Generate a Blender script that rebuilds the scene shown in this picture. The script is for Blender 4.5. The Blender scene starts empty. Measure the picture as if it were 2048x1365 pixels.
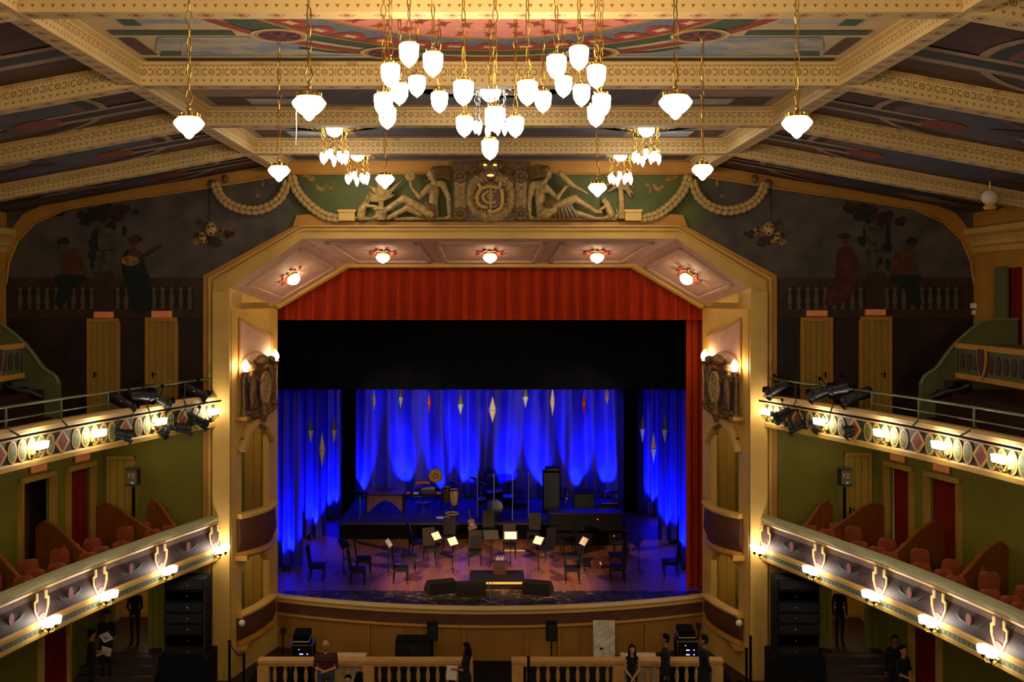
import bpy, bmesh, math, random
from mathutils import Vector, Matrix
random.seed(7)
C = bpy.context.scene.collection
SC = bpy.context.scene
PI = math.pi

# ------------------------------------------------------------------ camera, world, exposure
F = 2200.0            # focal length in pixels of the 2048 x 1365 frame
EYE = 10.6            # eye height above the stalls floor
_cam = bpy.data.cameras.new('camera')
_cam.sensor_width = 36.0
_cam.lens = F / 2048 * 36.0
_cam.shift_x = 44 / 2048
_cam.shift_y = -92.5 / 2048
_cam.clip_end = 200
CAM = bpy.data.objects.new('camera', _cam)
C.objects.link(CAM)
CAM.location = (0, 0, EYE)
CAM.rotation_euler = (PI / 2, 0, 0)
SC.camera = CAM
SC.view_settings.view_transform = 'Standard'
SC.view_settings.look = 'None'
SC.view_settings.exposure = EXPOSURE = 0.25
SC.view_settings.gamma = 1.0
SC.view_settings.use_curve_mapping = False
W = bpy.data.worlds.new('hall_dim')
W.use_nodes = True
W.node_tree.nodes['Background'].inputs[0].default_value = (1.0, 0.62, 0.30, 1)
W.node_tree.nodes['Background'].inputs[1].default_value = 0.09
SC.world = W
try:
    SC.cycles.max_bounces = 5
    SC.cycles.diffuse_bounces = 3
    SC.cycles.glossy_bounces = 2
    SC.cycles.transparent_max_bounces = 6
    SC.cycles.sample_clamp_indirect = 4
    SC.cycles.sample_clamp_direct = 30
    SC.cycles.caustics_reflective = False
    SC.cycles.caustics_refractive = False
    SC.cycles.use_denoising = True
except Exception:
    pass

LAMP = 36.0            # strength of the frosted lamp glass
for _x, _y, _e in ((-6.5, -5, 900), (6.5, -5, 900), (0, 1.5, 900)):      # unseen fill lights added behind the viewer, standing in for rear hall lamps
    _l = bpy.data.lights.new('rear_hall_fill', 'POINT'); _l.energy = _e; _l.color = (1.0, .80, .52); _l.shadow_soft_size = .6
    _o = bpy.data.objects.new('rear_hall_fill', _l); C.objects.link(_o); _o.location = (_x, _y, 12.0)
WARM = (1.0, 0.80, 0.52)

def at(px, py, Y):                  # the point at depth Y that stands at a pixel of the photograph
    return Vector(((px - 980) * Y / F, Y, EYE + (590 - py) * Y / F))
def atz(px, py, z):
    Y = (EYE - z) * F / (py - 590)
    return Vector(((px - 980) * Y / F, Y, z))

# ------------------------------------------------------------------ node materials
class E:                            # arithmetic on shader sockets
    def __init__(s, nt, v): s.nt, s.v = nt, v
    def _m(s, op, *o):
        n = s.nt.nodes.new('ShaderNodeMath'); n.operation = op
        for i, x in enumerate((s,) + o):
            x = x.v if isinstance(x, E) else x
            if hasattr(x, 'is_output'): s.nt.links.new(x, n.inputs[i])
            else: n.inputs[i].default_value = x
        return E(s.nt, n.outputs[0])
    def __add__(s, o): return s._m('ADD', o)
    def __sub__(s, o): return s._m('SUBTRACT', o)
    def __mul__(s, o): return s._m('MULTIPLY', o)
    def __truediv__(s, o): return s._m('DIVIDE', o)
    def lt(s, o): return s._m('LESS_THAN', o)
    def gt(s, o): return s._m('GREATER_THAN', o)
    def abs(s): return s._m('ABSOLUTE')
    def fr(s): return s._m('FRACT')
    def sin(s): return s._m('SINE')
    def mx(s, o): return s._m('MAXIMUM', o)
    def mn(s, o): return s._m('MINIMUM', o)
    def pw(s, o): return s._m('POWER', o)
    def clamp(s): 
        r = s._m('ADD', 0.0); r.v.node.use_clamp = True; return r

def lin(h):                         # '#rrggbb' -> linear rgba
    h = h.lstrip('#')
    c = [int(h[i:i + 2], 16) / 255 for i in (0, 2, 4)]
    return tuple(x / 12.92 if x <= .04045 else ((x + .055) / 1.055) ** 2.4 for x in c) + (1,)

def newmat(name):
    m = bpy.data.materials.new(name); m.use_nodes = True
    nt = m.node_tree; b = nt.nodes['Principled BSDF']
    return m, nt, b
def coords(nt, kind='Object'):
    t = nt.nodes.new('ShaderNodeTexCoord'); return t.outputs[kind]
def noise(nt, scale, vec=None, detail=3, stretch=None):
    n = nt.nodes.new('ShaderNodeTexNoise'); n.inputs['Scale'].default_value = scale; n.inputs['Detail'].default_value = detail
    v = vec or coords(nt)
    if stretch:
        mp = nt.nodes.new('ShaderNodeMapping'); nt.links.new(v, mp.inputs[0]); mp.inputs['Scale'].default_value = stretch; v = mp.outputs[0]
    nt.links.new(v, n.inputs['Vector'])
    return E(nt, n.outputs['Fac'])
def mixc(nt, f, a, b):
    n = nt.nodes.new('ShaderNodeMix'); n.data_type = 'RGBA'
    for sock, v in ((n.inputs[0], f), (n.inputs[6], a), (n.inputs[7], b)):
        v = v.v if isinstance(v, E) else v
        if hasattr(v, 'is_output'): nt.links.new(v, sock)
        else: sock.default_value = v
    return n.outputs[2]
def bump(nt, b, h, strength=.3, dist=.01):
    n = nt.nodes.new('ShaderNodeBump'); n.inputs['Strength'].default_value = strength; n.inputs['Distance'].default_value = dist
    nt.links.new(h.v, n.inputs['Height']); nt.links.new(n.outputs[0], b.inputs['Normal'])
def mat(name, col, rough=.6, metal=0., var=.12, scale=3., bmp=0., bscale=40., spec=.4, emit=None, es=1., stretch=None):
    m, nt, b = newmat(name)
    c = lin(col) if isinstance(col, str) else col
    if var:
        f = noise(nt, scale, stretch=stretch)
        f = ((f - .5) * 2.0 + .5).clamp()
        d = tuple(x * (1 - var * 1.6) for x in c[:3]) + (1,); l = tuple(min(1, x * (1 + var)) for x in c[:3]) + (1,)
        nt.links.new(mixc(nt, f, d, l), b.inputs['Base Color'])
    else:
        b.inputs['Base Color'].default_value = c
    b.inputs['Roughness'].default_value = rough
    b.inputs['Metallic'].default_value = metal
    b.inputs['Specular IOR Level'].default_value = spec
    if bmp: bump(nt, b, noise(nt, bscale), bmp)
    if emit:
        b.inputs['Emission Color'].default_value = lin(emit) if isinstance(emit, str) else tuple(emit) + (1,)
        b.inputs['Emission Strength'].default_value = es
    return m

M = {}
M['cream'] = mat('cream_paint', '#cfa654', .55, var=.10, scale=1.2)
M['cream_light'] = mat('pale_cream_paint', '#dcb878', .5, var=.08, scale=1.5)
M['gold'] = mat('ochre_paint', '#b57f30', .5, var=.12, scale=1.5)
M['soffit'] = mat('mauve_plaster', '#c49a86', .7, var=.08)
M['black'] = mat('black_matt', '#0d0d0e', .75, var=.1, spec=.15)
M['casing'] = mat('matt_case', '#0c0c0e', .85, var=0, spec=.08)
M['velour'] = mat('black_velour', '#08080a', .95, var=.2, spec=.05)
M['blackmetal'] = mat('black_metal', '#0c0c0e', .35, metal=.6, var=0)
M['plastic'] = mat('black_plastic', '#131315', .45, var=0)
M['chrome'] = mat('chrome', '#c8c8cc', .18, metal=1, var=0)
M['brass'] = mat('aged_brass', '#a8863c', .32, metal=1, var=.15, scale=20)
M['brown'] = mat('brown_paint', '#5b3420', .6, var=.15)
M['darkwall'] = mat('dark_marbled_paint', '#2a1710', .6, var=.5, scale=1.3)
M['wood'] = mat('partition_wood', '#8f4e1c', .35, var=.22, scale=6, stretch=(3, 3, .4))
M['seatred'] = mat('rust_upholstery', '#8a3a14', .7, var=.12, scale=8)
M['door'] = mat('ochre_door', '#a5802f', .5, var=.08, scale=3)
M['yellow'] = mat('yellow_wall_paint', '#a8852a', .65, var=.08)
M['pitwall'] = mat('pit_ochre_paint', '#9c6c22', .7, var=.12, scale=1)
M['railcream'] = mat('balustrade_paint', '#c99a55', .55, var=.1, scale=5)
M['redcurtain'] = mat('red_velvet', '#6f160a', .85, var=.15, scale=5, spec=.15)
M['valance'] = mat('vermilion_velvet', '#a32f10', .85, var=.12, scale=4, spec=.1, stretch=(4, 4, .3))
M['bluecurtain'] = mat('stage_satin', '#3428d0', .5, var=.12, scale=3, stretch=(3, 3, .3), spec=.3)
M['floorred'] = mat('dark_red_floor', '#301210', .5, var=.3)
M['stonefig'] = mat('gilded_plaster', '#a98a52', .5, var=.35, scale=9, bmp=.4)
M['stonedark'] = mat('bronzed_plaster', '#6e5128', .4, var=.4, scale=10, bmp=.4)
M['mouldgreen'] = mat('green_rail_paint', '#72805a', .5, var=.1)
M['pipe'] = mat('grey_green_pipe', '#59603a', .4, metal=.2, var=.1)
M['paper'] = mat('white_paper', '#e8e2d6', .8, var=.03)
M['flight'] = mat('worn_white_panel', '#c9b896', .7, var=.12, scale=4)
M['silver'] = mat('silver_metal', '#9a9aa0', .25, metal=1, var=.1)
M['glass_on'] = mat('lit_opal_glass', '#fff4e2', .3, var=0, emit=WARM, es=LAMP)
M['bulb_on'] = mat('lit_bulb_glass', '#fff4e2', .3, var=0, emit=(1, .72, .40), es=34)
M['bulb_white'] = mat('lit_white_bulb', '#fff8f0', .3, var=0, emit=(1, .88, .74), es=30)
M['glass_soffit'] = mat('lit_soffit_glass', '#fff0d8', .3, var=0, emit=(1, .78, .48), es=22)
M['glass_off'] = mat('unlit_opal_glass', '#d8cdb8', .25, var=0)
M['orange_sign'] = mat('orange_sign', '#d2703c', .5, var=.05, emit='#d2703c', es=.12)
M['signtext'] = mat('pale_lettering', '#f0c090', .6, var=0)
M['led_blue'] = mat('blue_led', '#2040ff', .4, var=0, emit=(.05, .25, 1), es=12)
M['led_violet'] = mat('violet_led', '#4030ff', .4, var=0, emit=(.25, .2, 1), es=5)
M['led_green'] = mat('green_led', '#20c040', .4, var=0, emit=(.05, .8, .1), es=1.5)
M['led_red'] = mat('red_led', '#ff2020', .4, var=0, emit=(1, .05, .1), es=4)
M['stepdark'] = mat('worn_dark_steps', '#3c2c22', .7, var=.3, scale=4)
M['clay'] = mat('terracotta_paint', '#8e3d2b', .6, var=.2, scale=14)
M['orange_wood'] = mat('orange_wood_block', '#c0561c', .45, var=.1)
M['chairblack'] = mat('black_leatherette', '#0a0706', .6, var=.1, spec=.22)
M['skin'] = mat('skin', '#b97f5c', .55, var=.05)
M['skin_dark'] = mat('tanned_skin', '#8a5a3c', .55, var=.05)
M['hair'] = mat('dark_hair', '#0e0907', .8, var=.2, scale=30, spec=.1)
M['cloth_black'] = mat('black_cloth', '#0b0b0e', .9, var=.1)
M['cloth_navy'] = mat('navy_cloth', '#141a26', .9, var=.1)
M['cloth_grey'] = mat('grey_cloth', '#8d8274', .9, var=.1)
M['cloth_red'] = mat('red_cloth', '#8a3a34', .9, var=.15, scale=20)
M['denim'] = mat('denim', '#3a4258', .9, var=.1)

def m_green_wall(name='green_wallpaper', c1='#7d7410', c2='#66600f'):
    m, nt, b = newmat(name)
    v = coords(nt)
    n1 = noise(nt, 2.2, v); n2 = noise(nt, 14, v)
    sx = nt.nodes.new('ShaderNodeSeparateXYZ'); nt.links.new(v, sx.inputs[0])
    x = E(nt, sx.outputs[0]); y = E(nt, sx.outputs[1])
    line = (((x + y) * 1.6).fr() - .5).abs().lt(.03)
    f = (n1 * .6 + n2 * .4 - line * .15 - .2).clamp()
    nt.links.new(mixc(nt, f, lin(c2), lin(c1)), b.inputs['Base Color'])
    b.inputs['Roughness'].default_value = .7
    return m
M['green'] = m_green_wall()
M['greengallery'] = m_green_wall('green_gallery_plaster', '#66673a', '#585a32')

def uv(nt):
    s = nt.nodes.new('ShaderNodeSeparateXYZ'); nt.links.new(coords(nt, 'UV'), s.inputs[0])
    return E(nt, s.outputs[0]), E(nt, s.outputs[1])

def m_frieze():                     # stencilled beams: uv in metres, v>0 on the cheeks, v<0 on the underside
    m, nt, b = newmat('stencilled_beam')
    u, v = uv(nt)
    U = ((u / .36).fr() - .5) * .36
    A = v - .215                    # scroll band
    d1 = (U * U + A * A).pw(.5)
    ring = (d1 - .042).abs().lt(.009).mx(d1.lt(.016))
    U2 = ((u / .36 + .5).fr() - .5) * .36
    d2 = ((U2.abs() - .06) * (U2.abs() - .06) + A * A).pw(.5)
    d2 = ((U2.abs() - .088) * (U2.abs() - .088) + A * A).pw(.5)
    d3 = ((U2.abs() - .045) * (U2.abs() - .045) + (A.abs() - .035) * (A.abs() - .035)).pw(.5)
    scroll = ((d2 - .052).abs().lt(.009) * U2.abs().lt(.085)).mx(U2.abs().lt(.006)).mx(d3.lt(.012))
    dot = (((U.abs() - .085) * (U.abs() - .085)) + ((A.abs() - .04) * (A.abs() - .04))).pw(.5).lt(.013)
    band = A.abs().lt(.062)
    T = ((u / .12).fr() - .5).abs() * .12
    tri = (v - .055).gt(0) * (T * 1.6 + .0).lt((v - .052)) * v.lt(.095)
    scal = (v - .30).gt(0) * ((u / .07).fr() - .5).abs().lt(.3) * v.lt(.315)
    face = ((ring.mx(scroll).mx(dot)) * band).mx(tri).mx(scal)
    D = (((u / .42).fr() - .5).abs() * .42) + ((v + .16).abs() * .9)
    under = (D.lt(.055)).mx((D - .10).abs().lt(.010))
    isu = v.lt(0)
    n = noise(nt, 1.3)
    base = mixc(nt, n, lin('#c2a268'), lin('#dfc48c'))
    c = mixc(nt, face * (E(nt, isu.v) * -1 + 1), base, lin('#8a6430'))
    c = mixc(nt, under * isu, c, lin('#8c3f28'))
    nt.links.new(c, b.inputs['Base Color'])
    b.inputs['Roughness'].default_value = .6
    return m
M['frieze'] = m_frieze()

def m_sky(name, a, bcol, c3, scale=1.1):
    m, nt, b = newmat(name)
    n = noise(nt, scale, detail=5, stretch=(1, 2.2, 2.2)); f = ((n - .5) * 5 + .4).clamp()
    n2 = noise(nt, scale * 2.2, detail=4); g = ((n2 - .55) * 6).clamp()
    c = mixc(nt, f, lin(a), lin(bcol)); c = mixc(nt, g * .6, c, lin(c3))
    nt.links.new(c, b.inputs['Base Color']); b.inputs['Roughness'].default_value = .7
    return m
M['sky'] = m_sky('painted_sky', '#8e9cb8', '#c9bfae', '#d9cfa8')
M['skydim'] = m_sky('painted_dusk_sky', '#4a4f62', '#565058', '#7d6650', .5)
M['ceilbrown'] = m_sky('painted_brown_ground', '#4a2c20', '#5c3a2c', '#3a2420', 2.)
M['ceilcream'] = mat('ceiling_cream', '#dcc39c', .65, var=.08)
M['ceilmauve'] = mat('ceiling_mauve', '#a58a78', .65, var=.10)
M['cgreen'] = mat('ceiling_green_band', '#3d5a3c', .6, var=.25, scale=12)
M['cdark'] = mat('ceiling_dark_band', '#20282a', .6, var=.35, scale=10)
M['cred'] = mat('ceiling_red_band', '#a5402f', .6, var=.2, scale=12)
M['cpink'] = mat('ceiling_pink_field', '#d98a78', .6, var=.1, scale=6)
M['cblue'] = mat('ceiling_slate_band', '#6e7480', .6, var=.3, scale=16)
M['navy'] = mat('painted_navy', '#26304e', .6, var=.2)
M['mural_sky'] = None

def m_mural():
    m, nt, b = newmat('mural_painting_ground')
    v = coords(nt)
    s = nt.nodes.new('ShaderNodeSeparateXYZ'); nt.links.new(v, s.inputs[0]); z = E(nt, s.outputs[2]); x = E(nt, s.outputs[0])
    n = noise(nt, .55, detail=6); n2 = noise(nt, 1.6, detail=5)
    low = ((z - 9.3 + (n - .5) * 3) / 2.2).clamp()
    sky = mixc(nt, ((n2 - .35) * 2.5).clamp(), lin('#3a332e'), lin('#5c5146'))
    mid = mixc(nt, n, lin('#231c12'), lin('#322c1c'))
    c = mixc(nt, low, mid, sky)
    gr = ((E(nt, x.abs().v) - 6.2 + (n - .5) * 3) * -1).clamp() * ((z - 11.6).clamp())
    c = mixc(nt, gr, c, mixc(nt, n2, lin('#2c3412'), lin('#5f661c')))
    nt.links.new(c, b.inputs['Base Color']); b.inputs['Roughness'].default_value = .65
    return m
M['mural'] = m_mural()

def m_planks(name, c1, c2, width=.12, along='y'):
    m, nt, b = newmat(name)
    v = coords(nt)
    s = nt.nodes.new('ShaderNodeSeparateXYZ'); nt.links.new(v, s.inputs[0])
    a = E(nt, s.outputs[0 if along == 'y' else 1])
    k = (a / width); f = k.fr(); idn = (k._m('FLOOR') * 12.9898).sin() * 43.7
    n = noise(nt, 3, stretch=(6, .5, 1) if along == 'y' else (.5, 6, 1))
    t = (idn.fr() * .6 + n * .5).clamp()
    c = mixc(nt, t, lin(c2), lin(c1)); c = mixc(nt, (f - .5).abs().gt(.47), c, (0.01, .006, .004, 1))
    nt.links.new(c, b.inputs['Base Color']); b.inputs['Roughness'].default_value = .42
    return m
M['planks'] = m_planks('stage_planks', '#7c5232', '#583620')
def m_worn():
    m, nt, b = newmat('worn_black_carpet')
    n = noise(nt, 5, detail=6, stretch=(1, 2.5, 1)); n2 = noise(nt, 14, detail=4, stretch=(1, 3, 1))
    f = (((n - .575) * 22).clamp() * ((n2 - .46) * 16).clamp())
    nt.links.new(mixc(nt, f, lin('#17140f'), lin('#8d7f6a')), b.inputs['Base Color']); b.inputs['Roughness'].default_value = .6
    return m
M['worn'] = m_worn()

# ------------------------------------------------------------------ mesh building
class MB:
    def __init__(s): s.v, s.f, s.uv, s.mi, s.cur = [], [], [], [], 0
    def add(s, vs, fs, uvs=None):
        k = len(s.v); s.v += [Vector(p) for p in vs]
        for i, f in enumerate(fs):
            s.f.append([k + j for j in f]); s.mi.append(s.cur)
            s.uv.append(uvs[i] if uvs else None)
        return s
    def box(s, c, d, rz=0, rx=0, ry=0, taper=1.):
        cx, cy, cz = c; a, b, h = d[0] / 2, d[1] / 2, d[2] / 2
        R = Matrix.Rotation(rz, 3, 'Z') @ Matrix.Rotation(ry, 3, 'Y') @ Matrix.Rotation(rx, 3, 'X')
        vs = [R @ Vector((x * (taper if z > 0 else 1), y * (taper if z > 0 else 1), z)) + Vector(c) for z in (-h, h) for x, y in ((-a, -b), (a, -b), (a, b), (-a, b))]
        return s.add(vs, [(0, 3, 2, 1), (4, 5, 6, 7), (0, 1, 5, 4), (1, 2, 6, 5), (2, 3, 7, 6), (3, 0, 4, 7)])
    def bb(s, x0, x1, y0, y1, z0, z1): return s.box(((x0 + x1) / 2, (y0 + y1) / 2, (z0 + z1) / 2), (abs(x1 - x0), abs(y1 - y0), abs(z1 - z0)))
    def quad(s, a, b, c, d, uvs=None): return s.add([a, b, c, d], [(0, 1, 2, 3)], [uvs] if uvs else None)
    def tube(s, pts, r, n=8, close=False, caps=True):
        pts = [Vector(p) for p in pts]; N = len(pts)
        rs = r if isinstance(r, (list, tuple)) else [r] * N
        rings = []; prev = None
        for i, p in enumerate(pts):
            if close: t = pts[(i + 1) % N] - pts[i - 1]
            else: t = pts[min(i + 1, N - 1)] - pts[max(i - 1, 0)]
            if t.length < 1e-9: t = Vector((0, 0, 1))
            t.normalize()
            if prev is None: a = t.cross(Vector((0, 0, 1)) if abs(t.z) < .9 else Vector((1, 0, 0)))
            else: a = prev - t * prev.dot(t)
            a.normalize(); prev = a; b = t.cross(a)
            rings.append([p + (a * math.cos(2 * PI * k / n) + b * math.sin(2 * PI * k / n)) * rs[i] for k in range(n)])
        vs = [q for R in rings for q in R]; fs = []
        for i in range(N if close else N - 1):
            j = (i + 1) % N
            for k in range(n):
                l = (k + 1) % n
                fs.append((i * n + k, i * n + l, j * n + l, j * n + k))
        if caps and not close: fs += [tuple(range(n))[::-1], tuple((N - 1) * n + k for k in range(n))]
        return s.add(vs, fs)
    def bar(s, a, b, r, n=8, r2=None): return s.tube([a, b], [r, r if r2 is None else r2], n)
    def lathe(s, prof, c=(0, 0, 0), n=16, axis=None, caps=True):      # prof: (radius, height)
        c = Vector(c); Z = Vector(axis).normalized() if axis else Vector((0, 0, 1))
        X = Z.orthogonal().normalized() if axis else Vector((1, 0, 0)); Y = Z.cross(X)
        vs = [c + X * (r * math.cos(2 * PI * k / n)) + Y * (r * math.sin(2 * PI * k / n)) + Z * h for r, h in prof for k in range(n)]
        fs = [(i * n + k, i * n + (k + 1) % n, (i + 1) * n + (k + 1) % n, (i + 1) * n + k) for i in range(len(prof) - 1) for k in range(n)]
        if caps: fs += [tuple(range(n))[::-1], tuple((len(prof) - 1) * n + k for k in range(n))]
        return s.add(vs, fs)
    def ball(s, c, r, n=10, m=6):
        r = r if isinstance(r, (list, tuple)) else (r, r, r)
        vs = [Vector((c[0], c[1], c[2] - r[2]))]
        for i in range(1, m):
            a = PI * i / m - PI / 2
            vs += [Vector((c[0] + r[0] * math.cos(a) * math.cos(2 * PI * k / n), c[1] + r[1] * math.cos(a) * math.sin(2 * PI * k / n), c[2] + r[2] * math.sin(a))) for k in range(n)]
        vs.append(Vector((c[0], c[1], c[2] + r[2])))
        fs = [(0, 1 + (k + 1) % n, 1 + k) for k in range(n)]
        for i in range(m - 2):
            o = 1 + i * n; fs += [(o + k, o + (k + 1) % n, o + n + (k + 1) % n, o + n + k) for k in range(n)]
        o = 1 + (m - 2) * n; fs += [(o + k, o + (k + 1) % n, len(vs) - 1) for k in range(n)]
        return s.add(vs, fs)
    def prism(s, poly, O, U, V, N, t):      # polygon (u, v) in the frame O, U, V extruded by t along N
        O, U, V, N = Vector(O), Vector(U), Vector(V), Vector(N)
        n = len(poly); vs = [O + U * a + V * b for a, b in poly] + [O + U * a + V * b + N * t for a, b in poly]
        fs = [tuple(range(n))[::-1], tuple(range(n, 2 * n))] + [(i, (i + 1) % n, n + (i + 1) % n, n + i) for i in range(n)]
        return s.add(vs, fs, [[tuple(p) for p in (poly[::-1])], list(map(tuple, poly))] + [None] * n)
    def xz(s, poly, y0, y1): return s.prism(poly, (0, y1, 0), (1, 0, 0), (0, 0, 1), (0, -1, 0), y1 - y0)
    def xy(s, poly, z0, z1): return s.prism(poly, (0, 0, z0), (1, 0, 0), (0, 1, 0), (0, 0, 1), z1 - z0)
    def sweep(s, prof, path, closed=True, flip=False):     # prof: (outward, z); path: (x, y) plan points; uv = metres
        n = len(path); P = [Vector(p) for p in path]; m = len(prof); vs = []; L = 0; us = []
        for i, p in enumerate(P):
            t = (P[min(i + 1, n - 1)] - P[max(i - 1, 0)]).normalized(); o = Vector((t.y, -t.x)) * (-1 if flip else 1)
            if i: L += (p - P[i - 1]).length
            us.append(L)
            vs += [Vector((p.x + o.x * a, p.y + o.y * a, z)) for a, z in prof]
        fs, uvs = [], []; mm = m if closed else m - 1
        for i in range(n - 1):
            for k in range(mm):
                l = (k + 1) % m
                fs.append((i * m + k, i * m + l, (i + 1) * m + l, (i + 1) * m + k))
                uvs.append([(us[i], prof[k][1]), (us[i], prof[l][1]), (us[i + 1], prof[l][1]), (us[i + 1], prof[k][1])])
        if closed:
            fs += [tuple(range(m))[::-1], tuple((n - 1) * m + k for k in range(m))]; uvs += [None, None]
        return s.add(vs, fs, uvs)
    def build(s, name, m, parent=None, smooth=False, world=True, kind=None, label=None):
        me = bpy.data.meshes.new(name)
        off = Vector((0, 0, 0))
        if parent is not None and world: off = parent_loc(parent)
        me.from_pydata([tuple(p - off) for p in s.v], [], s.f)
        for mm in (m if isinstance(m, (list, tuple)) else [m]): me.materials.append(M[mm] if isinstance(mm, str) else mm)
        if any(u for u in s.uv):
            lay = me.uv_layers.new(name='UVMap'); k = 0
            for f, u in zip(s.f, s.uv):
                for j in range(len(f)):
                    if u: lay.data[k].uv = u[j]
                    k += 1
        me.polygons.foreach_set('material_index', s.mi)
        if smooth: me.polygons.foreach_set('use_smooth', [True] * len(me.polygons))
        me.update()
        bm = bmesh.new(); bm.from_mesh(me); bmesh.ops.recalc_face_normals(bm, faces=bm.faces); bm.to_mesh(me); bm.free()
        if smooth and smooth != 'all':
            try: me.set_sharp_from_angle(angle=math.radians(38))
            except Exception: pass
        o = bpy.data.objects.new(name, me); C.objects.link(o)
        if parent is not None: o.parent = parent
        if kind: o['kind'] = kind
        if label: o['label'] = label
        return o

def parent_loc(o):
    v = Vector((0, 0, 0))
    while o is not None: v += Vector(o.location); o = o.parent
    return v
def tag(o, label, cat, group=None):
    o['label'] = label; o['category'] = cat
    if group: o['group'] = group
    return o
def thing(name, label, cat, loc, group=None, rz=0):
    o = bpy.data.objects.new(name, None); C.objects.link(o); o.empty_display_size = .1
    o.location = loc; o.rotation_euler = (0, 0, rz)
    return tag(o, label, cat, group)
def one(mb, name, m, label, cat, group=None, smooth=False):
    o = mb.build(name, m, smooth=smooth); return tag(o, label, cat, group)
def struct(mb, name, m, smooth=False): return mb.build(name, m, smooth=smooth, kind='structure')
def clone(root, loc, rz=None, label=None, group=None):
    r = root.copy(); C.objects.link(r); r.location = loc
    if rz is not None: r.rotation_euler = (0, 0, rz)
    if label: r['label'] = label
    if group: r['group'] = group
    for ch in list(root.children):
        c = ch.copy(); C.objects.link(c); c.parent = r
        for g in list(ch.children):
            d = g.copy(); C.objects.link(d); d.parent = c
    return r
def datacopy(o, parent):            # one more of a part, sharing its mesh
    c = o.copy(); C.objects.link(c); c.parent = parent; return c
ORD = ['first', 'second', 'third', 'fourth', 'fifth', 'sixth', 'seventh', 'eighth', 'ninth', 'tenth', 'eleventh', 'twelfth', 'thirteenth']
def lerp(a, b, t): return a + (b - a) * t
def text_mesh(body, size, name='lettering', m='signtext', parent=None, O=(0, 0, 0), U=(1, 0, 0), V=(0, 0, 1), depth=.004, label=None):
    cu = bpy.data.curves.new('tmp', 'FONT'); cu.body = body; cu.size = size; cu.extrude = depth; cu.align_x = 'CENTER'; cu.align_y = 'CENTER'; cu.resolution_u = 2
    ob = bpy.data.objects.new('tmp', cu); C.objects.link(ob); dg = bpy.context.evaluated_depsgraph_get()
    me = bpy.data.meshes.new_from_object(ob.evaluated_get(dg)); bpy.data.objects.remove(ob)
    U, V = Vector(U).normalized(), Vector(V).normalized(); Nn = U.cross(V)
    O = Vector(O) - (parent_loc(parent) if parent else Vector((0, 0, 0)))
    for v in me.vertices: v.co = O + U * v.co.x + V * v.co.y + Nn * v.co.z
    me.materials.clear(); me.materials.append(M[m]); me.name = name
    o = bpy.data.objects.new(name, me); C.objects.link(o)
    if parent: o.parent = parent
    if label: o['label'] = label
    return o

# a body out of tapered capsules, fused into one continuous skin
def fuse(name, caps, balls=(), voxel=.02, smooth=2, parent=None, m='stonefig', world=True, extra=None):
    mb = MB()
    for a, b, ra, rb in caps:
        a, b = Vector(a), Vector(b)
        mb.tube([a, b], [ra, rb], 8); mb.ball(a, ra, 8, 5); mb.ball(b, rb, 8, 5)
    for c, r in balls: mb.ball(c, r, 10, 6)
    if extra: extra(mb)
    o = mb.build(name, m, parent, world=world)
    md = o.modifiers.new('r', 'REMESH'); md.mode = 'VOXEL'; md.voxel_size = voxel
    if smooth:
        sm = o.modifiers.new('s', 'SMOOTH'); sm.iterations = smooth; sm.factor = .5
    dg = bpy.context.evaluated_depsgraph_get(); dg.update()
    me = bpy.data.meshes.new_from_object(o.evaluated_get(dg)); me.name = name
    o.modifiers.clear(); old = o.data; o.data = me; bpy.data.meshes.remove(old)
    me.materials.clear()
    for mm in (m if isinstance(m, (list, tuple)) else [m]): me.materials.append(M[mm] if isinstance(mm, str) else mm)
    me.polygons.foreach_set('use_smooth', [True] * len(me.polygons)); me.update()
    return o
# ------------------------------------------------------------------ the hall
P = 30.5                            # plane of the proscenium wall
RE = 33.1                           # rear edge of the splayed opening
ZS = 1.5                            # stage floor

struct(MB().bb(-14, 14, 12, 34.5, -.2, 0), 'floor', 'floorred')
# balcony plan, inner edge of the parapet (mirrored by s)
BP = [(7.5, 30.5), (7.62, 30.1), (7.85, 29.4), (8.2, 28.4), (8.62, 27.1), (9.0, 25.9), (9.35, 24.7), (9.66, 23.4), (9.95, 22), (10.3, 20), (10.75, 17), (11.2, 13)]
def bpath(s): return [(s * x, y) for x, y in BP]
def bpt(s, y):                      # point on the plan curve at depth y and its outward (towards the hall) direction
    for (x0, y0), (x1, y1) in zip(BP, BP[1:]):
        if y1 <= y <= y0:
            t = (y0 - y) / (y0 - y1); x = lerp(x0, x1, t); d = Vector((s * (x1 - x0), y1 - y0, 0)).normalized()
            n = Vector((-s * abs(d.y), -abs(d.x), 0)).normalized()
            return Vector((s * x, y, 0)), n, d
def sidex(y): return 10.75 + .25 * (P - y)      # corridor side wall

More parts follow.
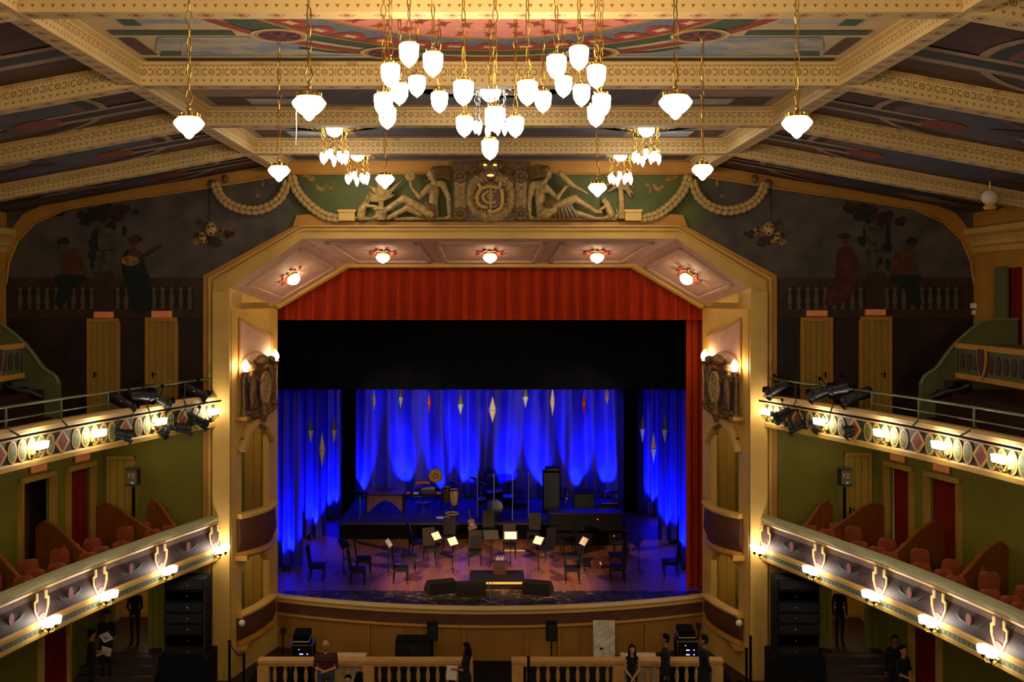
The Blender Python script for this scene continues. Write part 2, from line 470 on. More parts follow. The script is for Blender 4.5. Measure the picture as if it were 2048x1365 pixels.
# proscenium wall: lower pieces left free for the side doorways, an octagonal opening in the middle
OUT = [(-7.5, 7.0), (-7.5, 10.95), (-5.05, 12.4), (5.05, 12.4), (7.5, 10.95), (7.5, 7.0)]
w = MB()
w.xz([(-13.6, 7.0), (-7.5, 7.0), (-7.5, 10.95), (-5.05, 12.4), (0, 12.4), (0, 14.4), (-13.6, 14.4)], P, P + .3)
w.xz([(13.6, 7.0), (7.5, 7.0), (7.5, 10.95), (5.05, 12.4), (0, 12.4), (0, 14.4), (13.6, 14.4)], P, P + .3)
WALLUP = struct(w, 'wall_back', 'mural')
for s, side in ((-1, 'left'), (1, 'right')):
    w = MB()
    X = lambda a, b: (min(s * a, s * b), max(s * a, s * b))
    w.bb(*X(7.6, 10.75), P, P + .25, 3.4, 7.05)
    w.bb(*X(7.6, 9.40), P, P + .25, 0, 3.4)
    w.bb(*X(10.5, 10.75), P, P + .25, 0, 3.4)
    w.bb(*X(9.40, 10.5), P, P + .25, 3.1, 3.4)
    struct(w, 'wall_back_' + side, 'green')
    # corridor side wall with door openings, two storeys
    w = MB()
    def seg(y0, y1, z0, z1, t=.15):
        a0, a1 = sidex(y0), sidex(y1)
        w.add([(s * a0, y0, z0), (s * a1, y1, z0), (s * (a1 + t), y1, z0), (s * (a0 + t), y0, z0),
               (s * a0, y0, z1), (s * a1, y1, z1), (s * (a1 + t), y1, z1), (s * (a0 + t), y0, z1)],
              [(0, 1, 2, 3), (4, 7, 6, 5), (0, 4, 5, 1), (1, 5, 6, 2), (2, 6, 7, 3), (3, 7, 4, 0)])
    for y0, y1 in ((30.5, 30.05), (28.95, 28.35), (27.1, 14)): seg(y0, y1, 3.4, 5.95)
    seg(30.5, 14, 5.95, 7.05)
    for y0, y1 in ((30.5, 28.9), (27.9, 14)): seg(y0, y1, 0, 3.0)
    seg(30.5, 14, 3.0, 3.4)
    struct(w, 'wall_' + side, 'green')
    # the side wall above the gallery
    w = MB()
    w.bb(*X(13.4, 13.6), 5, 27.7, 7.0, 13.0); w.bb(*X(13.4, 13.6), 29.5, P, 7.0, 13.0); w.bb(*X(13.4, 13.6), 27.7, 29.5, 11.3, 13.0); w.bb(*X(13.4, 13.6), 27.7, 29.5, 7, 9.2)
    struct(w, 'wall_gallery_' + side, 'gold')
    w = MB(); w.sweep([(0, 12.33), (.28, 12.33), (.3, 12.25), (.2, 12.18), (.12, 12.05), (.12, 11.95), (.05, 11.9), (.05, 11.75), (0, 11.75)], [(s * 13.4, P), (s * 13.4, 12)], flip=(s < 0))
    w.sweep([(0, 12.30), (.28, 12.3), (.3, 12.4), (0, 12.5)], [(s * 13.4, P), (s * 13.4, 12)], flip=(s < 0))
    struct(w, 'trim_cornice_' + side, 'cream')
    w = MB(); w.bb(*X(13.3, 13.42), 29.15, 30.2, 7.0, 11.7); struct(w, 'trim_pilaster_' + side, 'gold')
    w = MB(); w.bb(*X(13.34, 13.42), 28.45, 29.1, 8.2, 11.35); struct(w, 'trim_wallpaper_' + side, 'greengallery')
    # doorway room beyond the stalls door
    w = MB(); w.bb(*X(8.9, 11.4), P + 3.0, P + 3.1, .6, 3.4); w.bb(*X(9.05, 9.15), P + .25, P + 3.1, .6, 3.4); w.bb(*X(11.2, 11.3), P + .25, P + 3.1, .6, 3.4); w.bb(*X(8.9, 11.4), P + .25, P + 3.1, 3.35, 3.45)
    struct(w, 'wall_passage_' + side, 'yellow')
    w = MB(); w.bb(*X(9.1, 11.3), P - .4, P + 3.05, .55, .8); struct(w, 'floor_landing_' + side, 'floorred')
    w = MB(); w.bb(*X(9.15, 9.2), P + .3, P + 3, .8, .95); w.bb(*X(9.1, 11.2), P + 2.95, P + 3, .8, .95); struct(w, 'baseboard_passage_' + side, 'gold')

# ceiling: flat middle, sloping sides
ZB, ZP = EYE + 3.34, EYE + 3.70
HX = 5.7
def cz(x, base): return base - max(0, abs(x) - HX) * .185
YB = [13.15, 17.7, 21.85, 26.15, 30.45]
cb = MB()
cb.quad((-HX, 5, ZP), (HX, 5, ZP), (HX, P, ZP), (-HX, P, ZP))
CEIL = struct(cb, 'ceiling', 'ceilcream')
for s in (-1, 1):
    q = MB(); n = 10
    for i in range(n):
        x0, x1 = lerp(HX, 13.6, i / n), lerp(HX, 13.6, (i + 1) / n)
        q.quad((s * x0, 5, cz(x0, ZP)), (s * x1, 5, cz(x1, ZP)), (s * x1, P, cz(x1, ZP)), (s * x0, P, cz(x0, ZP)))
    q.build('ceiling_slope', 'ceilbrown', CEIL)
def beam(a, b, wd, h, m='frieze'):
    a, b = Vector(a), Vector(b); d = (b - a); L = d.length; d.normalize(); o = Vector((d.y, -d.x, 0)).normalized() * wd / 2; up = Vector((0, 0, h))
    q = MB()
    for sg in (1, -1):
        p0, p1 = a + o * sg, b + o * sg
        q.add([p0, p1, p1 + up, p0 + up], [(0, 1, 2, 3)], [[(0, 0), (L, 0), (L, h), (0, h)]])
    q.add([a - o, b - o, b + o, a + o], [(0, 1, 2, 3)], [[(0, -wd), (L, -wd), (L, -.001), (0, -.001)]])
    # a small moulding along the top of each cheek
    for sg in (1, -1):
        oo = o * sg; e = oo.normalized() * .05
        p = [a + oo + up * .88, a + oo + e + up * .93, a + oo + e + up]; r = [x + (b - a) for x in p]
        q.add(p + r, [(0, 1, 4, 3), (1, 2, 5, 4)])
    q.build('beam', m, CEIL)
for y in YB[:-1]:
    beam((-HX, y, ZB), (HX, y, ZB), .33, .36)
    for s in (-1, 1):
        beam((s * (HX - .05), y, ZB), (s * 13.5, y, cz(13.5, ZB)), .33, .37)
for s in (-1, 1):
    beam((s * (HX + .02), 5, ZB - .003), (s * (HX + .02), 30.4, ZB - .003), .30, .363)
# frame over the mural
bd = MB()
for s in (-1, 1):
    lo = [(0, 13.95), (5.5, 13.95), (8.1, 13.52), (10.2, 13.22), (11.7, 12.98), (12.55, 12.6), (13.05, 12.1), (13.3, 11.5), (13.38, 10.9)]
    hi = [(0, 14.35), (5.6, 14.28), (8.2, 13.80), (10.3, 13.48), (11.95, 13.26), (12.9, 12.85), (13.42, 12.2), (13.6, 11.5), (13.6, 10.9)]
    for i in range(len(lo) - 1):
        bd.xz([(s * lo[i][0], lo[i][1]), (s * lo[i + 1][0], lo[i + 1][1]), (s * hi[i + 1][0], hi[i + 1][1]), (s * hi[i][0], hi[i][1])], P - .08, P + .01)
    for i in range(len(lo) - 1):
        a, b = lo[i], lo[i + 1]
        bd.bar((s * a[0], P - .09, a[1]), (s * b[0], P - .09, b[1]), .035, 6)
struct(bd, 'trim_arch', 'gold')

# painted decoration of the ceiling: flat inlays a few millimetres proud
def cpt(x, y, o=.012):
    return Vector((x, y, cz(x, ZP) - o))
def inlay(pts, name, m, o=.012, par=None):
    q = MB(); vs = [cpt(x, y, o) for x, y in pts]
    q.add(vs, [tuple(range(len(vs)))]); return q.build(name, m, par or CEIL)
def rect(x0, x1, y0, y1, name, m, o=.012):
    return inlay([(x0, y0), (x1, y0), (x1, y1), (x0, y1)], name, m, o)
def arcband(cx, cy, r0, r1, a0, a1, name, m, o=.014, n=40, ymin=None, ex=1.):
    q = MB(); k = 0
    for i in range(n):
        t0, t1 = lerp(a0, a1, i / n), lerp(a0, a1, (i + 1) / n)
        pts = [(cx + ex * r * math.cos(t), cy + r * math.sin(t)) for r, t in ((r0, t0), (r1, t0), (r1, t1), (r0, t1))]
        if ymin and min(p[1] for p in pts) < ymin: pts = [(x, max(y, ymin)) for x, y in pts]
        q.add([cpt(x, y, o) for x, y in pts], [(0, 1, 2, 3)])
    return q.build(name, m, CEIL)
y0, y1 = 13.35, 17.5
CY = 13.07
# sky compartments and bands of the big bay
rect(-5.4, 5.4, 17.15, 17.35, 'painted_band', 'cdark', .010)
for s in (-1, 1):
    inlay([(s * 3.0, 16.62), (s * 5.05, 16.62), (s * 4.75, 15.75), (s * 2.4, 15.75)][::s], 'painted_sky_panel', 'sky')
    inlay([(s * .55, 17.0), (s * 5.1, 17.0), (s * 4.75, 15.95), (s * 3.35, 15.95), (s * 2.4, 16.65)], 'painted_sky_border', 'cgreen', .008)
    inlay([(s * .75, 16.93), (s * 4.75, 16.93), (s * 4.5, 16.03), (s * 3.45, 16.03), (s * 2.45, 16.72)], 'painted_sky_panel', 'sky', .016)
    rect(s * 3.6, s * 5.35, 15.35, 15.62, 'painted_band', 'cgreen', .014)
    rect(s * 3.9, s * 5.0, 14.3, 14.95, 'painted_sky_panel', 'sky', .014)
    rect(s * 4.75, s * 5.0, 14.2, 15.05, 'painted_band', 'cgreen', .018)
    rect(s * 5.1, s * 5.35, 15.8, 16.9, 'painted_panel', 'ceilbrown', .014)
    inlay([(s * 3.35, 14.1), (s * 3.75, 14.0), (s * 3.45, 15.3), (s * 3.0, 15.35)], 'painted_band', 'cgreen', .014)
for r0, r1, mm, nm in ((3.52, 3.82, 'cgreen', 'painted_ring'), (3.45, 3.52, 'gold', 'painted_ring'), (2.75, 3.42, 'cblue', 'painted_ring'), (3.3, 3.42, 'cred', 'painted_ring'), (2.66, 2.75, 'gold', 'painted_ring'), (0, 2.66, 'cpink', 'painted_disc'), (4.0, 4.18, 'cred', 'painted_ring')):
    arcband(0, CY, r0, r1, 0.02, PI - .02, nm, mm, .02 if r1 != 3.42 or r0 > 3 else .018, 60, y0)
arcband(0, CY, 1.15, 1.3, .02, PI - .02, 'painted_ring', 'gold', .024, 50, y0)
for i in range(17):                 # lunettes with a white palmette, and the motifs of the pink field
    t = lerp(.25, PI - .25, i / 16); c, sn = math.cos(t), math.sin(t)
    def loc(a, r): return (r * c - a * sn, CY + r * sn + a * c)
    pts = [loc(.25 * math.cos(k * PI / 8), 3.40 - .42 * math.sin(k * PI / 8)) for k in range(9)]
    if min(p[1] for p in pts) > y0:
        inlay(pts, 'painted_lunette', 'cred', .026)
        inlay([loc(.16 * math.cos(k * PI / 4) * (1 if k % 2 else .5), 3.22 + .10 * math.sin(k * PI / 4) * (1 if k % 2 else .6)) for k in range(8)], 'painted_palmette', 'ceilcream', .03)
    for rr in (2.45, 1.95):
        p2 = [loc(.12 * math.cos(k * PI / 4) * (1 if k % 2 else .35), rr + .20 * math.sin(k * PI / 4) * (1 if k % 2 else .45)) for k in range(8)]
        if min(p[1] for p in p2) > y0: inlay(p2, 'painted_motif', 'cred' if rr > 2.2 else 'clay', .026)
for cx, cy in ((-2.98, 15.6), (2.98, 15.6), (-1.55, 16.72), (1.55, 16.72)):
    for r0, r1, mm, oo in ((0, .42, 'ceilcream', .028), (.30, .36, 'gold', .031), (0, .30, 'navy', .031), (0, .10, 'clay', .034)):
        arcband(cx, cy, r0, r1, 0, 2 * PI, 'painted_rosette', mm, oo, 24)
    for k in range(6):
        a = k * PI / 3; inlay([(cx + r * math.cos(a + da), cy + r * math.sin(a + da)) for r, da in ((.12, -.25), (.27, -.30), (.27, .30), (.12, .25))], 'painted_petal', 'clay', .034)
# middle bays further in
for j in range(1, 4):
    ya, yb = YB[j] + .2, YB[j + 1] - .2
    rect(-5.45, 5.45, ya, yb, 'painted_panel', 'ceilmauve', .006)
    for s in (-1, 1):
        rect(s * 3.3, s * 5.3, ya + 2.6, yb - .25, 'painted_band', 'cdark', .010)
        rect(s * 3.5, s * 4.6, ya + 2.75, yb - .35, 'painted_sky_panel', 'sky', .014)
        rect(s * 4.75, s * 5.15, ya + 2.75, yb - .35, 'painted_panel', 'ceilbrown', .014)
        rect(s * 3.9, s * 5.3, ya + .3, ya + 1.0, 'painted_panel', 'cdark', .014)
    rect(-3.1, 3.1, ya + .2, yb - .3, 'painted_sky_panel', 'skydim', .010)
    for r0, r1, mm in ((0, .75, 'ceilmauve'), (.55, .75, 'cred'), (.80, .90, 'cgreen')):
        arcband(0 if j == 1 else -3.45, (ya + yb) / 2, r0, r1, 0, 2 * PI, 'painted_ring', mm, .02, 30, ex=1.4 if j > 1 else 1.8)
        if j > 1: arcband(3.45, (ya + yb) / 2, r0, r1, 0, 2 * PI, 'painted_ring', mm, .02, 30, ex=1.4)
# sloping bays
for s in (-1, 1):
    for j in range(4):
        ya, yb = YB[j] + .2, YB[j + 1] - .2; ym = (ya + yb) / 2
        inlay([(s * 8.4, ya + .5), (s * 13.3, ya + .3), (s * 13.3, yb - .3), (s * 8.4, yb - .5), (s * 7.4, yb - 1.2), (s * 7.0, ym), (s * 7.4, ya + 1.2)], 'painted_sky_panel', 'skydim')
        arcband(s * 8.9, ym, 1.55, 1.75, PI / 2 if s > 0 else -PI / 2, 3 * PI / 2 if s > 0 else PI / 2, 'painted_arc', 'cdark', .018, 24)
        arcband(s * 8.9, ym, 1.78, 1.92, PI / 2 if s > 0 else -PI / 2, 3 * PI / 2 if s > 0 else PI / 2, 'painted_arc', 'ceilmauve', .018, 24)
        arcband(s * 8.9, ym, 1.42, 1.50, PI / 2 if s > 0 else -PI / 2, 3 * PI / 2 if s > 0 else PI / 2, 'painted_arc', 'clay', .018, 24)
        rect(s * 5.95, s * 8.2, ym + .95, ym + 1.15, 'painted_band', 'ceilmauve', .022)
        rect(s * 5.95, s * 8.4, ym + .55, ym + .95, 'painted_band', 'cdark', .022)
        rect(s * 5.95, s * 8.2, ym + .38, ym + .55, 'painted_band', 'ceilmauve', .022)
        arcband(s * 8.45, ym + .75, 0, .36, 0, 2 * PI, 'painted_tassel', 'clay', .024, 20, ex=1.2)
        for cx in (8.9, 11.4):
            inlay([(s * (cx - .55), ya + .75), (s * cx, ya + .35), (s * (cx + .55), ya + .75), (s * cx, ya + 1.15)], 'painted_lozenge', 'ceilcream', .022)
            inlay([(s * (cx - .38), ya + .75), (s * cx, ya + .47), (s * (cx + .38), ya + .75), (s * cx, ya + 1.03)], 'painted_lozenge', 'clay', .026)
        # drifting painted clouds and draperies
        rr = random.Random(j * 7 + s)
        for k in range(7):
            cx, cy = rr.uniform(9.6, 13.0), rr.uniform(ya + .8, yb - .7); a = rr.uniform(.35, .9); b = rr.uniform(.15, .35)
            pts = [(s * (cx + a * math.cos(t) * (1 + .3 * math.sin(3 * t + k))), cy + b * math.sin(t) * (1 + .3 * math.cos(2 * t + k))) for t in [i * PI / 7 for i in range(14)]]
            inlay(pts, 'painted_cloud' if k % 2 else 'painted_drapery', 'ceilmauve' if k % 2 else 'ceilbrown', .020 + k * .002)

# ------------------------------------------------------------------ proscenium frame and splay
FR = bpy.data.objects.new('wall_proscenium', None); C.objects.link(FR); FR.location = (0, P, 0); FR['kind'] = 'structure'
OC = [(-7.93, 0), (-7.93, 11.13), (-5.2, 12.62), (5.2, 12.62), (7.93, 11.13), (7.93, 0)]
IC = [(-7.15, 0), (-7.15, 10.77), (-5.16, 12.15), (5.16, 12.15), (7.15, 10.77), (7.15, 0)]
RC = [(-6.39, 0), (-6.39, 10.27), (-4.26, 11.52), (4.26, 11.52), (6.39, 10.27), (6.39, 0)]
def poly_at(t): return [(lerp(a[0], b[0], t), lerp(a[1], b[1], t)) for a, b in zip(OC, IC)]
def ring(t0, t1, yf, yb, name, m):
    A, B = poly_at(t0), poly_at(t1); q = MB()
    for i in range(5): q.xz([A[i], A[i + 1], B[i + 1], B[i]], yf, yb)
    return q.build(name, m, FR)
ring(0, .22, P - .10, P + .05, 'outer_band', 'gold')
ring(.22, .30, P - .20, P + .05, 'roll_moulding', 'cream')
ring(.30, .42, P - .14, P + .05, 'cove', 'gold')
ring(.42, .52, P - .24, P + .05, 'roll_moulding', 'cream')
ring(.52, 1.0, P - .17, P + .05, 'inner_band', 'cream')
for s in (-1, 1):
    MB().xz([(s * 5.45, 12.5), (s * 5.34, 12.80), (s * 4.98, 12.83), (s * 4.4, 12.60), (s * 4.6, 12.5)], P - .12, P + .02).build('corner_crest', 'gold', FR)
    # pilaster below the gallery: widens the pier
    MB().bb(min(s * 7.15, s * 7.62), max(s * 7.15, s * 7.62), P - .30, P, 0, 10.7).build('pier', 'cream', FR)

def splaypt(s, t, z): return Vector((s * lerp(7.13, 6.39, t), lerp(P - .15, RE, t), z))
# soffits: head and two haunches with raised mouldings round a sunk field
def soff(a0, a1, b0, b1, nm, m='soffit'):
    MB().quad(a0, a1, b1, b0).build(nm, m, FR)
def p3(pt, y): return Vector((pt[0], y, pt[1]))
SOFF = []
for i in (1, 2, 3):
    a0, a1, b0, b1 = p3(IC[i], P - .15), p3(IC[i + 1], P - .15), p3(RC[i], RE), p3(RC[i + 1], RE)
    soff(a0, a1, b0, b1, 'soffit')
    nseg = 3 if i == 2 else 1
    nrm = (a1 - a0).cross(b0 - a0).normalized()
    if nrm.z > 0 or (i != 2 and nrm.z > 0): nrm = -nrm
    cen = Vector((0, P, 5))
    if nrm.dot(cen - (a0 + b1) / 2) < 0: nrm = -nrm
    def sp(u, v, o=0): 
        return (a0.lerp(a1, u)).lerp(b0.lerp(b1, u), v) + nrm * o
    for k in range(nseg):
        u0, u1 = (k + .06) / nseg, (k + .94) / nseg
        if i == 2: u0, u1 = ((.045, .30), (.345, .655), (.70, .955))[k]
        else: u0, u1 = .12, .88
        q = MB()
        for (ua, va, ub, vb, uc, vc, ud, vd) in (
                (u0, .12, u1, .12, u1, .17, u0, .17), (u0, .85, u1, .85, u1, .90, u0, .90),
                (u0, .12, u0 + .012 * (3 if nseg == 1 else 1), .12, u0 + .012 * (3 if nseg == 1 else 1), .9, u0, .9), (u1 - .012 * (3 if nseg == 1 else 1), .12, u1, .12, u1, .9, u1 - .012 * (3 if nseg == 1 else 1), .9)):
            c4 = [sp(ua, va), sp(ub, vb), sp(uc, vc), sp(ud, vd)]
            q.add(c4 + [p + nrm * .06 for p in c4], [(0, 1, 2, 3), (4, 5, 6, 7), (0, 1, 5, 4), (1, 2, 6, 5), (2, 3, 7, 6), (3, 0, 4, 7)])
        q.build('soffit_moulding', 'soffit', FR)
        SOFF.append((sp((u0 + u1) / 2, .5, .0), nrm.copy(), (a1 - a0).normalized()))
    q = MB(); c4 = [sp(0, .94), sp(1, .94), sp(1, 1.0), sp(0, 1.0)]
    q.add(c4 + [p + nrm * .12 for p in c4], [(0, 1, 2, 3), (4, 5, 6, 7), (0, 1, 5, 4), (1, 2, 6, 5), (2, 3, 7, 6), (3, 0, 4, 7)]); q.build('rear_moulding', 'cream', FR)
# side splays with the stage boxes cut through
T0, T1 = .20, .80
for s, side in ((-1, 'left'), (1, 'right')):
    q = MB()
    th = Vector((s * .18, 0, 0))
    def wallq(t0, t1, z0, z1):
        v = [splaypt(s, t0, z0), splaypt(s, t1, z0), splaypt(s, t1, z1), splaypt(s, t0, z1)]
        q.add(v + [p + th for p in v], [(0, 1, 2, 3), (4, 7, 6, 5), (0, 4, 5, 1), (1, 5, 6, 2), (2, 6, 7, 3), (3, 7, 4, 0)])
    wallq(0, T0, 0, 10.66); wallq(T1, 1, 0, 10.27); wallq(T0, T1, 7.0, 10.37); wallq(T0, T1, 3.2, 4.0); wallq(T0, T1, 0, 1.0)
    # chamfered head of the upper opening
    for ta, tb in ((T0, T0 + .17), (T1, T1 - .17)):
        v = [splaypt(s, ta, 6.45), splaypt(s, tb, 7.0), splaypt(s, ta, 7.0)]
        q.add(v + [p + th for p in v], [(0, 1, 2), (3, 5, 4), (0, 1, 4, 3), (1, 2, 5, 4), (2, 0, 3, 5)])
        v = [splaypt(s, ta, 2.75), splaypt(s, tb, 3.2), splaypt(s, ta, 3.2)]
        q.add(v + [p + th for p in v], [(0, 1, 2), (3, 5, 4), (0, 1, 4, 3), (1, 2, 5, 4), (2, 0, 3, 5)])
    v = [splaypt(s, -.05, 10.2), splaypt(s, 1, 10.2), splaypt(s, 1, 10.28), splaypt(s, -.05, 10.80)]
    q.add(v + [p + th for p in v], [(0, 1, 2, 3), (4, 7, 6, 5), (3, 2, 6, 7), (0, 3, 7, 4)])
    q.build('splay', 'cream', FR)
    # panel moulding above the sculpture
    q = MB(); nn = Vector((-s * .96, -.26, 0))
    for (ta, za), (tb, zb) in (((.14, 7.9), (.14, 9.95)), ((.14, 9.95), (.86, 9.35)), ((.86, 9.35), (.86, 7.9))):
        q.bar(splaypt(s, ta, za) + nn * .02, splaypt(s, tb, zb) + nn * .02, .035, 6)
    q.build('panel_moulding', 'gold', FR)
    MB().add([splaypt(s, .16, 7.9) + nn * .01, splaypt(s, .84, 7.9) + nn * .01, splaypt(s, .84, 9.33) + nn * .01, splaypt(s, .16, 9.9) + nn * .01], [(0, 1, 2, 3)]).build('panel_field', 'soffit', FR)
    # rooms of the boxes
    r = MB()
    X2 = lambda a, b: (min(s * a, s * b), max(s * a, s * b))
    r.bb(*X2(8.6, 8.7), P + .05, RE + .2, 0, 7.2); r.bb(*X2(6.6, 8.7), RE + .15, RE + .25, 0, 7.2); r.bb(*X2(7.3, 8.7), P + .31, P + .36, 0, 7.2)
    struct(r, 'wall_box_' + side, 'green')
    r = MB(); r.bb(*X2(6.75, 8.65), P + .05, RE + .2, 3.2, 3.35); r.bb(*X2(6.75, 8.65), P + .05, RE + .2, 7.1, 7.2); r.bb(*X2(6.75, 8.65), P + .05, RE + .2, .7, .8); struct(r, 'floor_box_' + side, 'gold')
    for zlo in (3.35, .8):
        dr = thing('box_door', ('tall yellow panelled door inside the ' + ('upper' if zlo > 2 else 'lower') + (' stage box by the bare left pier' if s < 0 else ' stage box beside the red leg curtain')), 'door', (s * 7.7, RE + .1, zlo))
        MB().bb(*X2(6.55, 7.40), RE + .08, RE + .14, zlo, zlo + (3.5 if zlo > 2 else 2.35)).build('panel', 'yellow', dr)
        for k in (0, 1, 2): MB().bb(*X2(6.62 + k * .26, 6.86 + k * .26), RE + .06, RE + .09, zlo + .1, zlo + (3.3 if zlo > 2 else 2.2)).build('plank', 'door', dr)
# ------------------------------------------------------------------ mural, doors, sculpture
def wp(px, py, o=0.): return at(px, py, P - o)
def spl(pts, n=4, close=True):
    pts = [Vector(p) for p in pts]; N = len(pts); out = []
    for i in range(N if close else N - 1):
        a, b, c, d = (pts[(i - 1) % N] if close or i else pts[0]), pts[i], pts[(i + 1) % N], (pts[(i + 2) % N] if close or i < N - 2 else pts[-1])
        for k in range(n):
            t = k / n
            out.append(.5 * ((2 * b) + (c - a) * t + (2 * a - 5 * b + 4 * c - d) * t * t + (3 * b - a - 3 * c + d) * t ** 3))
    if not close: out.append(pts[-1])
    return out
def flat(pts, name, m, par, o=.01, smooth=True, t=.006):
    w2 = [((px - 980) * P / F, EYE + (590 - py) * P / F) for px, py in pts]
    if smooth: w2 = [tuple(p) for p in spl([Vector(p) for p in w2], 3)]
    return MB().xz(w2, P - o - t, P - o).build(name, m, par)
def ell(cx, cy, rx, ry, n=14, wob=0, ph=0): return [(cx + rx * math.cos(2 * PI * k / n) * (1 + wob * math.sin(3 * 2 * PI * k / n + ph)), cy + ry * math.sin(2 * PI * k / n) * (1 + wob * math.cos(5 * 2 * PI * k / n + ph))) for k in range(n)]
M['pm_stone'] = mat('painted_stone', '#3b2617', .7, var=.3, scale=2)
M['pm_stone2'] = mat('painted_stone_dark', '#24160e', .7, var=.3)
M['pm_pale'] = mat('painted_pale_stone', '#5a4f38', .7, var=.2, scale=6)
M['pm_urn'] = mat('painted_urn', '#454630', .7, var=.5, scale=6)
M['pm_green'] = mat('painted_leaves', '#141c16', .7, var=.6, scale=6)
M['pm_red'] = mat('painted_red_drapery', '#4e1d10', .7, var=.4, scale=4)
M['pm_flower'] = mat('painted_flowers', '#3a1712', .7, var=.7, scale=8)
M['pm_flesh'] = mat('painted_flesh', '#55301c', .7, var=.3, scale=5)
M['pm_teal'] = mat('painted_teal_dress', '#0f1a18', .7, var=.4, scale=4)
M['pm_gold'] = mat('painted_gold', '#8e6a34', .7, var=.5, scale=9)
for s in (-1, 1):
    q = MB(); q.bb(min(s * 7.9, s * 13.42), max(s * 7.9, s * 13.42), P - .012, P, 7.1, 9.95); o = q.build('painted_dado', 'darkwall', WALLUP)
    mx = (lambda x: x) if s < 0 else (lambda x: 1960 - x)
    mr = lambda pts: [(mx(a), b) for a, b in pts]
    for a, b, mm, oo in (((5, 545), (408, 640), 'pm_stone2', .014), ((5, 556), (408, 573), 'pm_stone', .02), ((5, 618), (408, 637), 'pm_stone', .02), ((5, 573), (34, 618), 'pm_stone', .02), ((190, 545), (228, 618), 'pm_stone', .028), ((388, 573), (408, 618), 'pm_stone', .02)):
        if a[1] == 545 and a[0] == 5: a = (5, 556)
        flat(mr([a, (b[0], a[1]), b, (a[0], b[1])]), 'painted_balustrade', mm, WALLUP, oo, False)
    for x in ((41, 60, 77, 95, 113, 131, 148, 166, 184, 236, 253, 271, 290, 308, 326, 344, 362, 380) if s < 0 else (49, 66, 83, 100, 117, 135, 153, 171, 187, 239, 256, 275, 292, 310, 328, 345, 363, 381)):
        pr = [(0, 575), (4.5, 575), (4.5, 580), (2, 583), (3, 590), (5, 602), (4.5, 607), (2, 610), (4, 613), (4, 618), (0, 618)]
        pts = [(x + a, b) for a, b in pr] + [(x - a, b) for a, b in pr[::-1]]
        flat(mr(pts), 'painted_baluster', 'pm_pale', WALLUP, .022, False)
    # urn with flowers on the pier
    flat(mr([(205, 545), (223, 545), (221, 538), (217, 532), (228, 515), (231, 490), (229, 462), (236, 452), (192, 452), (198, 462), (196, 490), (200, 515), (210, 532), (206, 538)]), 'painted_urn', 'pm_urn', WALLUP, .036, False)
    flat(mr([(199, 503), (229, 503), (229, 499), (199, 499)]), 'painted_urn_band', 'pm_stone', WALLUP, .044, False)
    rr = random.Random(3 + s)
    for k in range(26):
        cx, cy = rr.gauss(212, 26), rr.gauss(430, 10)
        flat(mr(ell(cx, cy, rr.uniform(6, 14), rr.uniform(5, 10), 10, .25, k)), 'painted_flower' if k % 2 else 'painted_foliage', 'pm_flower' if k % 2 else 'pm_green', WALLUP, .026 + k * .0008)
    for k in range(9):
        cx, cy = rr.uniform(190, 250), rr.uniform(450, 530)
        flat(mr(ell(cx if k % 2 else 185, cy, rr.uniform(4, 9), rr.uniform(8, 16), 9, .25, k)), 'painted_foliage', 'pm_green', WALLUP, .020 + k * .0005)
    # seated man, bare torso, on the rail
    X0 = 0 if s < 0 else 8
    flat(mr([(118 + X0, 560), (125 + X0, 530), (128 + X0, 505), (140 + X0, 497), (155 + X0, 498), (165 + X0, 515), (172 + X0, 545), (170 + X0, 558), (140 + X0, 562)]), 'painted_man_torso', 'pm_flesh', WALLUP, .04)
    flat(mr(ell(129 + X0, 488, 8, 10)), 'painted_man_head', 'pm_flesh', WALLUP, .045)
    flat(mr(ell(129 + X0, 482, 12, 7, 10, .2)), 'painted_man_hair', 'pm_green', WALLUP, .05)
    flat(mr([(112 + X0, 552), (170 + X0, 552), (165 + X0, 565), (145 + X0, 580), (128 + X0, 612), (110 + X0, 605), (120 + X0, 575)]), 'painted_man_drapery', 'pm_teal', WALLUP, .046)
    # seated woman
    if s < 0:
        flat([(245, 535), (250, 505), (262, 498), (275, 498), (288, 512), (290, 530), (302, 560), (306, 600), (300, 622), (262, 622), (258, 590), (250, 560)], 'painted_woman_dress', 'pm_teal', WALLUP, .04)
        flat([(255, 515), (262, 497), (275, 497), (284, 512), (276, 530), (262, 532)], 'painted_woman_bodice', 'pm_flesh', WALLUP, .045)
        flat(ell(269, 485, 7, 9), 'painted_woman_head', 'pm_flesh', WALLUP, .05); flat(ell(272, 478, 13, 7, 10, .2), 'painted_woman_hair', 'pm_flower', WALLUP, .054)
        flat(ell(262, 522, 18, 10, 14), 'painted_lute', 'pm_gold', WALLUP, .055); flat([(276, 516), (322, 488), (327, 492), (280, 524)], 'painted_lute_neck', 'pm_stone', WALLUP, .056, False)
    else:
        flat([(1670, 545), (1672, 510), (1680, 495), (1698, 493), (1710, 510), (1716, 535), (1712, 560), (1695, 600), (1650, 612), (1655, 585), (1668, 565)], 'painted_woman_dress', 'pm_red', WALLUP, .04)
        flat(ell(1688, 481, 7, 9), 'painted_woman_head', 'pm_flesh', WALLUP, .05); flat(ell(1687, 473, 12, 6, 10, .2), 'painted_woman_hair', 'pm_flower', WALLUP, .054)
    # painted trophy of masks hanging from the swag
    bx = 415 if s < 0 else 418
    rr = random.Random(11)
    for k in range(16):
        flat(mr(ell(bx + rr.gauss(0, 13), 470 + rr.gauss(0, 20), rr.uniform(5, 12), rr.uniform(4, 9), 10, .3, k)), 'painted_foliage', ('pm_flower', 'pm_gold', 'pm_stone')[k % 3], WALLUP, .02 + k * .001)
    q = MB(); 
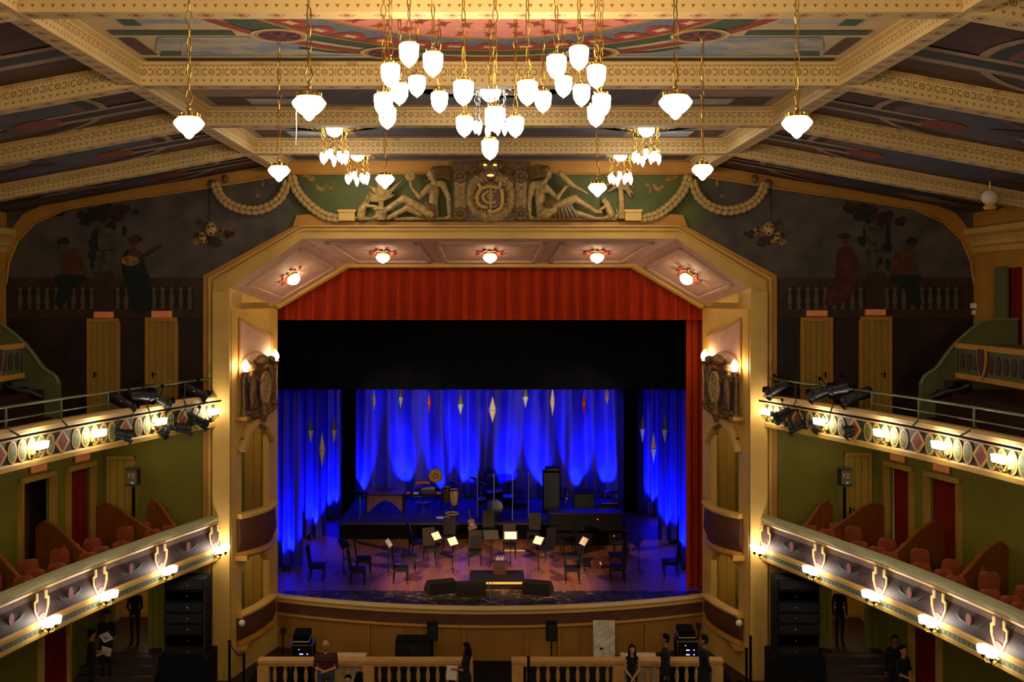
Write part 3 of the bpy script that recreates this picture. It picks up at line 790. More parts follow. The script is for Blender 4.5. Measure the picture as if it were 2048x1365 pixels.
    for (cx, cy, r) in ((421, 458, 11), (404, 475, 8)):
        c = wp(mx(cx), cy, .05); q.ball(c, (r / 72, .10, r * 1.35 / 72), 12, 7)
    q.build('theatre_mask', 'stonefig', WALLUP, smooth=True)
    for (cx, cy) in ((417, 454), (426, 452), (422, 467), (401, 472), (407, 472), (404, 481)):
        MB().ball(wp(mx(cx), cy, .14), (.035, .03, .03), 8, 5).build('mask_hollow', 'pm_stone2', WALLUP)
    q = MB(); q.bar(wp(mx(418), 372, .03), wp(mx(418), 440, .03), .012, 6); q.build('mask_cord', 'pm_stone2', WALLUP)
    # fluttering ribbon beside the inner swag
    for pts in ([(600, 352), (610, 345), (625, 350), (632, 360), (620, 362)], [(628, 365), (636, 380), (648, 382), (656, 370), (653, 366), (645, 374), (638, 372)], [(660, 372), (668, 366), (668, 374), (660, 384), (666, 390), (658, 386)]):
        flat(mr(pts), 'painted_ribbon', 'pm_gold', WALLUP, .02)
    for pts in ([(523, 372), (526, 352), (536, 345), (530, 356), (528, 372)], [(512, 388), (520, 392), (516, 396)]):
        flat(mr(pts), 'painted_ribbon', 'pm_gold', WALLUP, .02)
    # garlands
    for gi, pth in enumerate(([(430, 366), (440, 390), (458, 408), (485, 419), (515, 421), (545, 410), (565, 390), (576, 362)], [(583, 352), (592, 378), (608, 400), (630, 420), (652, 433), (680, 438)])):
        pp = [wp(mx(a), b, .10) for a, b in pth]; cu = spl(pp, 5, False)
        g = thing('garland', 'bronzed plaster leaf garland ' + ('swagging under' if gi == 0 else 'running down from') + ' the ' + ('upper left' if s < 0 else 'upper right') + (' edge of the mural' if gi == 0 else ' beam end to the arch'), 'garland', cu[len(cu) // 2])
        MB().tube(cu, [.06 + .05 * math.sin(PI * (i + 3) / (len(cu) + 6)) for i in range(len(cu))], 8).build('rope', 'stonedark', g, smooth=True)
        lf = None
        for i in range(1, len(cu) - 1, 1):
            t = (cu[i + 1] - cu[i - 1]).normalized(); ang = math.atan2(t.z, t.x)
            for k, da in enumerate((-.35, .35)):
                if lf is None:
                    lf = MB().ball((0, 0, 0), (.13, .06, .06), 8, 5).build('leaf', 'stonefig', g, smooth=True, world=False); l = lf
                else: l = datacopy(lf, g)
                l.location = cu[i] - Vector(g.location) + Vector((-math.sin(ang), 0, math.cos(ang))) * (.055 if k else -.055) + Vector((0, -.06, 0)); l.rotation_euler = (0, -ang - da * 1.5, 0); l.scale = ((.75, 1, 1.0), (.95, 1.2, 1.3))[i % 2]
        if gi == 0:
            q = MB(); q.ball(wp(mx(424), 368, .12), (.14, .10, .13)); q.ball(wp(mx(450), 358, .12), (.10, .08, .12)); q.build('knot', 'stonedark', g, smooth=True)

# doors of the gallery
def gallery_door(x0, x1, yt, zb, sign, s, lab, signy=None):
    a = wp(x0, yt); b = wp(x1, yt); ww = b.x - a.x; cx = (a.x + b.x) / 2
    d = thing('gallery_door', lab, 'door', (cx, P, zb))
    H = a.z - zb
    q = MB(); q.bb(a.x, a.x + .1, P - .10, P, zb, a.z); q.bb(b.x - .1, b.x, P - .10, P, zb, a.z); q.bb(a.x, b.x, P - .11, P, a.z - .11, a.z); q.build('frame', 'gold', d)
    pl = None
    for k in range(4):
        w4 = (ww - .2) / 4; x = a.x + .1 + w4 * k
        MB().bb(x + .006, x + w4 - .006, P - .05, P - .015, zb, a.z - .1).build('plank', 'door', d)
    hx = a.x + .2 if s < 0 else b.x - .2
    q = MB(); q.bb(hx - .02, hx + .02, P - .07, P - .05, zb + 1.0, zb + 1.16); q.bar((hx, P - .09, zb + 1.10), (hx + .12 * (1 if s < 0 else -1), P - .09, zb + 1.10), .012, 6); q.bar((hx, P - .05, zb + 1.10), (hx, P - .1, zb + 1.1), .012, 6); q.build('handle', 'blackmetal', d)
    return d
def door_sign(c, U, wd, h, txt, lab, V=(0, 0, 1)):
    U = Vector(U).normalized(); N = U.cross(Vector(V))
    g = thing('door_sign', lab, 'sign', c)
    O = Vector(c)
    MB().prism([(-wd / 2, -h / 2), (wd / 2, -h / 2), (wd / 2, h / 2), (-wd / 2, h / 2)], O, U, V, N, .03).build('plate', 'orange_sign', g)
    text_mesh(txt, h * .55, parent=g, O=O + N * .032, U=U, V=V)
    q = MB()
    for sg in (-1, 1): q.prism([(sg * wd * .40 - .02, -h * .3), (sg * wd * .40 + .02, -h * .3), (sg * wd * .40 + .02, h * .3), (sg * wd * .40 - .02, h * .3)], O + N * .03, U, V, N, .006)
    q.build('sign_mark', 'signtext', g)
    return g
ZG = 7.3
gallery_door(176, 241, 637, ZG, '', -1, 'ochre plank door of the gallery under the painted urn by the lute player')
gallery_door(292, 357, 635, ZG, '', -1, 'ochre plank door of the gallery between lute player mural and arch')
gallery_door(1600, 1664, 635, ZG, '', 1, 'ochre plank door of the gallery nearest the red-robed painted woman')
gallery_door(1717, 1782, 633, ZG, '', 1, 'ochre plank door of the gallery under the urn by the red-robed woman')
for x0, x1, y0, y1, tx, lb in ((189, 228, 624, 636, 'Camarotes', 'small orange sign over the gallery door below the painted urn of the lute player'), (304, 345, 622, 635, 'Balcão Nobre', 'small orange sign over the gallery door next to the arch on the lute side'),
                       (1612, 1654, 621, 633, 'Balcão Nobre', 'small orange sign over the gallery door next to the arch on the red-robe side'), (1729, 1770, 619, 631, 'Camarotes', 'small orange sign over the gallery door below the urn of the red-robed woman')):
    a, b = wp(x0, y0), wp(x1, y1)
    door_sign(((a.x + b.x) / 2, P - .03, (a.z + b.z) / 2), (1, 0, 0), b.x - a.x, a.z - b.z, tx, lb)

# reclining plaster figures and the cartouche on the arch
def rp(px, py, o=.25): return at(px, py, P - o)
def fig(name, label, cat, caps, m='stonefig', voxel=.022, balls=()):
    k = P / F
    cs = []
    for c in caps:
        (ax, ay), (bx, by), ra, rb = c[:4]; o = c[4] if len(c) > 4 else .22
        cs.append((rp(ax, ay, o), rp(bx, by, o), ra * k, rb * k))
    bs = [(rp(b[0], b[1], b[4] if len(b) > 4 else .22), (b[2] * k, b[2] * k, b[3] * k)) for b in balls]
    o = fuse(name, cs, bs, voxel, 1, None, m)
    return tag(o, label, cat)
W1 = fig('plaster_woman', 'gilded plaster woman reclining on the arch and raising a hand mirror', 'sculpture', [
    ((863, 347), (864, 353), 9, 8), ((866, 358), (869, 366), 4.5, 5), ((869, 368), (868, 384), 9, 12), ((868, 384), (866, 408), 12, 10), ((866, 408), (864, 428), 10, 14),
    ((882, 368), (868, 372), 8, 8), ((886, 370), (897, 395), 7, 5.5, .30), ((897, 395), (899, 432), 5.5, 4, .30), ((899, 434), (890, 437), 3.5, 3, .30),
    ((858, 374), (839, 395), 6.5, 5, .38), ((839, 395), (823, 375), 5, 3.8, .42), ((823, 375), (821, 366), 3.5, 4.5, .42),
    ((860, 428), (808, 397), 11, 8, .36), ((808, 397), (752, 433), 7.5, 4.5, .34), ((752, 433), (744, 437), 4, 3, .34),
    ((860, 432), (815, 416), 11, 8, .24), ((815, 416), (777, 436), 7, 5, .24), ((777, 437), (768, 437), 4, 3), ((856, 350), (854, 353), 2.6, 1.6), ((859, 357), (858, 358), 3.2, 3), ((905, 437), (790, 438), 4, 4, .15)],
    balls=((866, 384, 5, 5, .36), (858, 383, 5, 5, .36)))
q = MB()
for k in range(7):                 # hair falling back in rolls
    a = -.9 + k * .28
    q.tube([rp(866 + 3 * math.cos(a), 340 + 4 * k * .5, .25), rp(885 + 4 * math.cos(a), 336 + k * 2.6, .25), rp(903, 338 + k * 3.6, .2)], [.10, .09, .05], 6)
q.ball(rp(869, 342, .25), (.14, .14, .13)); o = q.build('hair', 'stonedark', W1, smooth=True)
q = MB(); q.lathe([(0.0, -.02), (.13, -.02), (.15, 0), (.13, .02), (0, .02)], rp(821, 352, .42), 16, axis=(.2, -1, 0)); q.bar(rp(821, 362, .42), rp(821, 372, .42), .02); q.build('hand_mirror', 'stonefig', W1, smooth=True)
q = MB()
for k in range(6): q.tube([rp(852 + k * 3, 405 + k, .36), rp(848 + k * 4, 420, .42), rp(846 + k * 5, 437, .38)], [.05, .08, .05], 6)
q.build('drapery', 'stonedark', W1, smooth=True)
W2 = fig('plaster_woman', 'gilded plaster woman reclining on the arch with a parrot on her hand', 'sculpture', [
    ((1096, 344), (1096, 351), 9, 8), ((1094, 356), (1089, 366), 4.5, 5), ((1085, 370), (1079, 386), 10, 12), ((1079, 386), (1080, 408), 12, 10), ((1080, 408), (1086, 428), 10, 14),
    ((1069, 369), (1088, 371), 8, 7), ((1064, 371), (1059, 398), 6.5, 5, .25), ((1059, 398), (1059, 430), 5, 4, .25), ((1059, 433), (1068, 437), 3.5, 3),
    ((1092, 374), (1114, 397), 6, 5, .36), ((1114, 397), (1130, 376), 5, 3.6, .42), ((1130, 375), (1137, 372), 3.5, 3.5, .42),
    ((1090, 428), (1148, 397), 12, 8.5, .36), ((1148, 397), (1192, 424), 8, 4.5, .34), ((1192, 424), (1203, 425), 4, 3, .34),
    ((1090, 430), (1140, 422), 11, 8, .24), ((1140, 422), (1186, 436), 7, 5, .24), ((1188, 437), (1200, 437), 4, 3), ((1102, 348), (1104, 351), 2.6, 1.6), ((1099, 356), (1100, 357), 3.2, 3), ((1060, 438), (1232, 438), 4, 4, .15)],
    balls=((1083, 384, 5, 5, .36), (1091, 383, 5, 5, .36)))
q = MB()
for k in range(7):
    a = -.9 + k * .28
    q.tube([rp(1092, 338 + 2 * k, .25), rp(1074, 335 + k * 2.6, .25), rp(1055, 338 + k * 3.4, .2)], [.10, .09, .05], 6)
q.ball(rp(1091, 340, .25), (.14, .14, .13)); q.build('hair', 'stonedark', W2, smooth=True)
q = MB()
for k in range(8): q.tube([rp(1090 + k * 4, 404 - k, .36), rp(1098 + k * 6, 418 - k, .44), rp(1092 + k * 9, 437, .38)], [.05, .07, .05], 6)
q.build('drapery', 'stonedark', W2, smooth=True)
fig('plaster_parrot', 'gilded plaster parrot perched on the reclining woman\'s hand', 'sculpture', [((1121, 347), (1124, 352), 5.5, 5, .42), ((1125, 352), (1143, 370), 6.5, 6, .42), ((1143, 370), (1176, 388), 5, 2, .42), ((1117, 348), (1115, 352), 2.5, 1.5, .42)], voxel=.018)
fig('plaster_dog', 'gilded plaster dog begging beside the potted palm', 'sculpture', [((739, 397), (748, 400), 6, 3.5), ((735, 402), (724, 420), 6, 9), ((724, 420), (722, 434), 9, 9), ((732, 412), (750, 413), 4, 3, .3), ((750, 413), (757, 415), 3, 2.5, .3), ((725, 437), (742, 438), 5, 3), ((736, 393), (733, 402), 3, 3, .3), ((712, 436), (718, 438), 3, 4)], voxel=.02)
fig('plaster_monkey', 'gilded plaster monkey crouching at the reclining woman\'s feet', 'sculpture', [((1209, 400), (1207, 403), 6, 5), ((1213, 408), (1222, 428), 7, 9), ((1212, 412), (1199, 421), 3.5, 3, .3), ((1222, 432), (1208, 437), 6, 3), ((1232, 436), (1236, 428), 2.5, 2), ((1236, 428), (1233, 418), 2, 1.5)], voxel=.018)
def palm(name, lab, base, top, fr, pot=False):
    g = thing(name, lab, 'sculpture', rp(*base))
    b, t = rp(*base), rp(*top)
    MB().tube([b, b.lerp(t, .5) + Vector((.02, 0, 0)), t], [.10, .08, .07], 8).build('trunk', 'stonefig', g, smooth=True)
    for (x, y, x2, y2) in fr:
        MB().tube([t, rp(x, y, .28), rp(x2, y2, .25)], [.05, .075, .015], 6).build('frond', 'stonefig', g, smooth=True)
    if pot:
        MB().lathe([(.13, -.2), (.2, .08), (.23, .08), (.23, .14), (.1, .14)], b, 14).build('pot', 'stonefig', g)
palm('plaster_palm', 'gilded plaster palm tree rising behind the monkey', (1243, 438), (1241, 376), [(1225, 365, 1208, 372), (1228, 356, 1212, 352), (1240, 350, 1236, 340), (1255, 358, 1268, 378), (1252, 368, 1266, 388), (1255, 378, 1262, 396), (1232, 372, 1216, 384)])
palm('plaster_potted_palm', 'gilded plaster palm in a pot between the dog and the woman', (762, 426), (762, 402), [(748, 395, 738, 384), (750, 380, 737, 372), (760, 375, 755, 360), (772, 376, 782, 362), (778, 386, 802, 362), (780, 392, 790, 390), (745, 400, 742, 388), (768, 370, 775, 356)], True)
CT = thing('cartouche', 'gilded plaster cartouche with monogram and glowing-eyed mask over the arch', 'cartouche', rp(981, 442, .1))
a, b = wp(905, 322), wp(1060, 443)
MB().bb(a.x, b.x, P - .12, P, b.z, a.z).build('back_panel', 'stonedark', CT)
for cx in (920, 1042):
    c = rp(cx, 392, .2); k = P / F
    MB().bb(c.x - 11 * k, c.x + 11 * k, P - .24, P - .1, c.z - 26 * k, c.z + 30 * k).build('pilaster', 'stonefig', CT)
    for yy in (352, 428):
        g = rp(cx, yy, .26); q = MB()
        for i in range(8): q.ball(g + Vector((.13 * math.cos(i * PI / 4), 0, .13 * math.sin(i * PI / 4))), (.085, .06, .085), 8, 5)
        q.ball(g + Vector((0, -.05, 0)), (.07, .06, .07), 8, 5); q.build('rosette', 'stonedark', CT, smooth=True)
    for k2 in range(4):
        g = rp(cx, 375 + k2 * 12, .26); q = MB()
        for sg in (-1, 1): q.tube([g + Vector((0, 0, -.08)), g + Vector((sg * .08, -.02, 0)), g + Vector((sg * .11, 0, .09))], [.02, .03, .01], 6)
        q.build('leaf', 'stonefig', CT, smooth=True)
for i in range(22):                # acanthus leaves round the monogram
    t = 2 * PI * i / 22 + .1; g = rp(981 + 41 * math.cos(t), 393 - 42 * math.sin(t), .2)
    if g.z < wp(0, 441).z: continue
    q = MB(); d = Vector((math.cos(t), 0, math.sin(t))); n_ = Vector((-d.z, 0, d.x))
    for k3 in (-1, 0, 1): q.tube([g - d * .12, g + n_ * .05 * k3 + Vector((0, -.05, 0)), g + d * .14 + n_ * .08 * k3], [.05, .06, .02], 6)
    q.build('leaf', 'stonefig', CT, smooth=True)
M['monog'] = mat('gilded_letters', '#c8a05a', .4, var=.1)
def strip(pts, r, name='monogram', m='monog', o=.30):
    MB().tube(spl([rp(x, y, o) for x, y in pts], 4, False), r, 8).build(name, m, CT, smooth=True)
MB().lathe([(0, 0), (.36, 0), (.38, -.05), (.36, -.1)], rp(981, 392, .12), 28, axis=(0, 1, 0)).build('disc', 'stonedark', CT, smooth=True)
strip([(957, 367), (963, 376), (980, 373), (997, 376), (1001, 366)], .045)
strip([(963, 376), (954, 393), (958, 410), (975, 416)], .05)
strip([(1003, 378), (1005, 398), (1001, 416), (985, 424), (975, 422)], .05)
strip([(977, 382), (965, 393), (975, 406), (992, 404)], .035)
strip([(981, 378), (981, 422)], .03)
strip([(985, 384), (993, 384)], .02); strip([(986, 415), (994, 413)], .02)
MB().tube([rp(981 + 5 * math.cos(t * PI / 6), 393 + 5 * math.sin(t * PI / 6), .32) for t in range(12)], .02, 6, close=True).build('monogram', 'monog', CT, smooth=True)
cs = [(rp(981, 332, .2), rp(981, 346, .22), .30, .22), (rp(965, 326, .2), rp(960, 336, .2), .10, .06), (rp(997, 326, .2), rp(1002, 336, .2), .10, .06), (rp(981, 334, .42), rp(981, 343, .46), .04, .06)]
mk = fuse('mask', cs, [], .02, 1, CT, 'stonedark')
MB().ball(rp(970, 330, .46), (.055, .03, .028), 10, 6).build('glowing_eye', mat('eye_glow', '#c0a020', .5, var=0, emit=(1, .75, .1), es=1.3), CT, smooth=True)
MB().ball(rp(990, 330, .46), (.055, .03, .028), 10, 6).build('glowing_eye', bpy.data.materials['eye_glow'], CT, smooth=True)
MB().ball(rp(981, 351, .46), (.10, .03, .035), 10, 6).build('glowing_mouth', mat('mouth_glow', '#c04020', .5, var=0, emit=(1, .35, .12), es=2.2), CT, smooth=True)
for sg in (-1, 1):
    q = MB()
    for k in range(5): q.tube([rp(981 + sg * 20, 340 + 3 * k, .2), rp(981 + sg * 34, 334 + 3 * k, .26), rp(981 + sg * 48, 344 + 2 * k, .2)], [.03, .045, .02], 6)
    q.build('wing', 'stonedark', CT, smooth=True)
for x0, x1 in ((680, 712), (1248, 1280)):
    a, b = wp(x0, 421), wp(x1, 443)
    MB().bb(a.x, b.x, P - .3, P, b.z, a.z - .05).bb(a.x - .03, b.x + .03, P - .33, P, a.z - .07, a.z).build('ledge_block', 'cream', FR)

# cherub groups and gables over the boxes
def cherub(s):
    g = thing('cherub_group', 'bronzed plaster cherubs holding a shield between torch lamps, ' + ('left' if s < 0 else 'right') + ' splay of the arch', 'sculpture', splaypt(s, .5, 7.1))
    nn = Vector((-s * .965, -.26, 0)); T = Vector((-s * .263, .965, 0))
    def q3(u, z, o): return splaypt(s, 0, 0) + T * (u * 2.7) + Vector((0, 0, z)) + nn * o
    cs = []
    for u, dz, f in ((.27, .05, 1), (.70, .22, -1)):
        h = 8.45 + dz; o = .26
        cs += [(q3(u, h, o), q3(u + .01 * f, h + .04, o + .02), .125, .12), (q3(u + .02 * f, h - .01, o + .12), q3(u + .02 * f, h - .02, o + .13), .03, .025),
               (q3(u, h - .22, o - .02), q3(u, h - .42, o), .105, .115), (q3(u, h - .42, o), q3(u, h - .58, o), .115, .125), (q3(u - .03, h - .2, o - .02), q3(u + .03, h - .2, o - .02), .09, .09),
               (q3(u - .025, h - .68, o), q3(u - .04, h - .95, o + .05), .085, .06), (q3(u - .04, h - .95, o + .05), q3(u - .035, h - 1.22, o - .03), .055, .035), (q3(u - .035, h - 1.24, o - .03), q3(u - .035, h - 1.25, o + .06), .035, .03),
               (q3(u + .025, h - .68, o), q3(u + .05, h - .95, o + .02), .085, .06), (q3(u + .05, h - .95, o + .02), q3(u + .045, h - 1.22, o - .05), .055, .035), (q3(u + .045, h - 1.24, o - .03), q3(u + .045, h - 1.25, o + .06), .035, .03),
               (q3(u + .04 * f, h - .18, o), q3(u + .09 * f, h - .38, o + .1), .05, .04), (q3(u + .09 * f, h - .38, o + .1), q3(u + .15 * f, h - .30, o + .14), .038, .032),
               (q3(u - .04 * f, h - .18, o - .02), q3(u - .08 * f, h - .32, o), .05, .04), (q3(u - .08 * f, h - .32, o), q3(u - .11 * f, h - .10, o), .038, .03)]
    fuse('cherub', cs, [], .02, 1, g, 'stonedark')
    for u, dz, f in ((.27, .05, 1), (.70, .22, -1)):
        h = 8.45 + dz; q = MB(); q.ball(q3(u - .005 * f, h + .07, .24), (.13, .13, .09), 10, 6)
        for k in range(4): q.tube([q3(u - .03 * f, h - .25, .14), q3(u - (.07 + .015 * k) * f, h - .02 - .08 * k, .12), q3(u - (.10 + .02 * k) * f, h + .12 - .12 * k, .1)], [.03, .05, .015], 6)
        q.build('wing', 'stonedark', g, smooth=True)
    for u, z0, z1 in ((.15, 7.1, 8.32), (.85, 7.3, 8.52)):
        q = MB(); q.lathe([(.04, 0), (.10, .04), (.11, .12), (.06, .2), (.05, .5), (.07, .6), (.05, .66), (.045, z1 - z0 - .25), (.08, z1 - z0 - .1), (.05, z1 - z0)], q3(u, z0, .16), 12); q.build('torch_shaft', 'stonedark', g, smooth=True)
    q = MB()
    for k in range(9):
        t = k / 8; q.ball(q3(lerp(.2, .8, t), 7.28 - .14 * math.sin(PI * t), .2), (.10, .10, .08), 8, 5)
    q.tube([q3(.48, 7.5, .3), q3(.47, 7.2, .34), q3(.52, 6.95, .28)], [.10, .12, .05], 8); q.tube([q3(.3, 7.6, .2), q3(.36, 7.4, .26), q3(.44, 7.3, .26)], [.05, .07, .04], 6); q.tube([q3(.68, 7.65, .2), q3(.62, 7.45, .26), q3(.54, 7.3, .26)], [.05, .07, .04], 6)
    q.build('scroll_base', 'stonedark', g, smooth=True)
    MB().prism([(.20 * 2.7, 7.2), (.80 * 2.7, 7.35), (.80 * 2.7, 8.3), (.5 * 2.7, 8.75), (.20 * 2.7, 8.15)], splaypt(s, 0, 0), T, (0, 0, 1), nn, .05).build('backing', 'stonedark', g)
    q = MB(); n = 14
    c = q3(.48, 7.95, .42)
    q.add([c] + [c + T * (.26 * math.cos(2 * PI * k / n)) + Vector((0, 0, .42 * math.sin(2 * PI * k / n))) - nn * .06 for k in range(n)], [(0, 1 + k, 1 + (k + 1) % n) for k in range(n)])
    q.tube([c + T * (.27 * math.cos(2 * PI * k / n)) + Vector((0, 0, .43 * math.sin(2 * PI * k / n))) - nn * .05 for k in range(n)], .05, 6, close=True)
    q.build('shield', 'stonefig', g, smooth=True)
    q = MB(); q.ball(q3(.5, 8.72, .25), (.2, .2, .17), 10, 7); q.build('crest', 'stonedark', g, smooth=True)
    arc = [q3(.48 + .36 * math.cos(t), 8.35 + .62 * math.sin(t), .05) for t in [PI * k / 12 for k in range(13)]]
    MB().tube(arc, .02, 6).build('arch_moulding', 'gold', g)
    for u, z in ((.16, 8.42), (.84, 8.62)):
        MB().lathe([(.05, -.12), (.07, -.05), (.11, 0), (.12, .03), (.08, .04)], q3(u, z, .2), 12).build('torch_cup', 'stonedark', g, smooth=True)
        b = MB().lathe([(.05, 0), (.105, .08), (.115, .14), (.09, .22), (.04, .30), (.005, .34)], q3(u, z + .03, .2), 12).build('torch_bulb', 'bulb_on', g, smooth=True)
    # gable
    ga = thing('box_gable', 'broken gable moulding over the upper stage box, ' + ('left' if s < 0 else 'right') + ' splay', 'moulding', splaypt(s, .5, 6.8))
    for pts in (((.12, 6.3), (.30, 6.95), (.5, 7.1), (.5, 6.92), (.33, 6.75), (.16, 6.2)), ((.5, 7.1), (.72, 6.95), (.90, 6.3), (.84, 6.25), (.68, 6.75), (.5, 6.92))):
        q = MB(); vs = [q3(u, z, 0.01) for u, z in pts]; v2 = [v + nn * .2 for v in vs]; n = len(vs)
        q.add(vs + v2, [tuple(range(n)), tuple(range(n, 2 * n))] + [(i, (i + 1) % n, n + (i + 1) % n, n + i) for i in range(n)]); q.build('cornice', 'cream', ga)
    for k in range(11):
        t = k / 10; u = lerp(.2, .82, t); z = 6.55 + .30 * (1 - abs(t - .5) * 2) ** .8
        MB().ball(q3(u, z, .06), (.06, .06, .05), 8, 5).build('bead', 'stonedark', ga)
    MB().ball(q3(.3, 6.25, .0) - nn * .5, (.13, .13, .12), 10, 7).build('box_lamp_globe', 'glass_off', ga, smooth=True)
for s in (-1, 1): cherub(s)

# bowed fronts of the boxes
for s, side in ((-1, 'left'), (1, 'right')):
    for lo, hi, lv in ((3.25, 4.5, 'upper'), (.78, 1.72, 'lower')):
        g = thing('stage_box', 'bowed balcony front of the ' + lv + ' stage box, ' + side + ' splay', 'theatre box', splaypt(s, .5, lo))
        pth = []
        bow = .28 if lv == 'upper' else .10
        nn = Vector((-s * .965, -.26, 0))
        for k in range(9):
            t = k / 8; p = splaypt(s, lerp(T0 - .1, T1 + .06, t), 0) + nn * (.05 + bow * math.sin(PI * t)); pth.append((p.x, p.y))
        f = s < 0

        MB().sweep([(-.08, lo + .15), (-.02, lo + .15), (.10, lo + .45), (.06, hi - .13), (-.08, hi - .13)], pth, flip=not f).build('front_panel', 'brown', g, smooth=True)
        MB().sweep([(-.12, hi - .14), (.10, hi - .14), (.16, hi - .08), (.16, hi - .03), (.10, hi), (-.12, hi)], pth, flip=not f).build('rail', 'cream', g)
        MB().sweep([(-.1, lo), (.0, lo - .03), (.08, lo + .05), (.02, lo + .17), (-.1, lo + .17)], pth, flip=not f).build('base_moulding', 'gold', g)

# lamps on the box fronts
for s in (-1, 1):
    c = at(538 if s < 0 else 1421, 1070, 32.0)
    g = thing('box_lamp', 'single pear bulb on a bracket on the upper stage box, ' + ('left' if s < 0 else 'right') + ' splay', 'lamp', c)
    MB().tube([c + Vector((s * .35, .15, -.12)), c + Vector((s * .2, .05, -.16)), c + Vector((0, 0, -.10)), c], .02, 6).build('bracket', 'brass', g)
    MB().lathe([(.05, 0), (.09, .08), (.10, .14), (.06, .22), (.01, .28)], c, 12).build('bulb', 'bulb_white', g, smooth=True)
    c = at(484 if s < 0 else 1478, 1247, P - .35)
    g = thing('globe_lamp', 'unlit white globe lamp low on the pier, ' + ('left' if s < 0 else 'right') + ' side of the arch', 'lamp', c)
    MB().ball(c, .095, 12, 8).build('globe', 'glass_off', g, smooth=True)
    MB().bar(c + Vector((s * .08, .05, 0)), c + Vector((s * .12, .35, 0)), .03, 8).lathe([(.06, 0), (.06, .03)], c + Vector((s * .12, .18, 0)), 10, axis=(0, 1, 0)).build('holder', 'brass', g)

# ------------------------------------------------------------------ hanging lamps
def chain_mb(q, top, bot, link=.13, r=.006):
    L = (Vector(top) - Vector(bot)).length; n = max(2, int(L / link)); l = L / n
    for k in range(n):
        z = bot[2] + l * (k + .5); a = PI / 2 * (k % 2) + .6; wx = .022 if k % 3 else .036
        pts = []
        for i in range(6):
            t = 2 * PI * i / 6; pts.append((bot[0] + wx * math.cos(t) * math.cos(a), bot[1] + wx * math.cos(t) * math.sin(a), z + l * .56 * math.sin(t)))
        q.tube(pts, r, 4, close=True)
WIDE = [(.30, .0), (.40, -.02), (.5, -.15), (.485, -.20), (.40, -.32), (.28, -.44), (.17, -.52), (.15, -.57), (.07, -.65), (.0, -.68)]
TUL = [(.38, .0), (.48, -.05), (.5, -.14), (.49, -.42), (.465, -.60), (.475, -.66), (.42, -.80), (.30, -1.0), (.12, -1.14), (.08, -1.16), (.0, -1.22)]
def pendant(c, wd, kind, name, lab, grp, ztop=None):
    ztop = ztop or cz(c.x, ZP)
    g = thing(name, lab, 'lamp', c, grp)
    pr = WIDE if kind == 'wide' else TUL
    MB().lathe([(r * wd, h * wd) for r, h in pr], c, 18, caps=False).build('glass_shade', 'glass_on', g, smooth=True)
    q = MB(); rr = .34 * wd
    q.lathe([(rr, 0), (rr * 1.08, .03 * wd), (rr, .08 * wd), (rr * .6, .16 * wd), (.012, .20 * wd)], c, 16)
    for k in range(12):
        a = 2 * PI * k / 12; q.box(c + Vector((rr * 1.02 * math.cos(a), rr * 1.02 * math.sin(a), .09 * wd)), (.16 * rr, .16 * rr, .12 * wd), rz=a)
    q.ball(c + Vector((0, 0, .30 * wd)), (.07 * wd, .07 * wd, .10 * wd), 8, 6); q.ball(c + Vector((0, 0, .46 * wd)), (.05 * wd, .05 * wd, .06 * wd), 8, 5)
    q.build('gallery_cap', 'brass', g, smooth=True)
    if kind != 'wide': MB().ball(c + Vector((0, 0, -1.23 * wd)), .05 * wd, 8, 5).build('finial', 'brass', g, smooth=True)
    q = MB(); chain_mb(q, (c.x, c.y, ztop), (c.x, c.y, c.z + .48 * wd)); q.build('chain', 'brass', g)
    return g
big = [(618, 196, 10.0, 68, 'wide lit pendant lamp at the ring\'s near left, cord dangling beside it'), (1351, 194, 10.0, 67, 'wide lit pendant lamp at the ring\'s near right, hanging high'),
       (378, 237, 11.2, 61, 'wide lit pendant lamp hanging farthest out on the left of the ring'), (1594, 236, 11.2, 61, 'wide lit pendant lamp hanging farthest out on the right of the ring'),
       (558, 334, 15.6, 44, 'smaller-looking wide pendant lamp before the left outer garland'), (1405, 332, 15.6, 43, 'smaller-looking wide pendant lamp before the right outer garland'),
       (770, 352, 16.6, 38, 'wide pendant lamp hanging over the plaster potted palm'), (1195, 369, 16.6, 37, 'wide pendant lamp hanging over the plaster monkey')]
for px, py, Y, wpx, lab in big:
    pendant(at(px, py, Y), wpx * Y / F, 'wide', 'pendant_lamp', lab, 'wide pendant lamps in the outer ring')
c = at(592, 225, 10.0)
tag(MB().tube([c + Vector((.12, 0, .09)), c + Vector((.02, 0, .04)), c, c + Vector((.004, 0, -.14)), c + Vector((-.002, 0, -.3))], .004, 5).build('thin_cord', 'paper'), 'thin white cord dangling from the near left wide pendant', 'cord')
front = [(781, 129, 38), (818, 87, 41), (866, 106, 42), (767, 188, 38), (927, 163, 42), (990, 216, 42), (1055, 163, 42), (1113, 112, 41), (1158, 94, 41), (1193, 132, 38), (1203, 190, 38)]
back = [(799, 168, 35), (834, 153, 35), (775, 216, 36), (879, 185, 35), (929, 234, 34), (980, 280, 34), (1031, 235, 34), (1086, 185, 34), (1127, 154, 35), (1163, 171, 36), (1192, 212, 36)]
for row, nm in ((front, 'front'), (back, 'back')):
    R_ = 1.28; cy = 12.95
    order = sorted(range(len(row)), key=lambda i: row[i][0])
    for i, (px, py, wpx) in enumerate(row):
        u = (px - 980) / F; sg = -1 if nm == 'front' else 1; y = cy
        for _ in range(12):
            x = u * y; y = cy + sg * math.sqrt(max(0, R_ * R_ - x * x))
        if nm == 'back': y = max(y, 13.5)
        else: y = min(y, 12.75)
        pos = order.index(i)
        pendant(at(px, py, y), .217, 'tulip', 'tulip_lamp', 'tulip-shaped lit glass lamp, ' + ORD[pos] + ' from the left in the ' + nm + ' half of the ring', 'tulip lamps of the central ring')

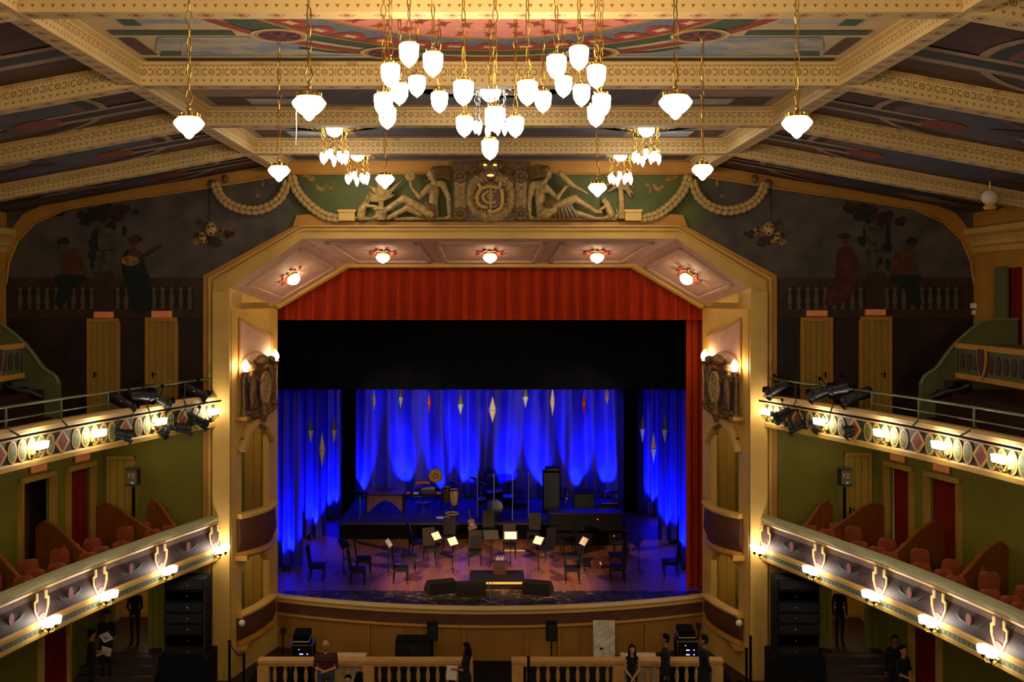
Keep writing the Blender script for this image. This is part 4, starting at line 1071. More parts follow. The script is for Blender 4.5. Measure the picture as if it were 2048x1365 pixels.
def bowl_light(px, py, Y, lab, metal='brass', n=9, rad=.27, lit='glass_on'):
    c = at(px, py, Y); zc = cz(c.x, ZP)
    c.z = zc
    g = thing('bowl_chandelier', lab, 'chandelier', c, 'bowl chandeliers on the far ceiling')
    MB().lathe([(.18, -.02), (.185, -.05), (.16, -.14), (.10, -.20), (.04, -.225), (0, -.23)], c, 18, caps=False).build('bowl', lit, g, smooth=True)
    q = MB()
    q.lathe([(.42, 0), (.40, -.03), (.30, -.05), (.20, -.03)], c, 24)
    for k in range(16):
        a = 2 * PI * k / 16; q.ball(c + Vector((.42 * math.cos(a), .42 * math.sin(a), -.03)), (.06, .06, .03), 6, 4); q.ball(c + Vector((.60 * math.cos(a + .2), .60 * math.sin(a + .2), -.015)), (.07, .05, .02), 6, 4)
    q.build('canopy', metal, g, smooth=True)
    for k in range(n):
        a = 2 * PI * k / n + .35; p = c + Vector((rad * math.cos(a), rad * math.sin(a), 0)); l = .50 + .05 * (k % 3)
        q = MB(); chain_mb(q, (p.x, p.y, p.z - .03), (p.x, p.y, p.z - l), .09, .005); q.lathe([(.012, 0.03), (.028, -.01), (.03, -.03)], (p.x, p.y, p.z - l), 8); st = q.build('drop_chain', metal, g)
        MB().lathe([(.028, 0), (.052, -.05), (.055, -.09), (.045, -.15), (.025, -.20), (.0, -.235)], (p.x, p.y, p.z - l - .02), 10, caps=False).build('drop_bulb', 'bulb_white', st, smooth=True)
bowl_light(669, 258, 24.2, 'brass bowl chandelier with hanging drops, nearer one left of centre')
bowl_light(1293, 258, 24.2, 'brass bowl chandelier with hanging drops, nearer one right of centre')
bowl_light(715, 311, 28.6, 'brass bowl chandelier with hanging drops, left one next to the arch wall')
bowl_light(1241, 311, 28.6, 'brass bowl chandelier with hanging drops, right one next to the arch wall')
bowl_light(981, 188, 19.8, 'silver bowl chandelier with drops behind the tulip lamp ring', 'silver')

# lamps on the soffit of the arch
slabs = ['on the left haunch of the arch soffit', 'in the left field of the arch soffit', 'in the middle field of the arch soffit', 'in the right field of the arch soffit', 'on the right haunch of the arch soffit']
SOFFs = [SOFF[0]] + SOFF[1:4] + [SOFF[4]]
for (c, n, u), lb in zip(SOFFs, slabs):
    g = thing('soffit_lamp', 'small lit opal lamp on an ornate rosette ' + lb, 'lamp', c, 'lamps under the proscenium arch')
    v = n.cross(u); q = MB()
    for k in range(16):
        a = 2 * PI * k / 16; r = .40 if k % 2 else .30
        p = c + u * r * math.cos(a) + v * r * math.sin(a) + n * .02
        q.tube([c + n * .02 + (u * math.cos(a) + v * math.sin(a)) * .2, p + n * .02, p + (u * -math.sin(a) + v * math.cos(a)) * .07 + n * .01], [.03, .035, .02], 6)
    q.build('rosette', 'clay', g, smooth=True)
    MB().lathe([(.2, .0), (.21, .03), (.17, .07), (.18, .09), (.12, .11)], c, 18, axis=n).build('ring_cap', 'brass', g, smooth=True)
    MB().lathe([(.12, .10), (.19, .14), (.20, .18), (.15, .25), (.08, .30), (.02, .33), (0, .335)], c, 18, axis=n, caps=False).build('glass', 'bulb_on' if False else 'glass_soffit', g, smooth=True)
# ------------------------------------------------------------------ balconies
M['wine'] = mat('dark_wine_paint', '#3a2420', .6, var=.3, scale=5)
M['slate'] = mat('slate_green_paint', '#39423c', .6, var=.3, scale=5)
M['mossoval'] = mat('moss_painted_oval', '#7c8452', .6, var=.5, scale=26)
M['mossdark'] = mat('dark_moss_paint', '#4c5230', .6, var=.4, scale=22)
def m_patt():
    m, nt, b = newmat('stencilled_green_band')
    u, v = uv(nt)
    D = ((u / .16).fr() - .5).abs() * .16 + ((v / .12).fr() - .5).abs() * .12
    c = mixc(nt, D.lt(.028), lin('#4a5a4c'), lin('#93603a')); c = mixc(nt, (D - .06).abs().lt(.010), c, lin('#8b9078'))
    nt.links.new(c, b.inputs['Base Color']); return m
M['patt'] = m_patt()
def m_swagband():
    m, nt, b = newmat('stencilled_mauve_band')
    u, v = uv(nt)
    D = (((u / .30).fr() - .5) * .30); w = (D * D + (v * 1. - .0) * 0).pw(.5)
    n = noise(nt, 9)
    f = ((u / .10).fr() - .5).abs().lt(.22) * ((v / .07).fr() - .5).abs().lt(.30)
    c = mixc(nt, n, lin('#5c4438'), lin('#7a5e4c')); c = mixc(nt, f, c, lin('#8e7460'))
    nt.links.new(c, b.inputs['Base Color']); return m
M['swagband'] = m_swagband()
M['rimtop'] = mat('balcony_rim_paint', '#a3a07a', .5, var=.1)
lab = {(-1, 1): 'left', (1, 1): 'right'}
def frame_on(s, y, z, off, prof=0.):
    p, n, d = bpt(s, y); return p + n * off + Vector((0, 0, z)), n, d * s      # d*s: rightwards as seen from the hall? fixed below
def oriented(o, s, y, z, off):
    p, n, d = bpt(s, y); o.location = p + n * off + Vector((0, 0, z))
LAMPY = [30.0, 27.7, 25.4, 23.35, 21.4, 19.2]
DIAY = [28.75, 26.5, 24.25, 22.15, 20.2]
for s, side in ((-1, 'left'), (1, 'right')):
    path = bpath(s)[:]; fl = s < 0
    # fine path
    fine = [tuple(p) for p in spl([Vector(p) for p in path], 3, False)]
    # ---- upper
    g = thing('upper_balcony', 'upper balcony with ovals and diamonds on its front, ' + side + ' side of the hall', 'balcony', (s * 7.6, P, 7.0))
    MB().sweep([(-.12, 7.66), (.06, 7.66), (.10, 7.72), (.10, 7.80), (.05, 7.86), (-.12, 7.86)], fine, flip=fl).build('rail_cap', 'cream_light', g)
    MB().sweep([(-.10, 7.0), (.02, 7.0), (.02, 7.66), (-.10, 7.66)], fine, flip=fl).build('front_panel', 'slate', g)
    MB().sweep([(0, 7.60), (.05, 7.60), (.05, 7.67), (0, 7.67)], fine, flip=fl).build('moulding', 'cream', g)
    MB().sweep([(-.12, 6.94), (.05, 6.98), (.06, 7.08), (.03, 7.12), (-.05, 7.12)], fine, flip=fl).build('base_moulding', 'cream', g)
    sl = MB(); wl = [(s * 13.42, y) for x, y in fine]
    for i in range(len(fine) - 1):
        a, b, c_, d_ = fine[i], fine[i + 1], wl[i + 1], wl[i]
        for z in (6.98, 7.28): sl.add([(p[0], p[1], z) for p in (a, b, c_, d_)], [(0, 1, 2, 3)])
    sl.build('floor_slab', 'floorred', g)
    def badge(y, zc, poly, off, m, nm, t=.02, sharp=True):
        p, n, d = bpt(s, y); d = d if d.x * 1 >= 0 else -d
        U = Vector((0, 0, 1)).cross(n); V = Vector((0, 0, 1))
        return MB().prism(poly, p + n * off + Vector((0, 0, zc)), U, V, n, t).build(nm, m, g)
    E_ = lambda rx, ry, n=18: [(rx * math.cos(2 * PI * k / n), ry * math.sin(2 * PI * k / n)) for k in range(n)]
    for y in DIAY:
        badge(y, 7.36, [(0, -.29), (.27, 0), (0, .29), (-.27, 0)], .025, 'cream', 'diamond_frame')
        badge(y, 7.36, [(0, -.20), (.18, 0), (0, .20), (-.18, 0)], .045, 'clay', 'diamond_panel', .006)
    for y in [29.95] + [(a + b) / 2 for a, b in zip(DIAY, DIAY[1:])] + [19.1]:
        for k in range(5):
            yy = y + (k - 2) * .315
            if yy > 30.3: continue
            badge(yy, 7.36, E_(.155, .24), .025, 'cream', 'oval_frame')
            badge(yy, 7.36, E_(.105, .19), .045, 'mossoval', 'oval_panel', .006)
    # ---- lower
    g = thing('lower_balcony', 'lower balcony with painted shields and double lamps on its front, ' + side + ' side of the hall', 'balcony', (s * 7.6, P, 3.3))
    MB().sweep([(-.14, 4.38), (.10, 4.38), (.15, 4.42), (.14, 4.48), (.05, 4.52), (-.14, 4.52)], fine, flip=fl).build('rail_cap', 'rimtop', g)
    MB().sweep([(0, 4.30), (.10, 4.30), (.13, 4.36), (.09, 4.39), (0, 4.39)], fine, flip=fl).build('moulding', 'cream_light', g)
    MB().sweep([(-.10, 3.70), (.16, 3.70), (.17, 3.85), (.12, 4.05), (.06, 4.22), (.05, 4.32), (-.10, 4.32)], fine, flip=fl).build('front_panel', 'wine', g, smooth=True)
    MB().sweep([(.0, 4.17), (.085, 4.17), (.068, 4.30), (0, 4.30)], fine, flip=fl).build('mauve_band', 'swagband', g)
    MB().sweep([(0, 3.58), (.20, 3.58), (.21, 3.66), (.17, 3.71), (0, 3.71)], fine, flip=fl).build('moulding', 'cream', g)
    MB().sweep([(-.1, 3.42), (.14, 3.42), (.17, 3.58), (-.1, 3.58)], fine, flip=fl).build('stencilled_band', 'patt', g)
    MB().sweep([(-.12, 3.28), (.05, 3.26), (.13, 3.32), (.16, 3.42), (-.1, 3.42)], fine, flip=fl).build('base_moulding', 'cream', g)
    sl = MB(); wl = [(s * (sidex(y) + .1), y) for x, y in fine]
    for i in range(len(fine) - 1):
        a, b, c_, d_ = fine[i], fine[i + 1], wl[i + 1], wl[i]
        for z in (3.30, 3.55): sl.add([(p[0], p[1], z) for p in (a, b, c_, d_)], [(0, 1, 2, 3)])
    sl.build('floor_slab', 'floorred', g)
    for y in LAMPY:
        badge(y, 4.0, [(-.09, .30), (-.09, .14), (-.19, .10), (-.17, -.06), (-.08, -.24), (0, -.32), (.08, -.24), (.17, -.06), (.19, .10), (.09, .14), (.09, .30)], .155, 'wine', 'shield', .02)
        for sg in (-1, 1):
            badge(y, 4.0, [(sg * a, b) for a, b in ((.12, .30), (.20, .30), (.20, .18), (.27, .14), (.26, -.04), (.17, -.22), (.06, -.34), (.03, -.30), (.13, -.18), (.21, -.04), (.22, .10), (.12, .13))], .15, 'cream_light', 'shield_border', .03)
            if False: badge(y, 3.82, [(sg * a, b) for a, b in ((.05, -.06), (.20, -.02), (.40, .10), (.42, .06), (.25, -.07), (.08, -.11))], .165, 'clay', 'ribbon', .015)
        badge(y, 3.80, E_(.12, .06, 10), .17, 'clay', 'rosette', .02)
    for y in [(a + b) / 2 for a, b in zip(LAMPY, LAMPY[1:])]:     # painted scroll and garland between the shields
        badge(y, 3.94, [(-.45, .10), (-.30, -.05), (0, -.12), (.30, -.05), (.45, .10), (.30, .02), (0, -.04), (-.30, .02)], .145, 'slate', 'garland_motif', .012)
        badge(y, 4.0, E_(.09, .13, 10), .15, 'clay', 'medallion', .012)

# lamp brackets on the fronts
def bracket_lamp(kind):
    g = thing('balcony_lamp', 'x', 'lamp', (0, 0, 0))
    q = MB()
    if kind == 'lower':
        q.lathe([(.03, 0), (.06, .02), (.03, .05)], (0, .0, -.10), 10, axis=(0, -1, 0))
        for sg in (-1, 1): q.tube([(0, 0, -.10), (sg * .04, -.10, -.16), (sg * .10, -.20, -.16), (sg * .13, -.24, -.08)], .013, 6)
        q.lathe([(.02, -.10), (.05, -.03), (.075, 0), (.06, .01)], (-.13, -.24, .01), 10).lathe([(.02, -.10), (.05, -.03), (.075, 0), (.06, .01)], (.13, -.24, .01), 10)
        q.build('bracket', 'brass', g, smooth=True)
        for sg in (-1, 1): MB().lathe([(.05, 0), (.10, .02), (.115, .08), (.12, .16), (.10, .165), (.02, .12)], (sg * .13, -.24, 0), 12).build('glass_cup', 'bulb_white', g, smooth=True)
    else:
        q.lathe([(.03, 0), (.06, .02), (.03, .05)], (0, 0, -.14), 10, axis=(0, -1, 0)); q.tube([(0, 0, -.14), (0, -.14, -.18), (0, -.22, -.1)], .014, 6)
        q.tube([(-.16, -.22, -.07), (-.08, -.22, -.10), (.08, -.22, -.10), (.16, -.22, -.07)], .012, 6)
        for x in (-.14, 0, .14): q.lathe([(.02, -.06), (.05, -.01), (.03, 0)], (x, -.22, 0), 8)
        q.build('bracket', 'brass', g, smooth=True)
        for x in (-.13, 0, .13): MB().lathe([(.04, 0), (.07, .02), (.075, .10), (.085, .145), (.03, .12)], (x, -.22, 0), 10).build('glass_cup', 'bulb_white', g, smooth=True)
    return g
for kind, z, ys, off in (('lower', 3.60, LAMPY[:5], .18), ('upper', 7.36, [29.85, 27.55, 25.25, 23.2, 21.25], .05)):
    proto = bracket_lamp(kind); first = True
    for s, side in ((-1, 'left'), (1, 'right')):
        for i, y in enumerate(ys):
            if s < 0 and i == 4: continue
            p, n, d = bpt(s, y); rz = math.atan2(n.y, n.x) + PI / 2
            lb = ('double' if kind == 'lower' else 'triple') + ' cup lamp on the ' + side + ' ' + kind + ' balcony front, ' + ORD[i] + ' from the arch'
            if first: o = proto; o.location = p + n * off + Vector((0, 0, z)); o.rotation_euler = (0, 0, rz); o['label'] = lb; o['group'] = kind + ' balcony lamps'; first = False
            else: clone(proto, p + n * off + Vector((0, 0, z)), rz, lb, kind + ' balcony lamps')

# mid-level doors, signs, speakers, wooden partitions and seats
def curtain(pts, z0, z1, name, m, par=None, amp=.05, wav=.22, sharp=1., n_per=8, flare=0., seed=0, thick=True):
    """a pleated cloth along a plan path"""
    pts = [Vector(p) for p in pts]; L = [0]
    for a, b in zip(pts, pts[1:]): L.append(L[-1] + (b - a).length)
    tot = L[-1]; N = max(8, int(tot / wav * n_per)); rr = random.Random(seed)
    ph = [rr.uniform(0, 6) for _ in range(3)]; q = MB(); rows = 12
    def pos(u):
        for i in range(len(L) - 1):
            if u <= L[i + 1] + 1e-6: return pts[i].lerp(pts[i + 1], (u - L[i]) / (L[i + 1] - L[i])), (pts[i + 1] - pts[i]).normalized()
        return pts[-1], (pts[-1] - pts[-2]).normalized()
    for r in range(rows + 1):
        t = r / rows; z = lerp(z1, z0, t)
        for i in range(N + 1):
            u = tot * i / N; p, d = pos(u); o = Vector((d.y, -d.x))
            w = math.sin(2 * PI * u / wav + ph[0] + .8 * math.sin(u * 1.3 + ph[1])) + .45 * math.sin(2 * PI * u / (wav * 2.7) + ph[2] + t * 1.2) + .2 * math.sin(2 * PI * u / (wav * .47) + t)
            a = amp * (.55 + .65 * t)
            p2 = p + o * w * a + d * flare * t * math.sin(u * .8 + ph[1]) 
            q.v.append(Vector((p2.x, p2.y, z)))
    for r in range(rows):
        for i in range(N):
            k = r * (N + 1) + i; q.f.append([k, k + 1, k + N + 2, k + N + 1]); q.uv.append(None); q.mi.append(0)
    return q.build(name, m, par, smooth='all')

for s, side in ((-1, 'left'), (1, 'right')):
    # door facing the hall beside the corner
    a, b = (at(215, 912, P), at(271, 912, P)) if s < 0 else (at(1688, 905, P), at(1742, 905, P))
    x0, x1 = a.x, b.x
    d = thing('balcony_door', ('closed pale yellow door behind the speaker stand on the left lower balcony' if s < 0 else 'ochre plank door ajar behind the speaker stand on the right lower balcony'), 'door', ((x0 + x1) / 2, P, 3.55))
    q = MB(); zt = a.z; q.bb(x0, x0 + .09, P - .09, P, 3.55, zt).bb(x1 - .09, x1, P - .09, P, 3.55, zt).bb(x0, x1, P - .1, P, zt - .1, zt); q.build('frame', 'door', d)
    for k in range(3):
        w3 = (x1 - x0 - .18) / 3; MB().bb(x0 + .09 + k * w3 + .008, x0 + .09 + (k + 1) * w3 - .008, P - .05, P - .01, 3.55, zt - .1).build('plank', 'yellow', d)
    MB().bb(x0 + .13, x0 + .17, P - .08, P - .04, 4.55, 4.72).bar((x0 + .15, P - .09, 4.66), (x0 + .27, P - .09, 4.66), .012, 6).build('handle', 'blackmetal', d)
    q = MB(); q.bb(min(s * 7.62, s * 7.72), max(s * 7.62, s * 7.72), P - .08, P, 3.5, 7.0).bb(min(s * 10.6, s * 10.78), max(s * 10.6, s * 10.78), P - .05, P + .01, 6.3, 7.0); struct(q, 'trim_corner_' + side, 'brown')
    # openings in the corridor wall
    for k, (ya, yb) in enumerate(((30.05, 28.95), (28.35, 27.1))):
        pa, pb = Vector((s * sidex(ya), ya)), Vector((s * sidex(yb), yb)); dd = (pb - pa).normalized(); nn = Vector((-s * abs(dd.y), -abs(dd.x) * 0 - .24)).normalized()
        g = thing('corridor_opening', ('far' if k == 0 else 'near') + ' framed doorway in the ' + side + ' lower balcony corridor wall, ' + ('with a red curtain' if (s > 0 or k == 0) else 'open to a brown passage'), 'doorway', (pa.x, pa.y, 3.55))
        for p_ in (pa, pb): MB().box((p_.x - s * .03, p_.y, 4.75), (.16, .12, 2.4), rz=0).build('jamb', 'door', g)
        c_ = (pa + pb) / 2; L = (pb - pa).length
        MB().box((c_.x - s * .03, c_.y, 6.0), (.14, L + .12, .14), rz=math.atan2(dd.y, dd.x) + PI / 2).build('lintel', 'door', g)
        bk = MB().box((c_.x + s * .75, c_.y, 4.75), (.05, L + .8, 2.5), rz=math.atan2(dd.y, dd.x) + PI / 2).build('passage_wall', 'brown' if k else 'darkwall', g)
        if s > 0 or k == 0:
            cs_ = [(pa.x + s * .12, pa.y - .1), (pb.x + s * .12, pb.y + .1)]
            tag(curtain(cs_, 3.56, 5.94, 'door_curtain', 'redcurtain', amp=.035, wav=.2, seed=k), 'dark red curtain hanging in the ' + ('far' if k == 0 else 'near') + ' doorway of the ' + side + ' lower balcony', 'curtain')
        U = Vector((dd.x, dd.y, 0)) * (1 if s < 0 else -1); U = U if U.x * 1 > -9 else U
        U = Vector((-dd.x, -dd.y, 0)) if s < 0 else Vector((dd.x, dd.y, 0))
        door_sign(Vector((c_.x - s * .06, c_.y, 6.22)), U, .62, .17, 'Camarotes' if k else 'Balcão', 'small orange sign above the ' + ('far' if k == 0 else 'near') + ' doorway on the ' + side + ' lower balcony')
    # speaker on a stand
    c = at(267 if s < 0 else 1689, 953, 29.6); zf = 3.55
    c = Vector((c.x, 29.6, c.z))
    sp_ = thing('loudspeaker', 'small grey boxed loudspeaker lettered FZ on the ' + side + ' lower balcony', 'loudspeaker', (c.x, c.y, c.z - .24))
    wv = -.12 if s < 0 else .12
    q = MB(); q.box(c, (.30, .30, .42)); q.build('cabinet', 'plastic', sp_)
    MB().box(c + Vector((0, -.16, 0)), (.27, .02, .38)).build('grille', mat('grey_grille', '#6a6c60', .7, var=.1) if s < 0 else bpy.data.materials['grey_grille'], sp_)
    MB().box(c + Vector((0, -.01, .225)), (.34, .34, .03)).build('flange', 'silver', sp_); MB().box(c + Vector((0, -.01, -.225)), (.34, .34, .03)).build('flange', 'silver', sp_)
    text_mesh('FZ', .17, parent=sp_, O=c + Vector((0, -.172, .03)), m='signtext'); MB().box(c + Vector((.02, -.175, -.15)), (.06, .01, .06)).build('badge', 'paper', sp_)
    st = thing('speaker_stand', 'black pole stand under the FZ loudspeaker, ' + side + ' lower balcony', 'stand', (c.x, c.y, zf))
    MB().bar((c.x, c.y, zf), (c.x, c.y, c.z - .24), .022).bar((c.x, c.y, zf + .9), (c.x, c.y, c.z - .3), .045).build('pole', 'blackmetal', st)
    for a in range(3): t = a * 2 * PI / 3 + .3; MB().bar((c.x, c.y, zf + .5), (c.x + .38 * math.cos(t), c.y + .38 * math.sin(t), zf + .02), .014, 6).build('leg', 'blackmetal', st)
    # curved wooden partitions of the boxes
    part = [((9.4, 30.3), (8.35, 29.35), 4.95), ((sidex(30.1), 30.1), (8.45, 28.35), 4.92), ((sidex(27.75), 27.75), (9.25, 25.75), 4.92), ((sidex(25.5), 25.5), (9.85, 23.5), 4.92), ((sidex(23.3), 23.3), (10.25, 21.3), 4.92)]
    for i, (A, B, zt) in enumerate(part):
        g = thing('box_partition', 'curved wooden box partition on the ' + side + ' lower balcony, ' + ORD[i] + ' from the stage', 'partition', (s * (A[0] + B[0]) / 2, (A[1] + B[1]) / 2, 3.55))
        A3, B3 = Vector((s * A[0], A[1], 0)), Vector((s * B[0], B[1], 0)); n = 14; top = []
        dirv = (B3 - A3).normalized(); th = Vector((-dirv.y, dirv.x, 0)) * .03; bowv = Vector((0, 1, 0))
        q = MB(); cap = MB(); vs = []
        for k in range(n + 1):
            t = k / n; p = A3.lerp(B3, t) + bowv * .12 * math.sin(PI * t)
            if t < .12: z = zt - .22 * (1 - t / .12)
            else: u = (t - .12) / .88; z = 4.42 + (zt - 4.42) * (.5 + .5 * math.cos(PI * min(1, u * 1.05))) 
            top.append(Vector((p.x, p.y, z))); vs.append(p)
        for k in range(n):
            a, b, c1, c2 = vs[k], vs[k + 1], top[k + 1], top[k]
            f = [Vector((a.x, a.y, 3.56)), Vector((b.x, b.y, 3.56)), c1, c2]
            q.add([p - th for p in f] + [p + th for p in f], [(0, 1, 2, 3), (7, 6, 5, 4), (3, 2, 6, 7)])
        q.build('panel', 'wood', g, smooth=True); MB().tube(top, .045, 6).build('cap_rail', 'wood', g, smooth=True)

# theatre seats in the boxes
def make_seat():
    g = thing('theatre_chair', 'x', 'chair', (0, 0, 0))
    q = MB(); n = 8                                     # shield shaped, slightly curved back
    vs = []
    for j, (z, w_) in enumerate(((.42, .19), (.60, .22), (.80, .23), (.93, .19), (.97, .10))):
        for k in range(n + 1):
            t = k / n * 2 - 1; vs.append(Vector((t * w_, -.22 - .05 * z + .05 * t * t, z)))
    fs = [(j * (n + 1) + k, j * (n + 1) + k + 1, (j + 1) * (n + 1) + k + 1, (j + 1) * (n + 1) + k) for j in range(4) for k in range(n)]
    q.add(vs, fs); q.add([v + Vector((0, .05, 0)) for v in vs], [f[::-1] for f in fs])
    m_ = len(vs)
    edge = [j * (n + 1) for j in range(5)] + [4 * (n + 1) + k for k in range(1, n + 1)] + [j * (n + 1) + n for j in (3, 2, 1, 0)] + [k for k in range(n - 1, 0, -1)]
    e2 = [i for i in edge]
    q.add([vs[i] for i in e2] + [vs[i] + Vector((0, .05, 0)) for i in e2], [(i, (i + 1) % len(e2), len(e2) + (i + 1) % len(e2), len(e2) + i) for i in range(len(e2))])
    q.build('backrest', 'seatred', g, smooth=True, world=False)
    MB().box((0, .02, .44), (.42, .42, .07), rx=.08).build('seat', 'seatred', g, world=False)
    for x, y in ((-.18, -.18), (.18, -.18), (-.18, .2), (.18, .2)): MB().bar((x, y, 0), (x, y * .9, .42), .018, 6).build('leg', 'blackmetal', g, world=False)
    return g
# unseen dome lamps added under balconies, in passages and boxes to brighten them
def dome(x, y, z, lab, es=10, r=.14):
    g = thing('fill_dome_lamp', lab, 'lamp', (x, y, z))
    MB().lathe([(r, 0), (r * .95, -.05), (r * .6, -.10), (0, -.12)], (x, y, z), 12, caps=False).build('glass', mat('lit_dome_glass_%d' % es, '#fff0d0', .3, var=0, emit=(1, .82, .50), es=es), g, smooth=True)
    MB().lathe([(r * 1.1, -.01), (r * 1.1, .0), (.02, .02)], (x, y, z), 12).build('rim', 'brass', g)
for s, side in ((-1, 'left'), (1, 'right')):
    for i, (y, o_) in enumerate(((29.3, 1.2), (26.9, 1.2), (24.3, 1.3), (21.5, 1.3), (18, 1.3))):
        dome(s * (abs(bpt(s, y)[0].x) + o_), y, 6.96, 'added opal fill lamp under the upper balcony, ' + ORD[i] + ' from the stage, ' + side, 30)
        if i in (0, 2, 3): dome(s * (abs(bpt(s, y)[0].x) + o_), y, 3.26, 'added opal fill lamp under the lower balcony, ' + ORD[i] + ' from the stage, ' + side, 14, .12)
    dome(s * 10.1, P + 1.6, 3.34, 'opal dome lamp in the ' + side + ' yellow passage', 55)
    dome(s * 7.7, RE - .9, 7.08, 'opal dome lamp in the upper ' + side + ' stage box', 45, .12); dome(s * 7.7, RE - .9, 3.18, 'opal dome lamp in the lower ' + side + ' stage box', 45, .12)
SEAT = make_seat(); used = False
for s, side in ((-1, 'left'), (1, 'right')):
    comp = [(29.6, 28.6), (27.7, 26.0), (25.5, 23.8), (23.2, 21.8), (21.0, 19.6)]
    for ci, (ya, yb) in enumerate(comp):
        k = 0
        for row in range(2):
            for j in range(3 if ci else 2):
                y = lerp(ya, yb, (j + .5) / (3 if ci else 2)) + (.25 if row else -.1)
                bx = bpt(s, min(y, 30.4))[0].x
                x = bx + s * (.62 + row * .95 + .1 * (j % 2))
                rz = -s * .35 + random.uniform(-.15, .15)
                lb = 'rust seat ' + ('by the rail' if row == 0 else 'at the back') + ', ' + ORD[j] + ' along, ' + ORD[ci] + ' box from the stage, ' + side + ' lower balcony'
                zz = 3.55 + .0
                if not used: SEAT.location = (x, y, zz); SEAT.rotation_euler = (0, 0, rz); SEAT['label'] = lb; SEAT['group'] = 'seats in the balcony boxes'; used = True
                else: clone(SEAT, (x, y, zz), rz, lb, 'seats in the balcony boxes')

# gallery: pipe rails, lighting bars, spotlights, stepped parapets
for s, side in ((-1, 'left'), (1, 'right')):
    g = thing('pipe_railing', 'grey green pipe railing on the upper balcony, ' + side + ' side', 'railing', (s * 8, P, 7.86))
    ys = [30.3, 29, 27.5, 26, 24.35, 22.5, 20.5]
    pt = [bpt(s, y)[0] + Vector((s * .06, 0, 8.30)) for y in ys]
    MB().tube(pt, .03, 8).build('top_rail', 'pipe', g, smooth=True)
    MB().tube([p + Vector((0, 0, -.27)) for p in pt[3:]], .018, 6).build('mid_rail', 'pipe', g)
    for i in (1, 3, 4, 5): MB().bar(Vector((pt[i].x, pt[i].y, 7.84)), pt[i], .028 if i != 1 else .012, 6).build('post', 'pipe', g)
    b = thing('lighting_bar', 'dark scaffold bar in front of the upper balcony carrying spotlights, ' + side + ' side', 'bar', (s * 7.5, P, 7.6))
    bp = [bpt(s, y)[0] + bpt(s, y)[1] * .35 + Vector((0, 0, 7.72)) for y in (30.0, 28.5, 27, 25.5, 24, 22.4, 20.5)]
    MB().tube(bp, .028, 8).build('pipe', 'blackmetal', b, smooth=True)
    for i in (1, 2, 4, 5): MB().bar(bp[i], pt[i] + Vector((s * .05, 0, -.40)), .02, 6).build('strut', 'pipe', b)
    q = MB(); c2 = [bp[1] + Vector((0, 0, 0)), bp[1] + Vector((s * .1, -.5, -.25)), bp[2] + Vector((0, .3, -.30)), bp[2]]
    tag(MB().tube(spl(c2, 5, False), .01, 5).build('power_cable', 'black'), 'thin black cable looping under the ' + side + ' lighting bar', 'cable')
    tag(MB().tube(spl([pt[0] + Vector((0, 0, .02)), pt[1] + Vector((0, 0, -.12)), pt[2] + Vector((0, 0, .04)), pt[3] + Vector((0, 0, -.06))], 5, False), .014, 5).build('rail_cable', 'black'), 'black cable tied along the ' + side + ' upper railing', 'cable')
def make_spot():
    g = thing('spotlight', 'x', 'spotlight', (0, 0, 0)); g.scale = (1.2, 1.2, 1.2)          # beam along +y, origin at the clamp
    MB().lathe([(.06, -.30), (.115, -.26), (.12, -.10), (.105, .0), (.105, .22), (.125, .24), (.125, .34)], (0, 0, -.30), 14, axis=(0, 1, 0), caps=True).build('body', 'plastic', g, world=False, smooth=True)
    MB().bar((-.125, 0, -.30), (-.125, 0, -.10), .010, 6).bar((.125, 0, -.30), (.125, 0, -.10), .010, 6).tube([(-.125, 0, -.10), (-.09, 0, -.05), (0, 0, -.04), (.09, 0, -.05), (.125, 0, -.10)], .010, 6).build('yoke', 'blackmetal', g, world=False)
    MB().box((0, 0, -.015), (.06, .05, .07)).build('clamp', 'blackmetal', g, world=False)
    MB().box((0, .36, -.18), (.22, .01, .12), rx=.5).build('barn_door', 'plastic', g, world=False); MB().box((0, .36, -.42), (.22, .01, .12), rx=-.5).build('barn_door', 'plastic', g, world=False)
    MB().ball((.12, -.02, -.30), .022, 8, 5).build('knob', 'chrome', g, world=False)
    return g
SPOT = make_spot(); used = False
spots = [  # px, py of the body, depth, yaw of the beam, pitch, over(1)/under(0) the bar
    (-1, 240, 803, 26.6, .9, -.6, 1), (-1, 277, 792, 27.2, .6, -.1, 1), (-1, 312, 797, 27.8, .9, -.5, 1), (-1, 385, 783, 29.4, .9, -.5, 1), (-1, 228, 866, 26.2, 1.2, -.25, 0), (-1, 307, 853, 27.7, 1.0, -.45, 0), (-1, 350, 855, 28.5, 1.2, -.15, 0), (-1, 387, 838, 29.2, 1.0, -.45, 0),
    (1, 1560, 775, 29.6, -.8, -.5, 1), (1, 1650, 783, 27.9, -.9, -.4, 1), (1, 1686, 778, 27.2, -.4, -.2, 1), (1, 1716, 792, 26.6, -1.1, -.4, 1), (1, 1577, 824, 29.2, -1.0, -.5, 0), (1, 1607, 846, 28.6, -1.2, -.45, 0), (1, 1656, 841, 27.7, -1.0, -.5, 0), (1, 1724, 855, 26.5, -1.2, -.35, 0)]
cnt = {-1: 0, 1: 0}
